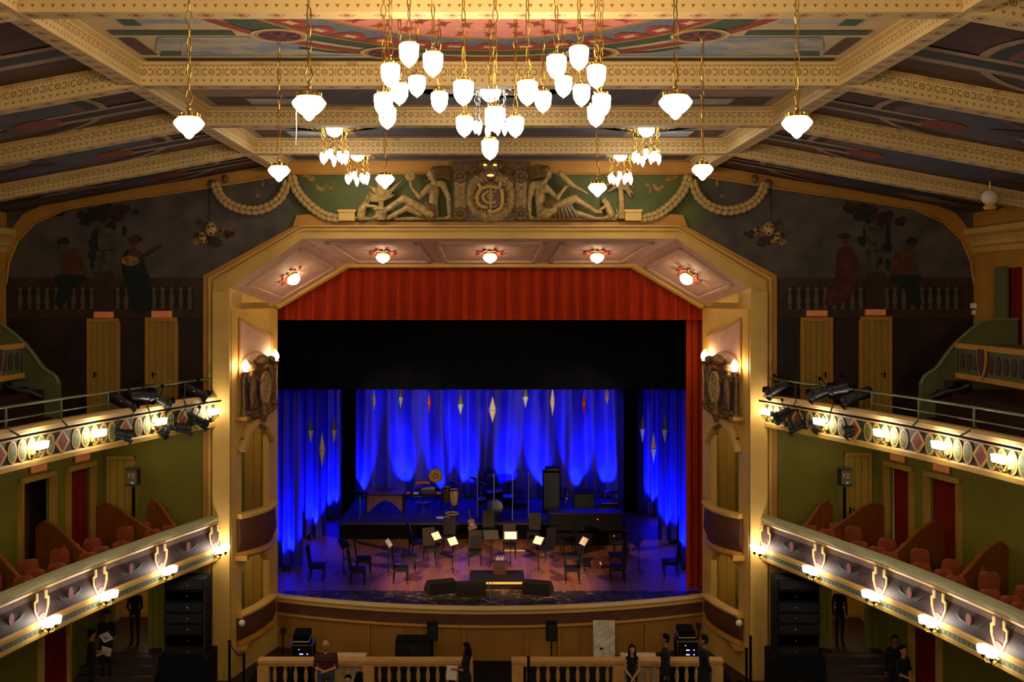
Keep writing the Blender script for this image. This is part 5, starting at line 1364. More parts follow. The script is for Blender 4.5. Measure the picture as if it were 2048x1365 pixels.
for s, px, py, Y, yaw, pit, over in spots:
    c = at(px, py, Y); cnt[s] += 1
    side = 'left' if s < 0 else 'right'
    names = ['black theatre spotlight', 'black stage lamp', 'black spotlight with barn doors']
    lb = 'black spotlight ' + ('rigged above' if over else 'hanging under') + ' the ' + side + ' lighting bar, ' + ORD[[p for p in spots if p[0] == s and p[6] == over].index((s, px, py, Y, yaw, pit, over))] + (' from the hall end' if s < 0 else ' from the arch')
    R_ = Matrix.Rotation(-yaw if True else 0, 4, 'Z') @ Matrix.Rotation(pit, 4, 'X')
    e = R_.to_euler()
    loc = c - (R_ @ Vector((0, 0, -.36)))
    if not used: o = SPOT; o.location = loc; o['label'] = lb; o['group'] = 'spotlights on the lighting bars'; used = True
    else: o = clone(SPOT, loc, None, lb, 'spotlights on the lighting bars')
    o.rotation_euler = e
# stepped gallery parapets with their painted fronts, curtains, heads
for s, side in ((-1, 'left'), (1, 'right')):
    g = thing('gallery_parapet', 'green S-curved stair parapet of the top gallery with painted front, ' + side + ' side', 'parapet', (s * 12, 28, 7.3))
    c = [(10.95, 7.3), (10.95, 8.35), (11.05, 8.55), (11.35, 8.75), (11.6, 9.1), (11.85, 9.4), (12.25, 9.75), (12.6, 9.95), (13.4, 9.97), (13.4, 7.3)]
    pts = [(s * x, z) for x, z in c]
    MB().xz(pts, 27.9, 28.1).build('curved_end', 'greengallery', g)
    MB().tube([(s * x, 27.9, z) for x, z in spl([Vector(p + (0,)) for p in c[1:-1]], 3, False) and [(p.x, p.y) for p in spl([Vector(p + (0,)) for p in c[1:-1]], 3, False)]], .04, 6).build('edge_moulding', 'mouldgreen', g, smooth=True)
    X = 11.05
    MB().bb(min(s * X, s * (X + .15)), max(s * X, s * (X + .15)), 16, 26, 8.68, 9.42).build('front', 'mossdark', g)
    for z0, z1 in ((9.34, 9.46), (8.64, 8.76)): MB().bb(min(s * (X - .03), s * (X + .18)), max(s * (X - .03), s * (X + .18)), 16, 26.05, z0, z1).build('moulding', 'gold', g)
    MB().bb(min(s * X, s * 13.4), max(s * X, s * 13.4), 25.95, 26.1, 8.68, 9.42).build('front_end', 'mossdark', g)
    for i in range(12):
        y = 25.7 - i * .36
        if i == 3:
            q = MB(); q.prism([(-.22, .36), (.22, .36), (.26, .1), (.15, -.22), (0, -.38), (-.15, -.22), (-.26, .1)], (s * (X - .03), y, 9.06), (0, 1, 0), (0, 0, 1), (-s, 0, 0), .03); q.build('shield_border', 'gold', g)
            MB().prism([(-.15, .32), (.15, .32), (.18, .1), (.1, -.16), (0, -.28), (-.1, -.16), (-.18, .1)], (s * (X - .06), y, 9.06), (0, 1, 0), (0, 0, 1), (-s, 0, 0), .02).build('shield', 'wine', g)
        else:
            MB().prism([(.12 * math.cos(k * PI / 7), .2 * math.sin(k * PI / 7)) for k in range(14)], (s * (X - .0), y, 9.05), (0, 1, 0), (0, 0, 1), (-s, 0, 0), .02).build('oval_panel', 'wine', g)
    q = MB(); q.bb(min(s * 11.1, s * 13.4), max(s * 11.1, s * 13.4), 16, 27.9, 7.28, 7.5); q.bb(min(s * 11.3, s * 13.4), max(s * 11.3, s * 13.4), 16, 27.9, 7.5, 8.2)
    q.build('dark_riser', 'floorred', g)
    tag(curtain([(s * 13.5, 29.5), (s * 13.5, 27.7)], 9.2, 11.3, 'gallery_curtain', 'redcurtain', amp=.03, wav=.3), 'plain dark red curtain high on the ' + side + ' gallery wall', 'curtain')
    # projector like fixture on the gallery
    c = at(45 if s < 0 else 1905, 782, 27.0)
    f = thing('followspot', 'dark follow spot resting on the ' + side + ' gallery', 'spotlight', c)
    q = MB(); q.lathe([(.08, -.45), (.13, -.4), (.13, .1), (.09, .15), (.09, .5)], c, 12, axis=(-s * .9, .3, -.35)); q.build('body', 'plastic', f, smooth=True)
    MB().bar(c, Vector((c.x, c.y, 7.5)), .03, 6).build('stand', 'blackmetal', f); MB().box(c + Vector((0, -.1, .18)), (.4, .3, .14), rz=.4).build('top_box', 'plastic', f)
c = at(1947, 612, 30.1)
g = thing('wall_camera', 'small white camera box on the pilaster right of the mural', 'camera', c); MB().box(c, (.1, .18, .14)).build('housing', 'paper', g); MB().bar(c, c + Vector((.2, .1, .1)), .02, 6).build('arm', 'blackmetal', g); MB().box(c + Vector((0, -.02, -.18)), (.08, .1, .12)).build('sensor', 'paper', g)
c = at(1980, 395, 25.3)
g = thing('ceiling_globe', 'unlit glass globe lamp under the right ceiling slope', 'lamp', c); MB().ball(c, .19, 16, 10).build('globe', 'glass_off', g, smooth=True); MB().lathe([(.12, -.28), (.16, -.22), (.1, -.17)], c, 14).build('holder', 'cream', g)
MB().bar(c + Vector((0, 0, .18)), Vector((c.x, c.y, cz(c.x, ZP))), .02, 6).build('rod', 'brass', g)
g = thing('exit_plate', 'small dark plate on the far left lower balcony wall', 'sign', (-sidex(25.3) + .03, 25.3, 5.95))
c = at(-2, 990, 25.0); pw = Vector((-sidex(24.9) + .04, 24.9, c.z)); g.location = pw
MB().box(pw, (.03, .45, .2), rz=-.25).build('plate', 'black', g); text_mesh('3', .14, parent=g, O=pw + Vector((.03, .17, 0)), U=(.25, .97, 0), m='paper')
# ------------------------------------------------------------------ stage
def arc(n=24, dx=6.55, y0=33.15, y1=31.75):
    return [(lerp(-dx, dx, k / n), y0 - (y0 - y1) * (1 - (abs(k / n * 2 - 1)) ** 2)) for k in range(n + 1)]
AR = arc()
q = MB(); pl = [(x, y + .1) for x, y in AR] + [(7.5, 33.2), (8.6, 34), (8.6, 48), (-8.6, 48), (-8.6, 34), (-7.5, 33.2)]
q.xy(pl, 1.3, ZS); struct(q, 'floor_stage', 'planks')
q = MB(); pl = [(x * .99, y + .12) for x, y in AR] + [(6.35, 33.75), (-6.35, 33.75)]
tag(q.xy(pl, ZS, ZS + .012).build('apron_carpet', 'worn'), 'worn black carpet strip along the front edge of the stage', 'carpet')
g = thing('orchestra_wall', 'curved cream and brown front of the stage above the orchestra pit', 'stage front', (0, 32, 0))
MB().sweep([(.0, 1.62), (-.14, 1.62), (-.16, 1.54), (-.12, 1.48), (0, 1.48)], AR, flip=True).build('lip', 'cream_light', g)
MB().sweep([(.0, 1.48), (-.08, 1.48), (-.10, 1.40), (-.05, 1.36), (0, 1.36)], AR, flip=True).build('lip_moulding', 'cream', g)
MB().sweep([(.05, 1.36), (-.02, 1.36), (-.02, 1.06), (.05, 1.06)], AR, flip=True).build('frieze', 'brown', g)
MB().sweep([(.05, 1.06), (-.05, 1.06), (-.07, 1.0), (-.03, .95), (.05, .95)], AR, flip=True).build('lower_moulding', 'gold', g)
MB().sweep([(.1, .95), (.02, .95), (.02, 0), (.1, 0)], AR, flip=True).build('wall', 'pitwall', g)
for x0, x1 in ((-3.55, -2.55), (-2.0, -.75), (1.05, 2.0), (3.6, 4.6)):
    for x in (x0, x1): 
        y = lerp(33.15, 31.75, 1 - (abs(x) / 6.55) ** 2); MB().bb(x - .02, x + .02, y - .06, y + .05, 0, .95).build('rib', 'gold', g)
# stage house
q = MB(); q.bb(-8.8, 8.8, 48.2, 48.4, 0, 13); q.bb(-9.0, -8.8, 33.3, 48.4, 0, 13); q.bb(8.8, 9.0, 33.3, 48.4, 0, 13); q.bb(-9, 9, 33.3, 48.4, 13, 13.1); q.bb(-9, -6.5, 33.38, 33.42, 0, 13); q.bb(6.5, 9, 33.38, 33.42, 0, 13); q.bb(-9, 9, 33.38, 33.42, 11.75, 13)
struct(q, 'wall_stage_house', 'velour')
tag(curtain([(-6.6, 33.55), (6.6, 33.55)], 9.83, 11.8, 'valance', 'valance', amp=.11, wav=.42, n_per=10, seed=4), 'vermilion pleated valance across the top of the stage opening', 'curtain')
tag(curtain([(6.05, 33.9), (7.3, 34.2)], 1.52, 10.2, 'leg_curtain', 'valance', amp=.06, wav=.26, seed=2), 'narrow red leg curtain at the right edge of the stage', 'curtain')
tag(curtain([(-7.6, 35.0), (7.6, 35.0)], 7.58, 10.6, 'black_border', 'velour', amp=.02, wav=.9, seed=5), 'wide black border curtain under the red valance', 'curtain')
back = curtain([(-6.6, 46.28), (6.6, 46.28)], 1.55, 8.4, 'back_curtain', 'bluecurtain', amp=.11, wav=.95, n_per=16, flare=.25, seed=6)
tag(back, 'blue-lit satin curtain across the back of the stage', 'curtain')
legs = [(-1, 36.7, 6.9, 6.28, 'nearest the audience on the left'), (-1, 41.4, 7.3, 6.15, 'middle one on the left'), (-1, 44.9, 7.0, 6.1, 'farthest back on the left'), (1, 36.9, 7.2, 6.35, 'nearest the audience on the right'), (1, 40.6, 7.4, 6.2, 'middle one on the right'), (1, 45.4, 7.2, 6.35, 'farthest back on the right')]
for s, Y, xo, xi, lb in legs:
    a, b = (-xo, -xi) if s < 0 else (xi, xo)
    tag(curtain([(a - (1.0 if s < 0 else 0), Y + .1), (b + (1.0 if s > 0 else 0), Y)], ZS + .02, 9.4, 'side_curtain', 'bluecurtain', amp=.08, wav=.36, n_per=12, seed=int(Y)), 'tall blue-lit side curtain, ' + lb, 'curtain')
for s in (-1, 1):
    tag(curtain([(s * 6.15, 45.9), (s * 5.6, 46.0)], ZS + .02, 9.4, 'masking_curtain', 'velour', amp=.04, wav=.3), 'narrow black masking curtain at the ' + ('left' if s < 0 else 'right') + ' edge of the back curtain', 'curtain')
    MBx = MB()

# riser
R0, R1, RZ = 40.9, 46.0, ZS + .62
g = thing('riser', 'long black percussion riser across the rear of the stage', 'platform', (0, 43, ZS))
for k in range(5):
    x0 = -5.6 + k * 2.14; MB().bb(x0 + .01, x0 + 2.13, R0, R1, RZ - .08, RZ).build('deck', mat('riser_deck', '#1a171b', .65, var=.2) if k == 0 else bpy.data.materials['riser_deck'], g)
    MB().bb(x0 + .01, x0 + 2.13, R0 + .02, R0 + .05, ZS, RZ - .08).build('skirt', 'velour', g)
MB().bb(-5.6, -5.57, R0, R1, ZS, RZ - .08).build('side_skirt', 'velour', g)

# light fixtures on the floor and their beams
def par(px, py, Y, zf, lab, power=260, tilt=.10, col=(.014, .06, 1.0), size=1.0, aimx=0., dist=.7):
    x = (px - 980) * Y / F
    g = thing('par_light', lab, 'stage light', (x, Y, zf), 'blue floor lights')
    MB().lathe([(.11, 0), (.12, .03), (.10, .10), (.10, .16), (.085, .16)], (x, Y, zf), 14).build('body', 'plastic', g, smooth=True)
    MB().lathe([(0, .150), (.085, .158)], (x, Y, zf), 14, caps=False).build('lens', 'led_blue', g)
    MB().box((x - .13, Y, zf + .07), (.012, .05, .14)).box((x + .13, Y, zf + .07), (.012, .05, .14)).build('bracket', 'blackmetal', g)
    l = bpy.data.lights.new('beam', 'SPOT'); l.energy = power; l.color = col; l.spot_size = math.radians(50 * size); l.spot_blend = .6; l.shadow_soft_size = .05
    o = bpy.data.objects.new('beam', l); C.objects.link(o); o.location = (0, 0, .18); o.parent = g
    d = Vector((aimx, tilt, 1)).normalized(); o.rotation_euler = d.to_track_quat('-Z', 'Y').to_euler()
PARS = [(728, 45.95, .38, -.13), (808, 45.95, .39, .0), (880, 45.95, .38, 0), (938, 45.95, .39, -.06), (1010, 45.95, .39, .0), (1083, 45.95, .38, 0), (1156, 45.95, .38, .0), (1212, 45.95, .39, .12)]
for i, (px, Y, tl, ax) in enumerate(PARS):
    par(px, 1000, Y, RZ, 'blue floor light behind the riser instruments, ' + ORD[i] + ' from the left', 1700, tl, aimx=ax, size=1.08)
for px, Y, lb, pw in ((572, 36.3, 'blue floor light by the nearest left side curtain', 1300), (622, 41.0, 'blue floor light by the middle left side curtain', 1400), (661, 44.5, 'blue floor light by the farthest left side curtain', 1200),
                      (1372, 36.5, 'blue floor light by the nearest right side curtain', 1300), (1346, 40.2, 'blue floor light by the middle right side curtain', 1300), (1314, 45.0, 'blue floor light by the farthest right side curtain', 1300)):
    par(px, 0, Y, ZS, lb, pw * .85, .40, size=1.12)

# hanging paper lanterns, long double cones
def spindle(px, py0, py1, wpx, Y, kind, lab):
    a, b = at(px, py0, Y), at(px, py1, Y); H = a.z - b.z; w_ = wpx * Y / F / 2; cc = Vector((a.x, Y, b.z + H * .48))
    g = thing('hanging_spindle', lab, 'ornament', cc, 'spindle ornaments hanging over the stage')
    up, dn = a.z - cc.z, cc.z - b.z
    n = 14 if kind == 'ribbed' else 6
    for nm, hh in (('upper_cone', up), ('lower_cone', -dn)):
        q = MB()
        if kind == 'ribbed':
            prof = []
            for k in range(19):
                t = k / 18; r = w_ * (1 - t); prof += [(r, hh * t), (max(r - .02, .001), hh * min(1, t + .02))]
        else: prof = [(w_, 0), (.004, hh)]
        q.lathe(prof, cc, n)
        mm = {'ribbed': 'lantern', 'silver': 'palesilver' if nm == 'lower_cone' else 'darksilver', 'red': 'vermil'}[kind]
        q.build(nm, mm, g, smooth=(kind == 'ribbed') and 'all')
    MB().lathe([(w_ * 1.02, -.01), (w_ * 1.02, .01)], cc, n).build('rim', 'silver', g)
    MB().bar(Vector((a.x, Y, a.z - .02)), Vector((a.x, Y, 9.3)), .004, 4).build('wire', 'black', g)
M['lantern'] = mat('ribbed_paper_lantern', '#f0d6c0', .7, var=.05)
M['darksilver'] = mat('dark_silver_foil', '#6a6a66', .45, metal=.3, var=.2)
M['palesilver'] = mat('pale_silver_foil', '#ececf0', .4, metal=.25, var=.1)
M['vermil'] = mat('vermilion_foil', '#c8301c', .4, var=.1)
sp = [(621, 832, 887, 12, 38, 'silver', 'slim silver spindle hanging far left beside the side curtain'), (644, 862, 937, 14, 38, 'ribbed', 'long ribbed paper spindle hanging on the left side'), (668, 831, 887, 12, 38.6, 'silver', 'slim silver spindle between left curtain and back curtain'),
      (748, 778, 823, 9, 40, 'ribbed', 'small pale ribbed spindle, first over the back curtain'), (801, 772, 817, 11, 40, 'silver', 'small silver spindle touching the black border on the left'), (858, 785, 826, 9, 40, 'red', 'small red spindle left of centre'),
      (921, 786, 830, 13, 40, 'silver', 'small silver spindle next to the central ribbed one'), (985, 792, 847, 17, 40, 'ribbed', 'broad ribbed paper spindle at the centre of the stage'), (1051, 770, 816, 13, 40, 'silver', 'small silver spindle touching the black border, right of centre'),
      (1105, 771, 834, 11, 40, 'ribbed', 'tall ribbed paper spindle right of centre'), (1168, 786, 828, 9, 40, 'red', 'small red spindle right of centre'), (1214, 771, 812, 12, 40, 'ribbed', 'small ribbed spindle, last over the back curtain'),
      (1285, 828, 885, 11, 38.6, 'silver', 'slim silver spindle against the black masking at right'), (1307, 862, 930, 13, 38, 'ribbed', 'long ribbed paper spindle hanging on the right side'), (1330, 829, 887, 12, 38, 'silver', 'slim silver spindle far right beside the side curtain')]
for a in sp: spindle(*a)
# front-of-house light that picks out the stage
def spotl(loc, tgt, e, col, ang, name='front_light', soft=.15):
    l = bpy.data.lights.new(name, 'SPOT'); l.energy = e; l.color = col; l.spot_size = math.radians(ang); l.spot_blend = .6; l.shadow_soft_size = soft
    o = bpy.data.objects.new(name, l); C.objects.link(o); o.location = loc
    o.rotation_euler = (Vector(tgt) - Vector(loc)).to_track_quat('-Z', 'Y').to_euler(); return o
spotl((-7.4, 27.8, 8.0), (0, 36.5, 1.5), 9000, (1, .58, .30), 30)
spotl((7.4, 27.8, 8.0), (0, 36.5, 1.5), 9000, (1, .58, .30), 30)
spotl((-3, 4, 8.6), (0, 40, 5.6), 3300, (1, .80, .60), 17)
spotl((3, 4, 8.6), (0, 40, 5.6), 3300, (1, .80, .60), 17)
spotl((-7.4, 27.6, 7.6), (0, 39.5, 6.1), 1700, (1, .88, .74), 25)
spotl((7.4, 27.6, 7.6), (0, 39.5, 6.1), 1700, (1, .88, .74), 25)
for x in (-5.5, 5.5):
    spotl((x * 1.05, 36, 9.2), (x * 1.05, 36.2, 1.5), 130, (.20, .05, 1), 45, 'blue_top_light')

# chairs
def make_chair():
    g = thing('orchestra_chair', 'x', 'chair', (0, 0, 0))          # faces +y
    MB().box((0, 0, .47), (.46, .46, .07)).build('seat', 'chairblack', g, world=False)
    q = MB(); q.add([(-.22, -.21, .45), (.22, -.21, .45), (.22, -.30, 1.10), (-.22, -.30, 1.10), (-.22, -.25, .45), (.22, -.25, .45), (.22, -.35, 1.09), (-.22, -.35, 1.09)],
        [(0, 1, 2, 3), (7, 6, 5, 4), (3, 2, 6, 7), (0, 3, 7, 4), (1, 5, 6, 2), (0, 4, 5, 1)]); q.build('backrest', 'chairblack', g, world=False)
    MB().box((0, 0, .41), (.44, .44, .06)).build('apron', 'cloth_black', g, world=False)
    for x, y in ((-.20, .20), (.20, .20), (-.20, -.21), (.20, -.21)):
        MB().tube([(x, y, .42), (x * 1.02, y * (1.0 if y > 0 else 1.12), 0)], [.026, .018], 4).build('leg', 'cloth_black', g, world=False)
    return g
CH = make_chair(); used = False
def feet(px, py, z=ZS): return atz(px, py, z)
# px, py of the floor under the chair's middle, heading (deg, 0 = away from the hall, -90 = faces right), label
chairs = [(635, 1160, -90, 'alone at the far left front of the stage'), (716, 1168, -88, 'left group, front row, nearer the side curtain'), (728, 1146, -80, 'left group, second row, nearer the side curtain'),
          (802, 1166, -90, 'left group, front row, beside the floor monitor'), (818, 1142, -84, 'left group, second row, nearer the centre'), (834, 1110, -70, 'in front of the riser below the marimba end'),
          (862, 1124, 20 + 180, 'left of centre with two music stands before it'), (897, 1100, 175, 'back to the riser left of centre'), (950, 1130, 180, 'left middle chair facing the podium'), (977, 1078, 180, 'against the riser below the drum kit'),
          (1019, 1116, 180, 'behind the music stand with a white score'), (1068, 1090, 170, 'against the riser, right of the drum screen'), (1090, 1124, 130, 'turned inward, right of centre'), (1135, 1106, 100, 'right group, third row, by the piano'),
          (1142, 1140, 92, 'right group, second row, nearer the centre'), (1144, 1166, 90, 'right group, front row, nearer the centre'), (1232, 1138, 90, 'right group, second row, nearer the side curtain'), (1234, 1164, 90, 'right group, front row, nearer the side curtain'),
          (1340, 1152, 90, 'alone at the far right front of the stage'), (1240, 1108, 80, 'right group, third row, behind the others')]
for px, py, hd, lb in chairs:
    p = feet(px, py)
    if p.y > R0 - .45: p = Vector((p.x * (R0 - .45) / p.y, R0 - .45, ZS))
    lb = 'black high-backed chair, ' + lb
    p.z = ZS
    if not used: CH.location = p; CH.rotation_euler = (0, 0, math.radians(hd)); CH['label'] = lb; CH['group'] = 'orchestra chairs'; used = True
    else: clone(CH, p, math.radians(hd), lb, 'orchestra chairs')

def music_stand(px, py, yaw, lab, sheet=True, z=ZS, h=1.05, tilt=.6):
    p = feet(px, py, z); g = thing('music_stand', lab, 'music stand', p, 'music stands')
    MB().bar(p, p + Vector((0, 0, h)), .014, 6).build('pole', 'blackmetal', g)
    for k in range(3):
        t = yaw + k * 2 * PI / 3; MB().bar(p + Vector((0, 0, .18)), p + Vector((.28 * math.cos(t), .28 * math.sin(t), .01)), .010, 6).build('leg', 'blackmetal', g)
    U = Vector((math.cos(yaw), math.sin(yaw), 0)); nrm = Vector((math.sin(yaw) * math.cos(tilt), -math.cos(yaw) * math.cos(tilt), math.sin(tilt))); V = nrm.cross(U) if nrm.cross(U).z > 0 else -nrm.cross(U)
    O = p + Vector((0, 0, h))
    MB().prism([(-.25, -.16), (.25, -.16), (.25, .17), (-.25, .17)], O, U, V, nrm, .01).build('desk', 'plastic', g)
    MB().prism([(-.25, -.17), (.25, -.17), (.25, -.15), (-.25, -.15)], O, U, V, nrm, .06).build('ledge', 'plastic', g)
    if sheet:
        s_ = MB().prism([(-.20, -.13), (-.005, -.13), (-.005, .13), (-.20, .13)], O + nrm * .012, U, V, nrm, .004); s_.prism([(.005, -.13), (.20, -.13), (.20, .13), (.005, .13)], O + nrm * .012, U, V, nrm, .006)
        tag(s_.build('sheet_music', 'paper'), 'open white sheet music on the ' + lab.replace('black music stand', 'stand'), 'sheet music', 'sheets on the music stands')
for a in ((687, 1152, 1.2, 'black music stand at the far left chairs', False), (777, 1152, 1.4, 'black music stand between the left chair pairs', True), (872, 1136, 1.0, 'black music stand before the chair left of centre', True),
          (905, 1148, .9, 'black music stand beside the left floor monitor', True), (982, 1134, .2, 'black music stand tipped dark near the podium', False), (1021, 1135, 0., 'black music stand holding the bright score at centre', True),
          (1077, 1146, -.9, 'black music stand right of the podium with a white score', True), (1168, 1148, -1.2, 'black music stand between the right chair pairs', True), (1277, 1148, -1.4, 'black music stand at the far right chairs', False), (1258, 1118, -1.2, 'black music stand behind the right chairs', False)):
    music_stand(*a)
def wedge(px, py, yaw, lab, w_=.62):
    p = feet(px, py); g = thing('floor_monitor', lab, 'loudspeaker', p, 'floor monitors')
    R_ = Matrix.Rotation(yaw, 3, 'Z'); poly = [(-.28, 0), (.26, 0), (.30, .12), (-.02, .42), (-.28, .36)]
    U = R_ @ Vector((0, 1, 0)); N = R_ @ Vector((1, 0, 0)); O = p - N * w_ / 2
    MB().prism(poly, O, U, (0, 0, 1), N, w_).build('cabinet', 'black', g)
    V = (U * -.32 + Vector((0, 0, .30))).normalized(); n2 = (U * .30 + Vector((0, 0, .32))).normalized()
    MB().prism([(-w_ * .44, -.19), (w_ * .44, -.19), (w_ * .44, .19), (-w_ * .44, .19)], p + U * .14 + Vector((0, 0, .27)) + n2 * .012, N, V, n2, .01).build('grille', 'plastic', g)
    MB().box(p + Vector((0, 0, .2)) - N * (w_ / 2 + .01), (.02, .12, .03), rz=yaw).build('handle', 'blackmetal', g)
wedge(880, 1186, .35, 'black wedge floor monitor left of the podium', .85); wedge(942, 1190, .05, 'black wedge floor monitor directly before the podium', .9); wedge(1076, 1188, -.3, 'black wedge floor monitor right of the podium', .85)
p0, p1 = feet(938, 1180), feet(1050, 1180)
g = thing('podium', 'low black conductor podium at the front of the stage', 'platform', ((p0.x + p1.x) / 2, p0.y + .7, ZS))
MB().bb(p0.x, p1.x, p0.y, p0.y + 1.5, ZS + .01, ZS + .22).build('platform', 'black', g); MB().bb(p0.x, p1.x, p0.y - .02, p0.y + .02, ZS + .17, ZS + .23).build('edge_strip', 'cream', g)
q = feet(999, 1163); tag(MB().bb(q.x - .2, q.x + .2, q.y - .12, q.y + .16, ZS + .23, ZS + .62).build('stage_box_case', mat('dark_red_case', '#24100e', .5, var=.1)), 'small dark reddish box standing on the podium', 'box')
for i in range(6):
    c = feet(993 + i * 2.8, 1128 - (i % 2) * 3); g_ = tag(MB().lathe([(.03, 0), (.032, .14), (.012, .19), (.012, .22)], (c.x, c.y, ZS), 8).build('water_bottle', mat('clear_plastic', '#7a7aa0', .1, var=0) if i == 0 else bpy.data.materials['clear_plastic'], smooth=True), 'clear water bottle behind the podium box, ' + ORD[i] + ' of the six', 'bottle', 'water bottles')
# thin white crossed stand on the apron
c = feet(985, 1213); g = thing('folding_stand', 'white folding X stand lying at the centre of the stage edge', 'stand', c)
q = MB()
for a, b in (((-.32, 0, .02), (.32, .1, .18)), ((-.32, .1, .18), (.32, 0, .02)), ((-.32, 0, .02), (-.32, .1, .2)), ((.32, 0, .02), (.32, .1, .2)), ((-.05, .05, .1), (-.12, .35, .62)), ((0, .05, .1), (.0, .4, .6))): q.bar(c + Vector(a), c + Vector(b), .010, 5)
q.build('frame', 'silver', g)

# ---- instruments on the riser
def onr(px, py, Y): v = at(px, py, Y); return v
# marimba
mx0, mx1, my = (735 - 980) * 42.3 / F, (808 - 980) * 42.3 / F, 42.3
g = thing('marimba', 'marimba with brown resonator tubes on the left of the riser', 'marimba', ((mx0 + mx1) / 2, my, RZ))
top = RZ + .86
for i in range(26):
    t = i / 25; x = lerp(mx0 + .03, mx1 - .03, t); L = lerp(.42, .24, t)
    MB().box((x, my - .08, top), (.042, L, .02)).build('bar', mat('rosewood_bar', '#7d3f3a', .35, var=.2) if i == 0 else bpy.data.materials['rosewood_bar'], g)
    if i % 7 not in (2, 6): MB().box((x + .02, my + .24, top + .03), (.036, L * .8, .02)).build('bar', bpy.data.materials['rosewood_bar'], g)
    l = .22 + .5 * (abs(t - .5) * 2) ** 1.6
    MB().lathe([(.024, 0), (.024, -l)], (x, my - .2, top - .03), 8).build('resonator', mat('copper_tube', '#8a5a44', .4, metal=.5, var=.1) if i == 0 else bpy.data.materials['copper_tube'], g, smooth=True)
q = MB(); q.bar((mx0, my - .28, top - .04), (mx1, my - .24, top - .04), .02).bar((mx0, my + .3, top - .04), (mx1, my + .2, top - .04), .02); q.bar((mx0, my - .28, RZ + .15), (mx1, my - .24, RZ + .15), .015)
for x in (mx0, mx1): q.bar((x, my - .28, RZ), (x, my - .28, top), .022).bar((x, my + .28, RZ), (x, my + .28, top), .022).bar((x, my - .28, top - .05), (x, my + .28, top - .05), .02)
q.build('frame', 'blackmetal', g)
def tripod(q, x, y, z, h, r=.26):
    q.bar((x, y, z + .1), (x, y, z + h), .014, 6)
    for k in range(3): t = k * 2 * PI / 3 + .5; q.bar((x, y, z + .28), (x + r * math.cos(t), y + r * math.sin(t), z + .01), .012, 6)
def cymbal(px, py, Y, rad, lab, tilt=(0, 0), metal='brass', zf=None):
    c = at(px, py, Y); zf = RZ if zf is None else zf
    g = thing('cymbal', lab, 'cymbal', (c.x, c.y, zf)); q = MB(); tripod(q, c.x, c.y, zf, c.z - zf); q.build('stand', 'chrome', g, smooth=True)
    MB().lathe([(0, .03), (.04, .03), (.06, .012), (rad, -.01), (rad, -.014), (.05, .006), (0, .02)], c, 20, axis=(tilt[0], tilt[1], 1)).build('plate', metal, g, smooth=True)
cymbal(720, 985, 41.6, .34, 'dark cymbal on a chrome tripod at the left end of the riser', (.08, -.1), 'blackmetal')
cymbal(948, 957, 43.2, .20, 'small brass cymbal beside the plastic drum screen', (.2, -.1)); cymbal(905, 965, 43.6, .2, 'small red-lit cymbal above the conga drum', (.3, -.1), 'blackmetal')
cymbal(845, 1004, 42.2, .28, 'shallow white-headed drum cymbal on a low stand', (0, 0), 'silver')
# gong
c = at(871, 952, 44.0); g = thing('gong', 'round bronze gong on a tall stand behind the percussion', 'gong', (c.x, c.y, RZ))
MB().lathe([(0, -.03), (.07, -.03), (.1, 0), (.27, 0), (.29, .02), (.29, .06), (.27, .04), (0, .02)], c, 28, axis=(0, 1, 0)).build('disc', mat('gong_bronze', '#8a6c34', .4, metal=.8, var=.3, scale=8), g, smooth=True)
q = MB(); tripod(q, c.x, c.y + .1, RZ, c.z + .36 - RZ); q.bar((c.x - .12, c.y + .1, c.z + .36), (c.x + .12, c.y + .1, c.z + .36), .015); q.bar((c.x - .08, c.y + .05, c.z + .25), (c.x - .08, c.y + .1, c.z + .36), .005, 4).bar((c.x + .08, c.y + .05, c.z + .25), (c.x + .08, c.y + .1, c.z + .36), .005, 4); q.build('stand', 'blackmetal', g)
# woodblock
c = at(845, 966, 43.4); g = thing('wood_block', 'bright orange wooden block on a thin stand', 'percussion', (c.x, c.y, RZ))
MB().lathe([(.0, -.28), (.05, -.27), (.06, -.2), (.06, .2), (.05, .27), (0, .28)], c, 10, axis=(1, 0, 0)).build('block', 'orange_wood', g, smooth=True); q = MB(); tripod(q, c.x, c.y, RZ, c.z - RZ - .05); q.build('stand', 'blackmetal', g)
# percussion table and boxes
c0, c1 = at(806, 988, 43.0), at(886, 988, 43.0)
g = thing('percussion_table', 'dark table of small percussion behind the marimba end', 'table', ((c0.x + c1.x) / 2, 43, RZ))
q = MB(); q.bb(c0.x, c1.x, 42.8, 43.3, c0.z - .04, c0.z); q.build('top', 'black', g)
for x in (c0.x + .05, c1.x - .05):
    for y in (42.85, 43.25): MB().bar((x, y, RZ), (x, y, c0.z - .03), .02, 6).build('leg', 'blackmetal', g)
for i, (px, w_, h_, mm, lb) in enumerate(((816, .16, .05, 'orange_wood', 'small orange percussion piece on the dark table'), (832, .2, .04, 'paper', 'flat pale piece on the dark table'), (856, .55, .16, 'plastic', 'black keyboard box on the percussion table'), (857, .5, .06, 'silver', 'grey slab lying on top of the black box'), (877, .2, .05, 'orange_wood', 'small brown block at the right end of the dark table'))):
    c = at(px, 988, 43.0); zz = c0.z + (.17 if i == 3 else 0)
    tag(MB().box((c.x, 43.05, zz + h_ / 2 + .002), (w_, .26, h_)).build('percussion_block', mm), lb, 'percussion')
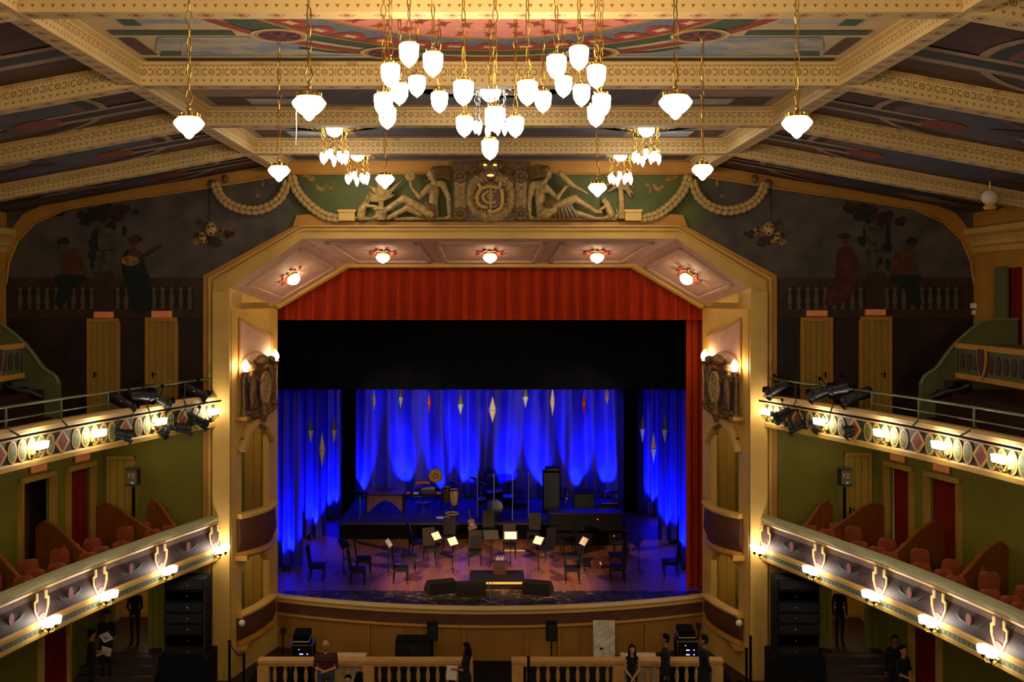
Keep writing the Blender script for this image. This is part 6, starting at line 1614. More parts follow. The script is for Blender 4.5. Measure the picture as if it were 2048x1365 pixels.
# congas
for i, (px, rad, lb, h_) in enumerate(((908, .17, 'pale barrel conga drum with dark hoops right of the gong', .78), (893, .15, 'darker conga drum behind the pale one', .80))):
    c = at(px, 0, 42.6 + i * .5); z0 = RZ + .30
    g = thing('conga_drum', lb, 'drum', (c.x, c.y, RZ))
    MB().lathe([(rad * .65, 0), (rad * .95, .25), (rad * 1.05, .42), (rad, .60)], (c.x, c.y, z0), 14).build('shell', mat('pale_wood_shell', '#b98c5a', .4, var=.15) if i == 0 else 'brown', g, smooth=True)
    MB().lathe([(rad * 1.03, .60), (rad * 1.05, .64), (rad * .9, .65)], (c.x, c.y, z0), 14).lathe([(rad * .7, 0), (rad * .7, .03)], (c.x, c.y, z0), 14).build('hoop', 'blackmetal', g)
    MB().lathe([(0, .655), (rad * .95, .652)], (c.x, c.y, z0), 14, caps=False).build('head', 'paper', g)
    q = MB()
    for k in range(3): t = k * 2 * PI / 3; q.bar((c.x + rad * math.cos(t), c.y + rad * math.sin(t), z0 + .1), (c.x + rad * 1.7 * math.cos(t), c.y + rad * 1.7 * math.sin(t), RZ), .012, 6)
    for k in range(6): t = k * PI / 3 + .3; q.bar((c.x + rad * math.cos(t), c.y + rad * math.sin(t), z0 + .62), (c.x + rad * 1.05 * math.cos(t + .25), c.y + rad * 1.05 * math.sin(t + .25), z0 + .3), .01, 5)
    q.build('legs', 'chrome', g)
c = atz(904, 1029, RZ); tag(MB().tube([(c.x + .24 * (1 + .06 * k) * math.cos(t), c.y + .28 * (1 + .05 * k) * math.sin(t), RZ + .015 + .012 * k) for k in range(3) for t in [i * PI / 8 for i in range(16)]], .014, 5).build('yellow_cable', mat('yellow_cable', '#c9b820', .5, var=.1)), 'coiled yellow cable on the riser below the conga', 'cable')
c = atz(886, 1036, RZ); tag(MB().box((c.x, c.y, RZ + .008), (.5, .34, .012), rz=.15).build('loose_score', 'paper'), 'white sheets lying on the riser floor by the yellow cable', 'sheet music')
# drum kit
c = atz(990, 1028, RZ); dx, dy = c.x, 42.6
g = thing('drum_kit', 'black drum kit inside the clear drum screen', 'drums', (dx, dy, RZ))
MB().lathe([(.28, -.2), (.28, .2)], (dx, dy, RZ + .29), 24, axis=(0, 1, 0)).build('bass_drum', 'plastic', g, smooth=True)
MB().lathe([(.30, -.23), (.30, -.19), (.27, -.19)], (dx, dy, RZ + .29), 24, axis=(0, 1, 0)).build('hoop', 'chrome', g)
MB().lathe([(0, -.215), (.27, -.215)], (dx, dy, RZ + .29), 24, axis=(0, 1, 0), caps=False).build('bass_drum_head', 'brown', g)
for ox, oy, oz, r_, h_, tx in ((-.2, 0, .72, .15, .24, .15), (.17, 0, .74, .16, .26, -.15), (-.5, .25, .5, .18, .14, 0), (.5, .2, .42, .2, .34, 0)):
    MB().lathe([(r_, 0), (r_, h_)], (dx + ox, dy + oy, RZ + oz - .1), 18, axis=(tx, -.2, 1)).build('tom', 'plastic', g, smooth=True)
    MB().lathe([(r_ * 1.04, h_ - .015), (r_ * 1.05, h_ + .015), (0, h_ + .012)], (dx + ox, dy + oy, RZ + oz - .1), 18, axis=(tx, -.2, 1)).lathe([(r_ * 1.04, 0), (r_ * 1.05, .02)], (dx + ox, dy + oy, RZ + oz - .1), 18, axis=(tx, -.2, 1)).build('rim', 'chrome', g)
q = MB(); 
for ox in (-.45, .5, 0): tripod(q, dx + ox, dy + .35, RZ, 1.1)
q.bar((dx - .45, dy + .35, RZ + 1.05), (dx - .15, dy + .2, RZ + 1.35), .01, 5); q.build('hardware', 'chrome', g)
for ox, oz, tl in ((-.5, 1.12, .2), (.55, 1.15, -.2), (-.1, 1.36, .1)): MB().lathe([(0, .03), (.05, .012), (.24, -.01), (0, .01)], (dx + ox, dy + .35, RZ + oz), 18, axis=(tl, -.25, 1)).build('cymbal_plate', 'brass', g, smooth=True)
# clear drum screen
def m_clear():
    m, nt, b = newmat('clear_acrylic'); b.inputs['Base Color'].default_value = (.9, .9, 1, 1); b.inputs['Transmission Weight'].default_value = 1; b.inputs['Roughness'].default_value = .02; b.inputs['IOR'].default_value = 1.03; return m
M['acrylic'] = m_clear(); M['acryledge'] = mat('acrylic_edge', '#8a86c0', .2, var=0, spec=.8)
g = thing('drum_screen', 'clear acrylic drum screen standing round the kit', 'screen', (dx, 41.8, RZ))
xs = [(955, 41.9), (988, 41.3), (1025, 41.3), (1057, 41.8)]
pp = [Vector(((px - 980) * Y / F, Y, RZ)) for px, Y in xs]
for a, b in zip(pp, pp[1:]):
    MB().add([a, b, b + Vector((0, 0, 1.75)), a + Vector((0, 0, 1.75))], [(0, 1, 2, 3)]).build('pane', 'acrylic', g)
for p in pp: MB().bar(p, p + Vector((0, 0, 1.75)), .016, 4).build('hinge_edge', 'acryledge', g)
# bass rig, racks and keys on the right
def gear(px0, px1, py0, py1, Y, dep, nm, mm, lb, cat='amplifier', z0=None, par=None):
    a, b = at(px0, py0, Y), at(px1, py1, Y); zb = b.z if z0 is None else z0
    g = thing(nm, lb, cat, ((a.x + b.x) / 2, Y + dep / 2, zb)); MB().bb(a.x, b.x, Y, Y + dep, zb, a.z).build('cabinet', mm, g)
    MB().bb(a.x + .04, b.x - .04, Y - .015, Y, zb + .05, a.z - .05).build('front_grille', 'plastic' if mm != 'plastic' else 'black', g)
    q = MB(); [q.bb(x - .03, x + .03, Y + .02, Y + .08, a.z, a.z + .03) for x in (a.x + .15, b.x - .15)]; q.build('handle', 'blackmetal', g)
    return g
gear(1086, 1121, 944, 1012, 43.2, .5, 'bass_cabinet', 'velour', 'tall black bass loudspeaker cabinet behind the riser centre', 'loudspeaker', RZ)
g = gear(1091, 1120, 936, 944, 43.25, .4, 'bass_amplifier', 'black', 'black amplifier head with white knobs on the bass cabinet')
for k in range(4): c = at(1103 + k * 4, 940, 43.2); MB().ball(c + Vector((0, -.02, 0)), .014, 6, 4).build('knob', 'paper', g)
gear(1147, 1190, 987, 1025, 43.0, .5, 'guitar_amplifier', 'black', 'wide low black amplifier right of the bass cabinet', 'amplifier', RZ)
gear(1195, 1232, 1012, 1030, 42.6, .45, 'equipment_case', 'black', 'black equipment case below the small vibraphone', 'case', RZ)
c0, c1 = at(1205, 1008, 42.8), at(1234, 1008, 42.8); g = thing('vibraphone', 'small brass-barred vibraphone at the right of the riser', 'vibraphone', ((c0.x + c1.x) / 2, 42.8, RZ))
for i in range(14): x = lerp(c0.x, c1.x, i / 13); MB().box((x, 42.8, c0.z), (.032, .3 - .008 * i, .02), rx=-.25).build('bar', mat('gold_bar', '#b08a3c', .35, metal=.6, var=.1) if i == 0 else bpy.data.materials['gold_bar'], g)
q = MB(); [q.bar((x, y, RZ), (x, y, c0.z - .02), .014, 6) for x in (c0.x, c1.x) for y in (42.7, 42.95)]; q.bar((c0.x, 42.7, c0.z - .02), (c1.x, 42.7, c0.z - .02), .014); q.build('frame', 'blackmetal', g)
cymbal(1222, 984, 43.6, .3, 'dark flat cymbal before the right end of the back curtain', (.1, -.05), 'blackmetal')
gear(1000, 1050, 1008, 1040, 43.8, .4, 'drum_case', 'black', 'black case behind the drum screen', 'case', RZ)
c = atz(1232, 1060, ZS); g = thing('upright_piano', 'black upright piano in the shade at the right of the riser', 'piano', (3.6, 40.1, ZS))
MB().bb(2.2, 4.8, 39.9, 40.6, ZS, ZS + 1.15).build('body', 'black', g); MB().bb(2.2, 4.8, 39.55, 39.9, ZS + .62, ZS + .75).build('keybed', 'black', g); MB().bb(2.3, 4.7, 39.58, 39.75, ZS + .75, ZS + .765).build('keyboard', 'plastic', g); MB().bb(2.15, 4.85, 39.85, 40.62, ZS + 1.15, ZS + 1.19).build('lid', 'plastic', g)
for x, y, mm in ((3.9, 39.88, 'led_red'), (4.5, 39.88, 'led_red')): MB().ball((x, y, ZS + (.95 if x < 4 else .35)), .02, 6, 4).build('indicator', mm, g)
# double bass / cello lying, upright bass neck, guitar
def viol(base, tip, wd, nm, lb, m='stringwood'):
    A, B = Vector(base), Vector(tip); d = (B - A).normalized(); U = d.cross(Vector((0, -1, .2))).normalized(); N = U.cross(d); L = (B - A).length; bl = L * .55
    g = thing(nm, lb, 'string instrument', A)
    out = [(0, 0), (.45, .02), (.5, .16), (.42, .32), (.27, .46), (.30, .60), (.38, .74), (.33, .90), (.12, .98), (0, 1)]
    poly = [(x * wd, y * bl) for x, y in out] + [(-x * wd, y * bl) for x, y in out[::-1][1:-1]]
    MB().prism(poly, A, U, d, N, wd * .35).build('body', m, g)
    MB().prism([(-.03, bl * .9), (.03, bl * .9), (.02, L * .93), (-.02, L * .93)], A + N * wd * .36, U, d, N, .03).build('neck', 'blackmetal', g)
    MB().ball(B - d * .04, (.04, .04, .06), 8, 6).build('scroll', m, g); MB().prism([(-.05, bl * .42), (.05, bl * .42), (.04, bl * .46), (-.04, bl * .46)], A + N * wd * .35, U, d, N, .08).build('bridge', 'paper', g)
M['stringwood'] = mat('varnished_wood', '#4a1e10', .3, var=.2, scale=8)
viol((3.35, 36.6, ZS + .03), (4.5, 37.0, ZS + .42), .42, 'cello', 'varnished cello lying on its side among the right chairs')
viol(at(1131, 1008, 42.4), at(1140, 964, 42.4), .06, 'electric_bass', 'slender upright bass neck leaning by the bass cabinet')
viol(at(946, 1060, 40.4) , at(937, 1021, 40.6), .34, 'double_bass', 'reddish wooden double bass leaning on the riser edge')
tag(MB().box(atz(938, 1062, ZS + .3), (.5, .03, .03), rz=-.2).build('fallen_bow', 'brown'), 'reddish bow resting below the double bass', 'bow')
tag(MB().bb((1002 - 980) * 39 / F, (1050 - 980) * 39 / F, 38.9, 39.0, ZS + .02, ZS + .06).build('cable_cover', 'cream'), 'pale floor strip behind the centre chairs', 'strip')
# ------------------------------------------------------------------ side stairs, orchestra pit, balustrade
for s, side in ((-1, 'left'), (1, 'right')):
    g = thing('steps', 'short dark flight of steps below the ' + side + ' stalls door', 'steps', (s * 9.9, 29.6, 0))
    for k in range(5): MB().bb(min(s * 8.9, s * 11.0), max(s * 8.9, s * 11.0), 30.1 - (k + 1) * .32, 30.1 - k * .32, 0, .8 - k * .16 - .02).build('step', 'stepdark' , g)
    d = thing('stalls_doorway', 'open doorway with a yellow passage beyond, under the ' + side + ' lower balcony', 'doorway', (s * 9.95, P, .8))
    for x in (9.40, 10.5): MB().bb(min(s * (x - .05), s * (x + .06)), max(s * (x - .05), s * (x + .06)), P - .06, P + .25, .8, 3.12).build('jamb', 'green', d)
    # curtain door in the side wall
    tag(curtain([(s * sidex(28.9), 28.9), (s * sidex(27.9), 27.9)], .05, 3.0, 'door_curtain', 'redcurtain', amp=.04, wav=.25), 'dark red curtain in the ' + side + ' stalls side doorway', 'curtain')
    q = MB(); [q.box((s * (sidex(y) - .04), y, 1.5), (.14, .14, 3.0)) for y in (28.95, 27.85)]; struct(q, 'trim_doorway_' + side, 'cream')
    # line array column
    a = (328, 408) if s < 0 else (1556, 1640)
    Y = 29.0; x0, x1 = (a[0] - 980) * Y / F, (a[1] - 980) * Y / F
    g = thing('line_array', 'tall black column of stacked loudspeakers under the ' + side + ' lower balcony', 'loudspeaker', ((x0 + x1) / 2, Y + .4, 0))
    for k in range(7):
        z0 = 1.05 + k * .29; MB().bb(x0, x1, Y + .02 * abs(k - 3), Y + .8, z0, z0 + .275).build('module', 'black', g); MB().bb(x0 + .04, x1 - .04, Y - .02 + .02 * abs(k - 3), Y + .02, z0 + .03, z0 + .25).build('grille', 'plastic', g)
        MB().ball(((x0 + x1) / 2 - s * .1, Y - .025, z0 + .14), .022, 6, 4).build('badge', 'silver', g)
    MB().bb(x0 - .12, x1 + .12, Y - .1, Y + .95, 0, 1.04).build('subwoofer', 'black', g)
    MB().bar((x1 if s < 0 else x0, Y, 0), (x1 if s < 0 else x0, Y, 3.1), .02, 6).build('cable', 'silver' if s < 0 else 'black', g)
# balustrade before the pit
YR = 29.3
def baluster_mb():
    return MB().lathe([(.055, 0), (.055, .06), (.035, .08), (.05, .16), (.06, .26), (.045, .38), (.03, .44), (.045, .47), (.055, .49), (.055, .55)], (0, 0, 0), 10)
first = None
for k, (x0, x1, posts, lb) in enumerate((((517 - 980) * YR / F, (945 - 980) * YR / F, (528, 738, 935), 'cream balustrade of the orchestra pit, section in front of the man in plaid'), ((1023 - 980) * YR / F, (1445 - 980) * YR / F, (1035, 1236, 1433), 'cream balustrade of the orchestra pit, section by the woman in a black top'))):
    g = thing('balustrade', lb, 'balustrade', ((x0 + x1) / 2, YR, 0)); ps = [(p - 980) * YR / F for p in posts]
    MB().bb(x0, x1, YR - .17, YR + .17, .82, .90).bb(x0 + .03, x1 - .03, YR - .13, YR + .13, .74, .82).build('handrail', 'railcream', g)
    MB().bb(x0, x1, YR - .13, YR + .13, 0, .19).build('plinth', 'railcream', g)
    for p in ps: MB().bb(p - .15, p + .15, YR - .15, YR + .15, .19, .74).build('post', 'railcream', g)
    for a, b in zip(ps, ps[1:]):
        n = 9
        for i in range(n):
            x = lerp(a + .15, b - .15, (i + .5) / n)
            if first is None: first = baluster_mb().build('baluster', 'railcream', g, smooth=True, world=False); o = first
            else: o = datacopy(first, g)
            o.location = Vector((x, YR, .19)) - Vector(g.location)
struct(MB().bb(-6.6, 6.6, YR + .2, 31.8, -.02, .02), 'floor_pit', 'black')
# amplifier racks
def rack(px0, px1, py0, py1, Y, lb, hd):
    a, b = at(px0, py0, Y), at(px1, py1, Y)
    g = thing('amplifier_rack', lb, 'rack', ((a.x + b.x) / 2, Y + .3, 0))
    MB().bb(a.x, b.x, Y, Y + .6, 0, a.z).build('case', 'casing', g)
    MB().bb(a.x - .01, b.x + .01, Y - .015, Y + .6, a.z - .03, a.z + .01).bb(a.x - .012, a.x + .02, Y - .012, Y + .01, 0, a.z).bb(b.x - .02, b.x + .012, Y - .012, Y + .01, 0, a.z).build('edging', 'silver', g)
    for k in range(4):
        z = a.z - .12 - k * .125
        MB().bb(a.x + .04, b.x - .04, Y - .01, Y, z - .05, z + .05).build('unit', 'black' if k < 3 else 'silver', g)
        if k: MB().bb(lerp(a.x, b.x, .40), lerp(a.x, b.x, .56), Y - .02, Y - .01, z - .012, z + .012).build('display', 'led_violet', g); MB().bb(lerp(a.x, b.x, .74), lerp(a.x, b.x, .79), Y - .02, Y - .01, z - .012, z + .012).build('display', 'led_violet', g)
        else: MB().bb(lerp(a.x, b.x, .34), lerp(a.x, b.x, .40), Y - .02, Y - .01, z - .012, z + .008).build('indicator', 'led_green', g)
    l = thing('laptop_case', 'open flight-cased unit lying on the ' + hd + ' amplifier rack', 'case', ((a.x + b.x) / 2, Y + .3, a.z + .01))
    for k, (z, c_) in enumerate(((.0, 'casing'), (.06, 'flight'), (.13, 'casing'), (.19, 'casing'))):
        MB().box(((a.x + b.x) / 2 - .03, Y + .26, a.z + .05 + z), (.46 - .01 * k, .5, .09 if c_ == 'casing' else .02), rx=.12).build('layer', c_, l)
rack(582, 625, 1291, 1330, 30.0, 'black amplifier rack with violet displays in the pit, left end', 'left'); rack(1355, 1398, 1283, 1325, 30.0, 'black amplifier rack with violet displays in the pit, right end', 'right')
q = MB()
for px0, px1, lb in ((676, 728, 'tilted white flight-case lid in the pit beside the man in plaid'), (1240, 1318, 'tilted white flight-case lid in the pit behind the woman in a black top')):
    a, b = at(px0, 1306, 30.6), at(px1, 1322, 29.9)
    g = thing('flight_case', lb, 'case', ((a.x + b.x) / 2, 30.3, 0)); zt = a.z
    MB().bb(a.x, b.x, 29.8, 30.55, 0, zt - .14).build('body', 'flight', g)
    MB().box(((a.x + b.x) / 2, 30.2, zt - .06), (b.x - a.x, .8, .03), rx=.12).build('lid', 'flight', g)
    MB().box(((a.x + b.x) / 2 + .1, 30.1, zt - .045), (.12, .05, .02), rx=.12).build('slot', 'black', g)
a, b = at(1186, 1241, 31.6), at(1229, 1320, 31.6)
g = thing('worn_panel', 'tall scuffed white panel leaning against the pit wall', 'panel', ((a.x + b.x) / 2, 31.6, 0)); MB().box(((a.x + b.x) / 2, 31.55, a.z / 2), (b.x - a.x, .05, a.z), rx=-.03).build('board', mat('scuffed_white', '#d8cfba', .7, var=.3, scale=9), g); MB().box(((a.x + b.x) / 2 - .08, 31.50, b.z + .35), (.10, .04, .04)).build('slot', 'black', g)
a, b = at(791, 1281, 31.0), at(865, 1325, 31.0)
g = thing('subwoofer', 'large black subwoofer with an SP badge against the pit wall', 'loudspeaker', ((a.x + b.x) / 2, 31.2, 0)); MB().bb(a.x, b.x, 30.95, 31.5, 0, a.z).build('cabinet', 'black', g); MB().bb(a.x + .04, b.x - .04, 30.93, 30.95, .05, a.z - .04).build('grille', 'plastic', g); text_mesh('SP', .22, parent=g, O=((a.x + b.x) / 2, 30.92, (a.z + b.z) / 2 + .05), m='silver')
def pole_speaker(px, py0, py1, wpx, Y, lb, zt=None):
    c = at(px, (py0 + py1) / 2, Y); h = (py1 - py0) * Y / F; w_ = wpx * Y / F
    g = thing('pole_speaker', lb, 'loudspeaker', (c.x, Y, 0)); MB().box(c, (w_, w_, h)).build('cabinet', 'black', g); MB().box(c + Vector((0, -w_ / 2 - .008, 0)), (w_ * .86, .015, h * .9)).build('grille', 'plastic', g); MB().bar((c.x, Y, 0), (c.x, Y, c.z - h / 2), .02).build('pole', 'blackmetal', g); MB().lathe([(.2, 0), (.2, .02), (.03, .04)], (c.x, Y, 0), 14).build('base', 'blackmetal', g)
pole_speaker(865, 1246, 1280, 21, 30.9, 'black loudspeaker on a pole in the pit, left of centre'); pole_speaker(1103, 1245, 1280, 22, 30.9, 'black loudspeaker on a pole in the pit, right of centre'); pole_speaker(566, 1257, 1268, 9, 30.8, 'tiny black box on a thin pole at the left end of the pit'); pole_speaker(1397, 1248, 1258, 8, 31.0, 'tiny black box on a thin pole at the right end of the pit')
# rope barrier posts
for i, (px, py, Y, lb) in enumerate(((459, 1284, 29.3, 'black barrier post nearest the left pier'), (488, 1309, 28.4, 'black barrier post closer to the balustrade on the left'), (1501, 1275, 28.6, 'taller-looking black barrier post by the right pier'), (1493, 1300, 29.3, 'black barrier post just behind, by the right pier'), (1057, 1316, 28.2, 'black barrier post before the right balustrade section'))):
    c = at(px, py, Y); g = thing('barrier_post', lb, 'barrier post', (c.x, Y, 0), 'barrier posts')
    MB().bar((c.x, Y, .03), (c.x, Y, c.z), .035, 10).build('post', 'blackmetal', g); MB().lathe([(.18, 0), (.17, .025), (.04, .05)], (c.x, Y, 0), 18).build('base', 'silver', g, smooth=True); MB().lathe([(.045, 0), (.045, .06)], (c.x, Y, c.z - .02), 10).build('cap', 'plastic', g)
a, b = at(459, 1288, 29.3), at(488, 1313, 28.4)
tag(MB().tube([a, a.lerp(b, .5) + Vector((0, 0, -.12)), b], .02, 6).build('barrier_belt', 'cloth_black'), 'black belt slung between the two left barrier posts', 'barrier belt')

# ------------------------------------------------------------------ people
HAND = []; HOLD = []
def person(name, lab, loc, h, rz, top='cloth_black', legs='cloth_black', skin='skin', hair='short', arms='down', seated=False, sleeves='long', hairm='hair', build=1., lean=0., head=(0, 0), dress=False):
    """+y of the figure is its front"""
    k = h / 1.75; b = build
    sh, hip, kn, an = 1.44 * k, .94 * k, .50 * k, .08 * k
    J = {}
    lz = -.48 * k if seated else 0
    V = lambda x, y, z: Vector((x, y + lean * max(0, z - hip) , z + (lz if z > hip - .02 else 0)))
    caps = []
    def cp(a, bb, ra, rb, tg): caps.append((a, bb, ra * k, rb * k, tg))
    pel = V(0, 0, hip)
    for sg in (-1, 1):
        hp = V(sg * .085 * k * b, 0, hip - .02)
        if seated: hp = Vector((sg * .09 * k, 0, hip + lz)); K = hp + Vector((sg * .03, .42 * k, .02)); A = Vector((K.x, K.y + .03, .08 * k)); 
        else: K = Vector((sg * .09 * k * b, .02, kn)); A = Vector((sg * .09 * k * b, -.01, an))
        cp(hp, K, .085 * b, .058, 'legs'); cp(K, A, .058, .036, 'legs'); cp(A + Vector((0, -.02, -.03 * k)), A + Vector((sg * .01, .13 * k, -.045 * k)), .038, .032, 'shoes')
    cp(V(-.06 * k * b, 0, hip), V(.06 * k * b, 0, hip), .11 * b, .11 * b, 'legs'); cp(V(0, 0, hip), V(0, 0, hip + .20 * k), .115 * b, .105 * b, 'top'); cp(V(-.05 * k * b, 0, hip + .2 * k), V(.05 * k * b, 0, hip + .2 * k), .10 * b, .10 * b, 'top')
    cp(V(-.08 * k * b, 0, sh - .14 * k), V(.08 * k * b, 0, sh - .14 * k), .105 * b, .105 * b, 'top'); cp(V(0, 0, hip + .2 * k), V(0, .0, sh - .14 * k), .115 * b, .12 * b, 'top'); cp(V(-.13 * k * b, 0, sh - .04 * k), V(.13 * k * b, 0, sh - .04 * k), .065, .065, 'top')
    cp(V(0, 0, sh - .02 * k), V(0, .01, sh + .09 * k), .052, .050, 'skin')
    hc = V(0, .02 * k, sh + .20 * k); hx, hy = head
    if dress:
        for sg in (-1, 1): cp(V(sg * .05, 0, hip), Vector((sg * .10, 0, kn * .5)), .13, .16, 'legs')
    ends = []
    for sg in (-1, 1):
        S = V(sg * .175 * k * b, 0, sh - .05 * k)
        if arms == 'clasp': E_ = S + Vector((sg * .05, .03, -.28 * k)); Hn = V(sg * .03, .20 * k * max(b, 1), sh - .42 * k) if b <= 1.05 else V(sg * .03, .22 * k, sh - .36 * k)
        elif arms == 'low': E_ = S + Vector((sg * .04, .03, -.29 * k)); Hn = V(sg * .025, .15 * k, hip - .03 * k)
        elif arms == 'hold': E_ = S + Vector((sg * .03, .06, -.28 * k)); Hn = V(sg * .06, .30 * k, sh - .32 * k)
        elif arms == 'back': E_ = S + Vector((sg * .07, -.06, -.28 * k)); Hn = V(sg * .05, -.14 * k, hip + .02)
        elif arms == 'raise' and sg == -1: E_ = S + Vector((sg * .04, .16, -.20 * k)); Hn = E_ + Vector((.02, .10, .22 * k)); HAND.append(Vector(loc) + Matrix.Rotation(rz, 3, 'Z') @ (Hn + Vector((0, .03, .10))))
        else: E_ = S + Vector((sg * .04, -.01, -.29 * k)); Hn = E_ + Vector((sg * .0, .05, -.25 * k))
        cp(S, E_, .052 * min(b, 1.2), .040, 'top' if sleeves != 'none' else 'skin'); cp(E_, Hn, .040, .028, 'top' if sleeves == 'long' else 'skin')
        if arms == 'hold' and sg == 1: HOLD.append(Vector(loc) + Matrix.Rotation(rz, 3, 'Z') @ Vector((0, Hn.y + .07, Hn.z + .02)))
        ends.append((Hn, (Hn - E_).normalized(), sg))
        cp(Hn, Hn + (Hn - E_).normalized() * .06 * k, .030, .028, 'skin')
    mb = MB()
    for a, bb, ra, rb, tg in caps:
        mb.tube([a, bb], [ra, rb], 8); mb.ball(a, ra, 8, 5); mb.ball(bb, rb, 8, 5)
    # head: skull, jaw, nose, ears
    HR = Matrix.Rotation(hx, 3, 'Z') @ Matrix.Rotation(hy, 3, 'X')
    def hd(x, y, z, r): 
        c = hc + HR @ Vector((x * k * 1.1, y * k * 1.1, z * k * 1.1)); mb.ball(c, tuple(v * k * 1.1 for v in (r if isinstance(r, tuple) else (r, r, r))), 10, 7)
    hd(0, -.01, .03, (.075, .092, .085)); hd(0, .015, -.04, (.058, .07, .075)); hd(0, .045, -.085, (.032, .035, .028)); hd(0, .088, -.015, (.012, .018, .020)); hd(-.077, -.005, -.005, (.010, .018, .028)); hd(.077, -.005, -.005, (.010, .018, .028)); hd(0, .068, -.055, (.022, .012, .008))
    root = thing(name, lab, 'person', loc, None, rz)
    o = mb.build('body', 'skin', root, world=False)
    md = o.modifiers.new('r', 'REMESH'); md.mode = 'VOXEL'; md.voxel_size = .012
    sm = o.modifiers.new('s', 'SMOOTH'); sm.iterations = 2; sm.factor = .5
    dg = bpy.context.evaluated_depsgraph_get(); dg.update(); me = bpy.data.meshes.new_from_object(o.evaluated_get(dg)); o.modifiers.clear(); o.data = me
    me.materials.clear()
    for mm in (skin, top, legs, 'black'): me.materials.append(M[mm])
    idx = {'skin': 0, 'top': 1, 'legs': 2, 'shoes': 3}
    segs = [(a, (bb - a), max((bb - a).length_squared, 1e-9), (ra + rb) / 2, idx[tg]) for a, bb, ra, rb, tg in caps]
    hcz = hc.z - .115 * k
    mi = []
    for pgn in me.polygons:
        c = pgn.center
        if c.z > hcz and (c - hc).length < .2 * k: mi.append(0); continue
        best, bi = 9, 0
        for a, d, L2, r, i in segs:
            t = max(0, min(1, (c - a).dot(d) / L2)); dd = (c - a - d * t).length - r
            if dd < best: best, bi = dd, i
        mi.append(bi)
    me.polygons.foreach_set('material_index', mi); me.polygons.foreach_set('use_smooth', [True] * len(me.polygons))
    # fingers
    q = MB()
    for Hn, d, sg in ends:
        pe = Hn + d * .06 * k; side = d.cross(Vector((0, 0, 1)));
        if side.length < .3: side = Vector((0, 1, 0))
        side.normalize(); nrm = d.cross(side)
        for j, (off, L) in enumerate(((-.024, .060), (-.008, .072), (.008, .068), (.024, .052))):
            a = pe + side * off * k; b1 = a + d * L * .55 * k; c1 = b1 + (d * .8 + nrm * .5 * (-sg)) * L * .5 * k; q.tube([a, b1, c1], [.0085 * k, .008 * k, .006 * k], 6)
        a = Hn + d * .02 * k - side * .025 * k; q.tube([a, a + (d * .6 - side) * .035 * k, a + (d * 1.1 - side * 1.0) * .055 * k], [.010 * k, .009 * k, .007 * k], 6)
    q.build('fingers', skin, o, world=False, smooth=True)
    # eyes
    q = MB()
    for sg in (-1, 1): q.ball(hc + HR @ Vector((sg * .031 * k, .084 * k, .008 * k)), .011 * k, 6, 5)
    q.build('eyes', 'black', o, world=False)
    hm = MB()
    def hh(x, y, z, r): hm.ball(hc + HR @ Vector((x * k * 1.1, y * k * 1.1, z * k * 1.1)), tuple(v * k * 1.1 for v in (r if isinstance(r, tuple) else (r, r, r))), 12, 8)
    if hair != 'bald':
        hh(0, -.025, .052, (.083, .092, .078))
        if hair == 'short': hh(0, -.04, .0, (.080, .072, .075))
        if hair == 'long':
            hh(0, -.055, -.02, (.086, .065, .10)); hm.tube([hc + HR @ Vector((0, -.06 * k, 0)), hc + Vector((0, -.10 * k, -.16 * k)), hc + Vector((0, -.11 * k, -.34 * k))], [.085 * k, .085 * k, .03 * k], 10)
            for sg in (-1, 1): hm.tube([hc + HR @ Vector((sg * .07 * k, -.01 * k, .03 * k)), hc + HR @ Vector((sg * .085 * k, .0, -.10 * k)), hc + Vector((sg * .09 * k, .03 * k, -.26 * k))], [.03 * k, .034 * k, .014 * k], 8)
        if hair == 'curly':
            rr = random.Random(5)
            for i in range(40):
                t, u = rr.uniform(0, 2 * PI), rr.uniform(-1, 1); v = Vector((math.cos(t) * .12, math.sin(t) * .10 - .04, u * .15 - .03))
                if v.y > .05 and abs(v.x) < .07 and v.z < .08: continue
                hh(v.x, v.y, v.z, .035)
        if hair == 'bun': hh(0, -.04, .0, (.080, .072, .075)); hh(0, -.11, .06, .04)
        hm.build('hair', hairm, o, world=False, smooth=True)
    if hair == 'bald':
        hm = MB(); hm.ball(hc + HR @ Vector((0, .045 * k, -.085 * k)), (.05 * k, .045 * k, .035 * k), 10, 6); hm.build('beard', 'hair', o, world=False, smooth=True)
    return root
def m_plaid():
    m, nt, b = newmat('dark_red_plaid'); v = coords(nt); s = nt.nodes.new('ShaderNodeSeparateXYZ'); nt.links.new(v, s.inputs[0]); x, z = E(nt, s.outputs[0]), E(nt, s.outputs[2])
    f = ((x / .09).fr().lt(.5) * .5 + (z / .09).fr().lt(.5) * .5); nt.links.new(mixc(nt, f, lin('#1c0708'), lin('#5a1016')), b.inputs['Base Color']); b.inputs['Roughness'].default_value = .9; return m
M['plaid'] = m_plaid()
def here(px, Y, z=0): return Vector(((px - 980) * Y / F, Y, z))
person('person', 'bald bearded man in a dark red plaid shirt clasping his hands', here(652, 27.9), 1.82, PI, 'plaid', 'denim', 'skin', 'bald', 'clasp', sleeves='short', build=1.28, head=(0, -.25))
person('person', 'woman with long dark hair in a black strap top, hands clasped low', here(1264, 28.1), 1.64, PI, 'cloth_black', 'cloth_black', 'skin', 'long', 'low', sleeves='none', build=.9, head=(-.1, -.1))
person('person', 'bearded man in a navy shirt standing in profile beside the right rack', here(1331, 28.2), 2.0 - .12, PI / 2, 'cloth_navy', 'cloth_black', 'skin_dark', 'short', 'down', sleeves='long')
person('person', 'dark-haired person in a long black shirt nearest the right rack', here(1408, 28.0), 1.92, PI / 2, 'cloth_black', 'cloth_black', 'skin_dark', 'short', 'back', sleeves='long', dress=True)
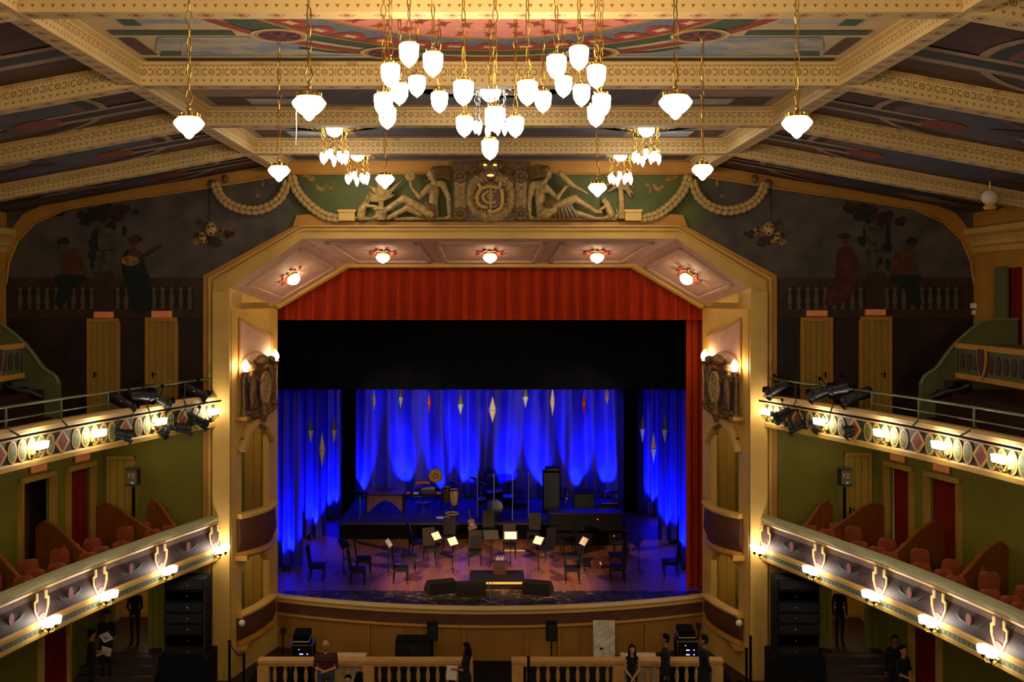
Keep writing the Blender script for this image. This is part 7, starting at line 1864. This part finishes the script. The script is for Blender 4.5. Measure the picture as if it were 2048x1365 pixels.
w_ = person('person', 'woman in black with long hair holding white papers by the pit', here(932, 28.0), 1.72, PI / 2 + .2, 'cloth_black', 'cloth_black', 'skin_dark', 'long', 'hold', sleeves='short', build=.9, dress=True)
c = HOLD.pop(0) + Vector((0, -.02, -.12)); tag(MB().box(c, (.26, .01, .36), ry=.08).build('paper_sheets', 'paper'), 'white papers in the hand of the woman in black', 'paper')
person('person', 'person in a black suit standing in the left yellow doorway', here(270, 30.9, .8), 1.64, PI, 'cloth_black', 'cloth_black', 'skin_dark', 'short', 'low')
person('person', 'woman in a black trouser suit standing in the right yellow doorway', here(1679, 30.9, .8), 1.68, PI, 'cloth_black', 'cloth_black', 'skin', 'bun', 'down', build=.9)
person('person', 'woman in black reading a programme by the left steps', here(183, 28.65, .14), 1.72, -PI / 2 + .4 + PI * .0, 'cloth_black', 'cloth_black', 'skin', 'bun', 'hold', sleeves='short', build=.95, head=(0, -.4))
person('person', 'man in dark clothes behind the woman reading at the left steps', here(213, 29.3, .46), 1.72, PI + .3, 'cloth_black', 'cloth_black', 'skin_dark', 'short', 'hold', head=(0, -.3))
for px, py, Y, t, lb in ((203, 1303, 28.45, .3, 'white programme held by the reading woman at the left steps'), (217, 1306, 28.3, -.4, 'grey printed programme held out at the left steps')):
    c = HOLD.pop(0); tag(MB().box(c, (.26, .01, .30), ry=t, rx=.5).build('programme', 'paper'), lb, 'programme')
person('person', 'curly-haired woman seated at the far left edge below the balcony', here(103, 24.6, .2), 1.66, PI, 'cloth_black', 'cloth_black', 'skin_dark', 'curly', 'down', True, head=(.2, 0))
person('person', 'standing man in black at the right steps, face turned away', here(1790, 28.42), 1.78, PI - .3, 'cloth_black', 'cloth_black', 'skin_dark', 'short', 'down', head=(.4, 0))
person('person', 'dark-haired person in a black shirt with arms folded, right steps', here(1806, 27.6), 1.78, PI + .5, 'cloth_black', 'cloth_black', 'skin', 'short', 'clasp', sleeves='short', head=(-.3, 0))
seated = [(696, 26.2, .30, 'cloth_grey', 'skin', 'short', 0, 'seated person in a pale grey top, head bowed, by the man in plaid'), (719, 26.3, .34, 'cloth_black', 'skin', 'long', -.9, 'seated woman with long dark hair turned aside near the man in plaid'),
          (974, 25.6, .30, 'cloth_red', 'skin_dark', 'short', 0, 'seated person in a red top at the pit gap'), (1062, 25.7, .28, 'cloth_black', 'skin_dark', 'short', 0, 'seated dark-haired person before the right balustrade post'), (1100, 25.3, .2, 'cloth_navy', 'skin', 'short', 0, 'seated person low before the right balustrade'),
          (1372, 25.4, .30, 'cloth_black', 'skin', 'short', .3, 'seated person with a phone under the right rack'), (1462, 25.2, .32, 'cloth_black', 'skin', 'bun', .2, 'seated person with a light headband at the right'), (1480, 25.9, .30, 'cloth_red', 'skin', 'long', .4, 'seated woman with reddish hair at the right'), (1532, 25.6, .34, 'cloth_red', 'skin', 'short', -.4, 'seated person in mauve by the right pier'),
          (1603, 25.5, .36, 'cloth_grey', 'skin_dark', 'curly', 0, 'seated person in patterned grey before the right speaker column'), (513, 25.4, .1, 'cloth_black', 'skin', 'short', 0, 'seated dark-haired person by the left barrier posts'), (330, 25.3, .1, 'cloth_navy', 'skin', 'short', .6, 'seated person before the left speaker column')]
for px, Y, z, tp, sk, hr, tw, lb in seated:
    back_ = PI if px in (696,) else 0
    p = here(px, Y, z); person('person', lb, p, 1.68, back_ + tw, tp, 'cloth_black', sk, hr, 'raise' if px in (1462, 1532) else 'down', True, sleeves='short')
    b = thing('stalls_seat', 'dark red stalls seat under the ' + ' '.join(lb.split(',')[0].split()[:9]), 'seat', p)
    dr = Matrix.Rotation(back_ + tw, 3, 'Z')
    MB().box(p + dr @ Vector((0, .08, .36)), (.48, .5, .08), rz=back_ + tw).build('cushion', 'redcurtain', b); MB().box(p + dr @ Vector((0, -.26, .55)), (.48, .06, .45), rz=back_ + tw).build('backrest', 'redcurtain', b); MB().box(p + dr @ Vector((0, .0, (.32 - z) / 2)), (.1, .3, .32 + z), rz=back_ + tw).build('pedestal', 'blackmetal', b)
for px, py, Y, lb in ((1446, 1357, 25.0, 'bright phone screen held up at the right of the audience'), (1528, 1346, 25.2, 'small blue-lit phone near the right pier')):
    c = HAND.pop(0); g = thing('phone', lb, 'phone', c); MB().box(c, (.075, .01, .14), ry=.3).build('case', 'black', g); MB().box(c + Vector((0, -.007, 0)), (.065, .004, .12), ry=.3).build('screen', 'led_violet', g)
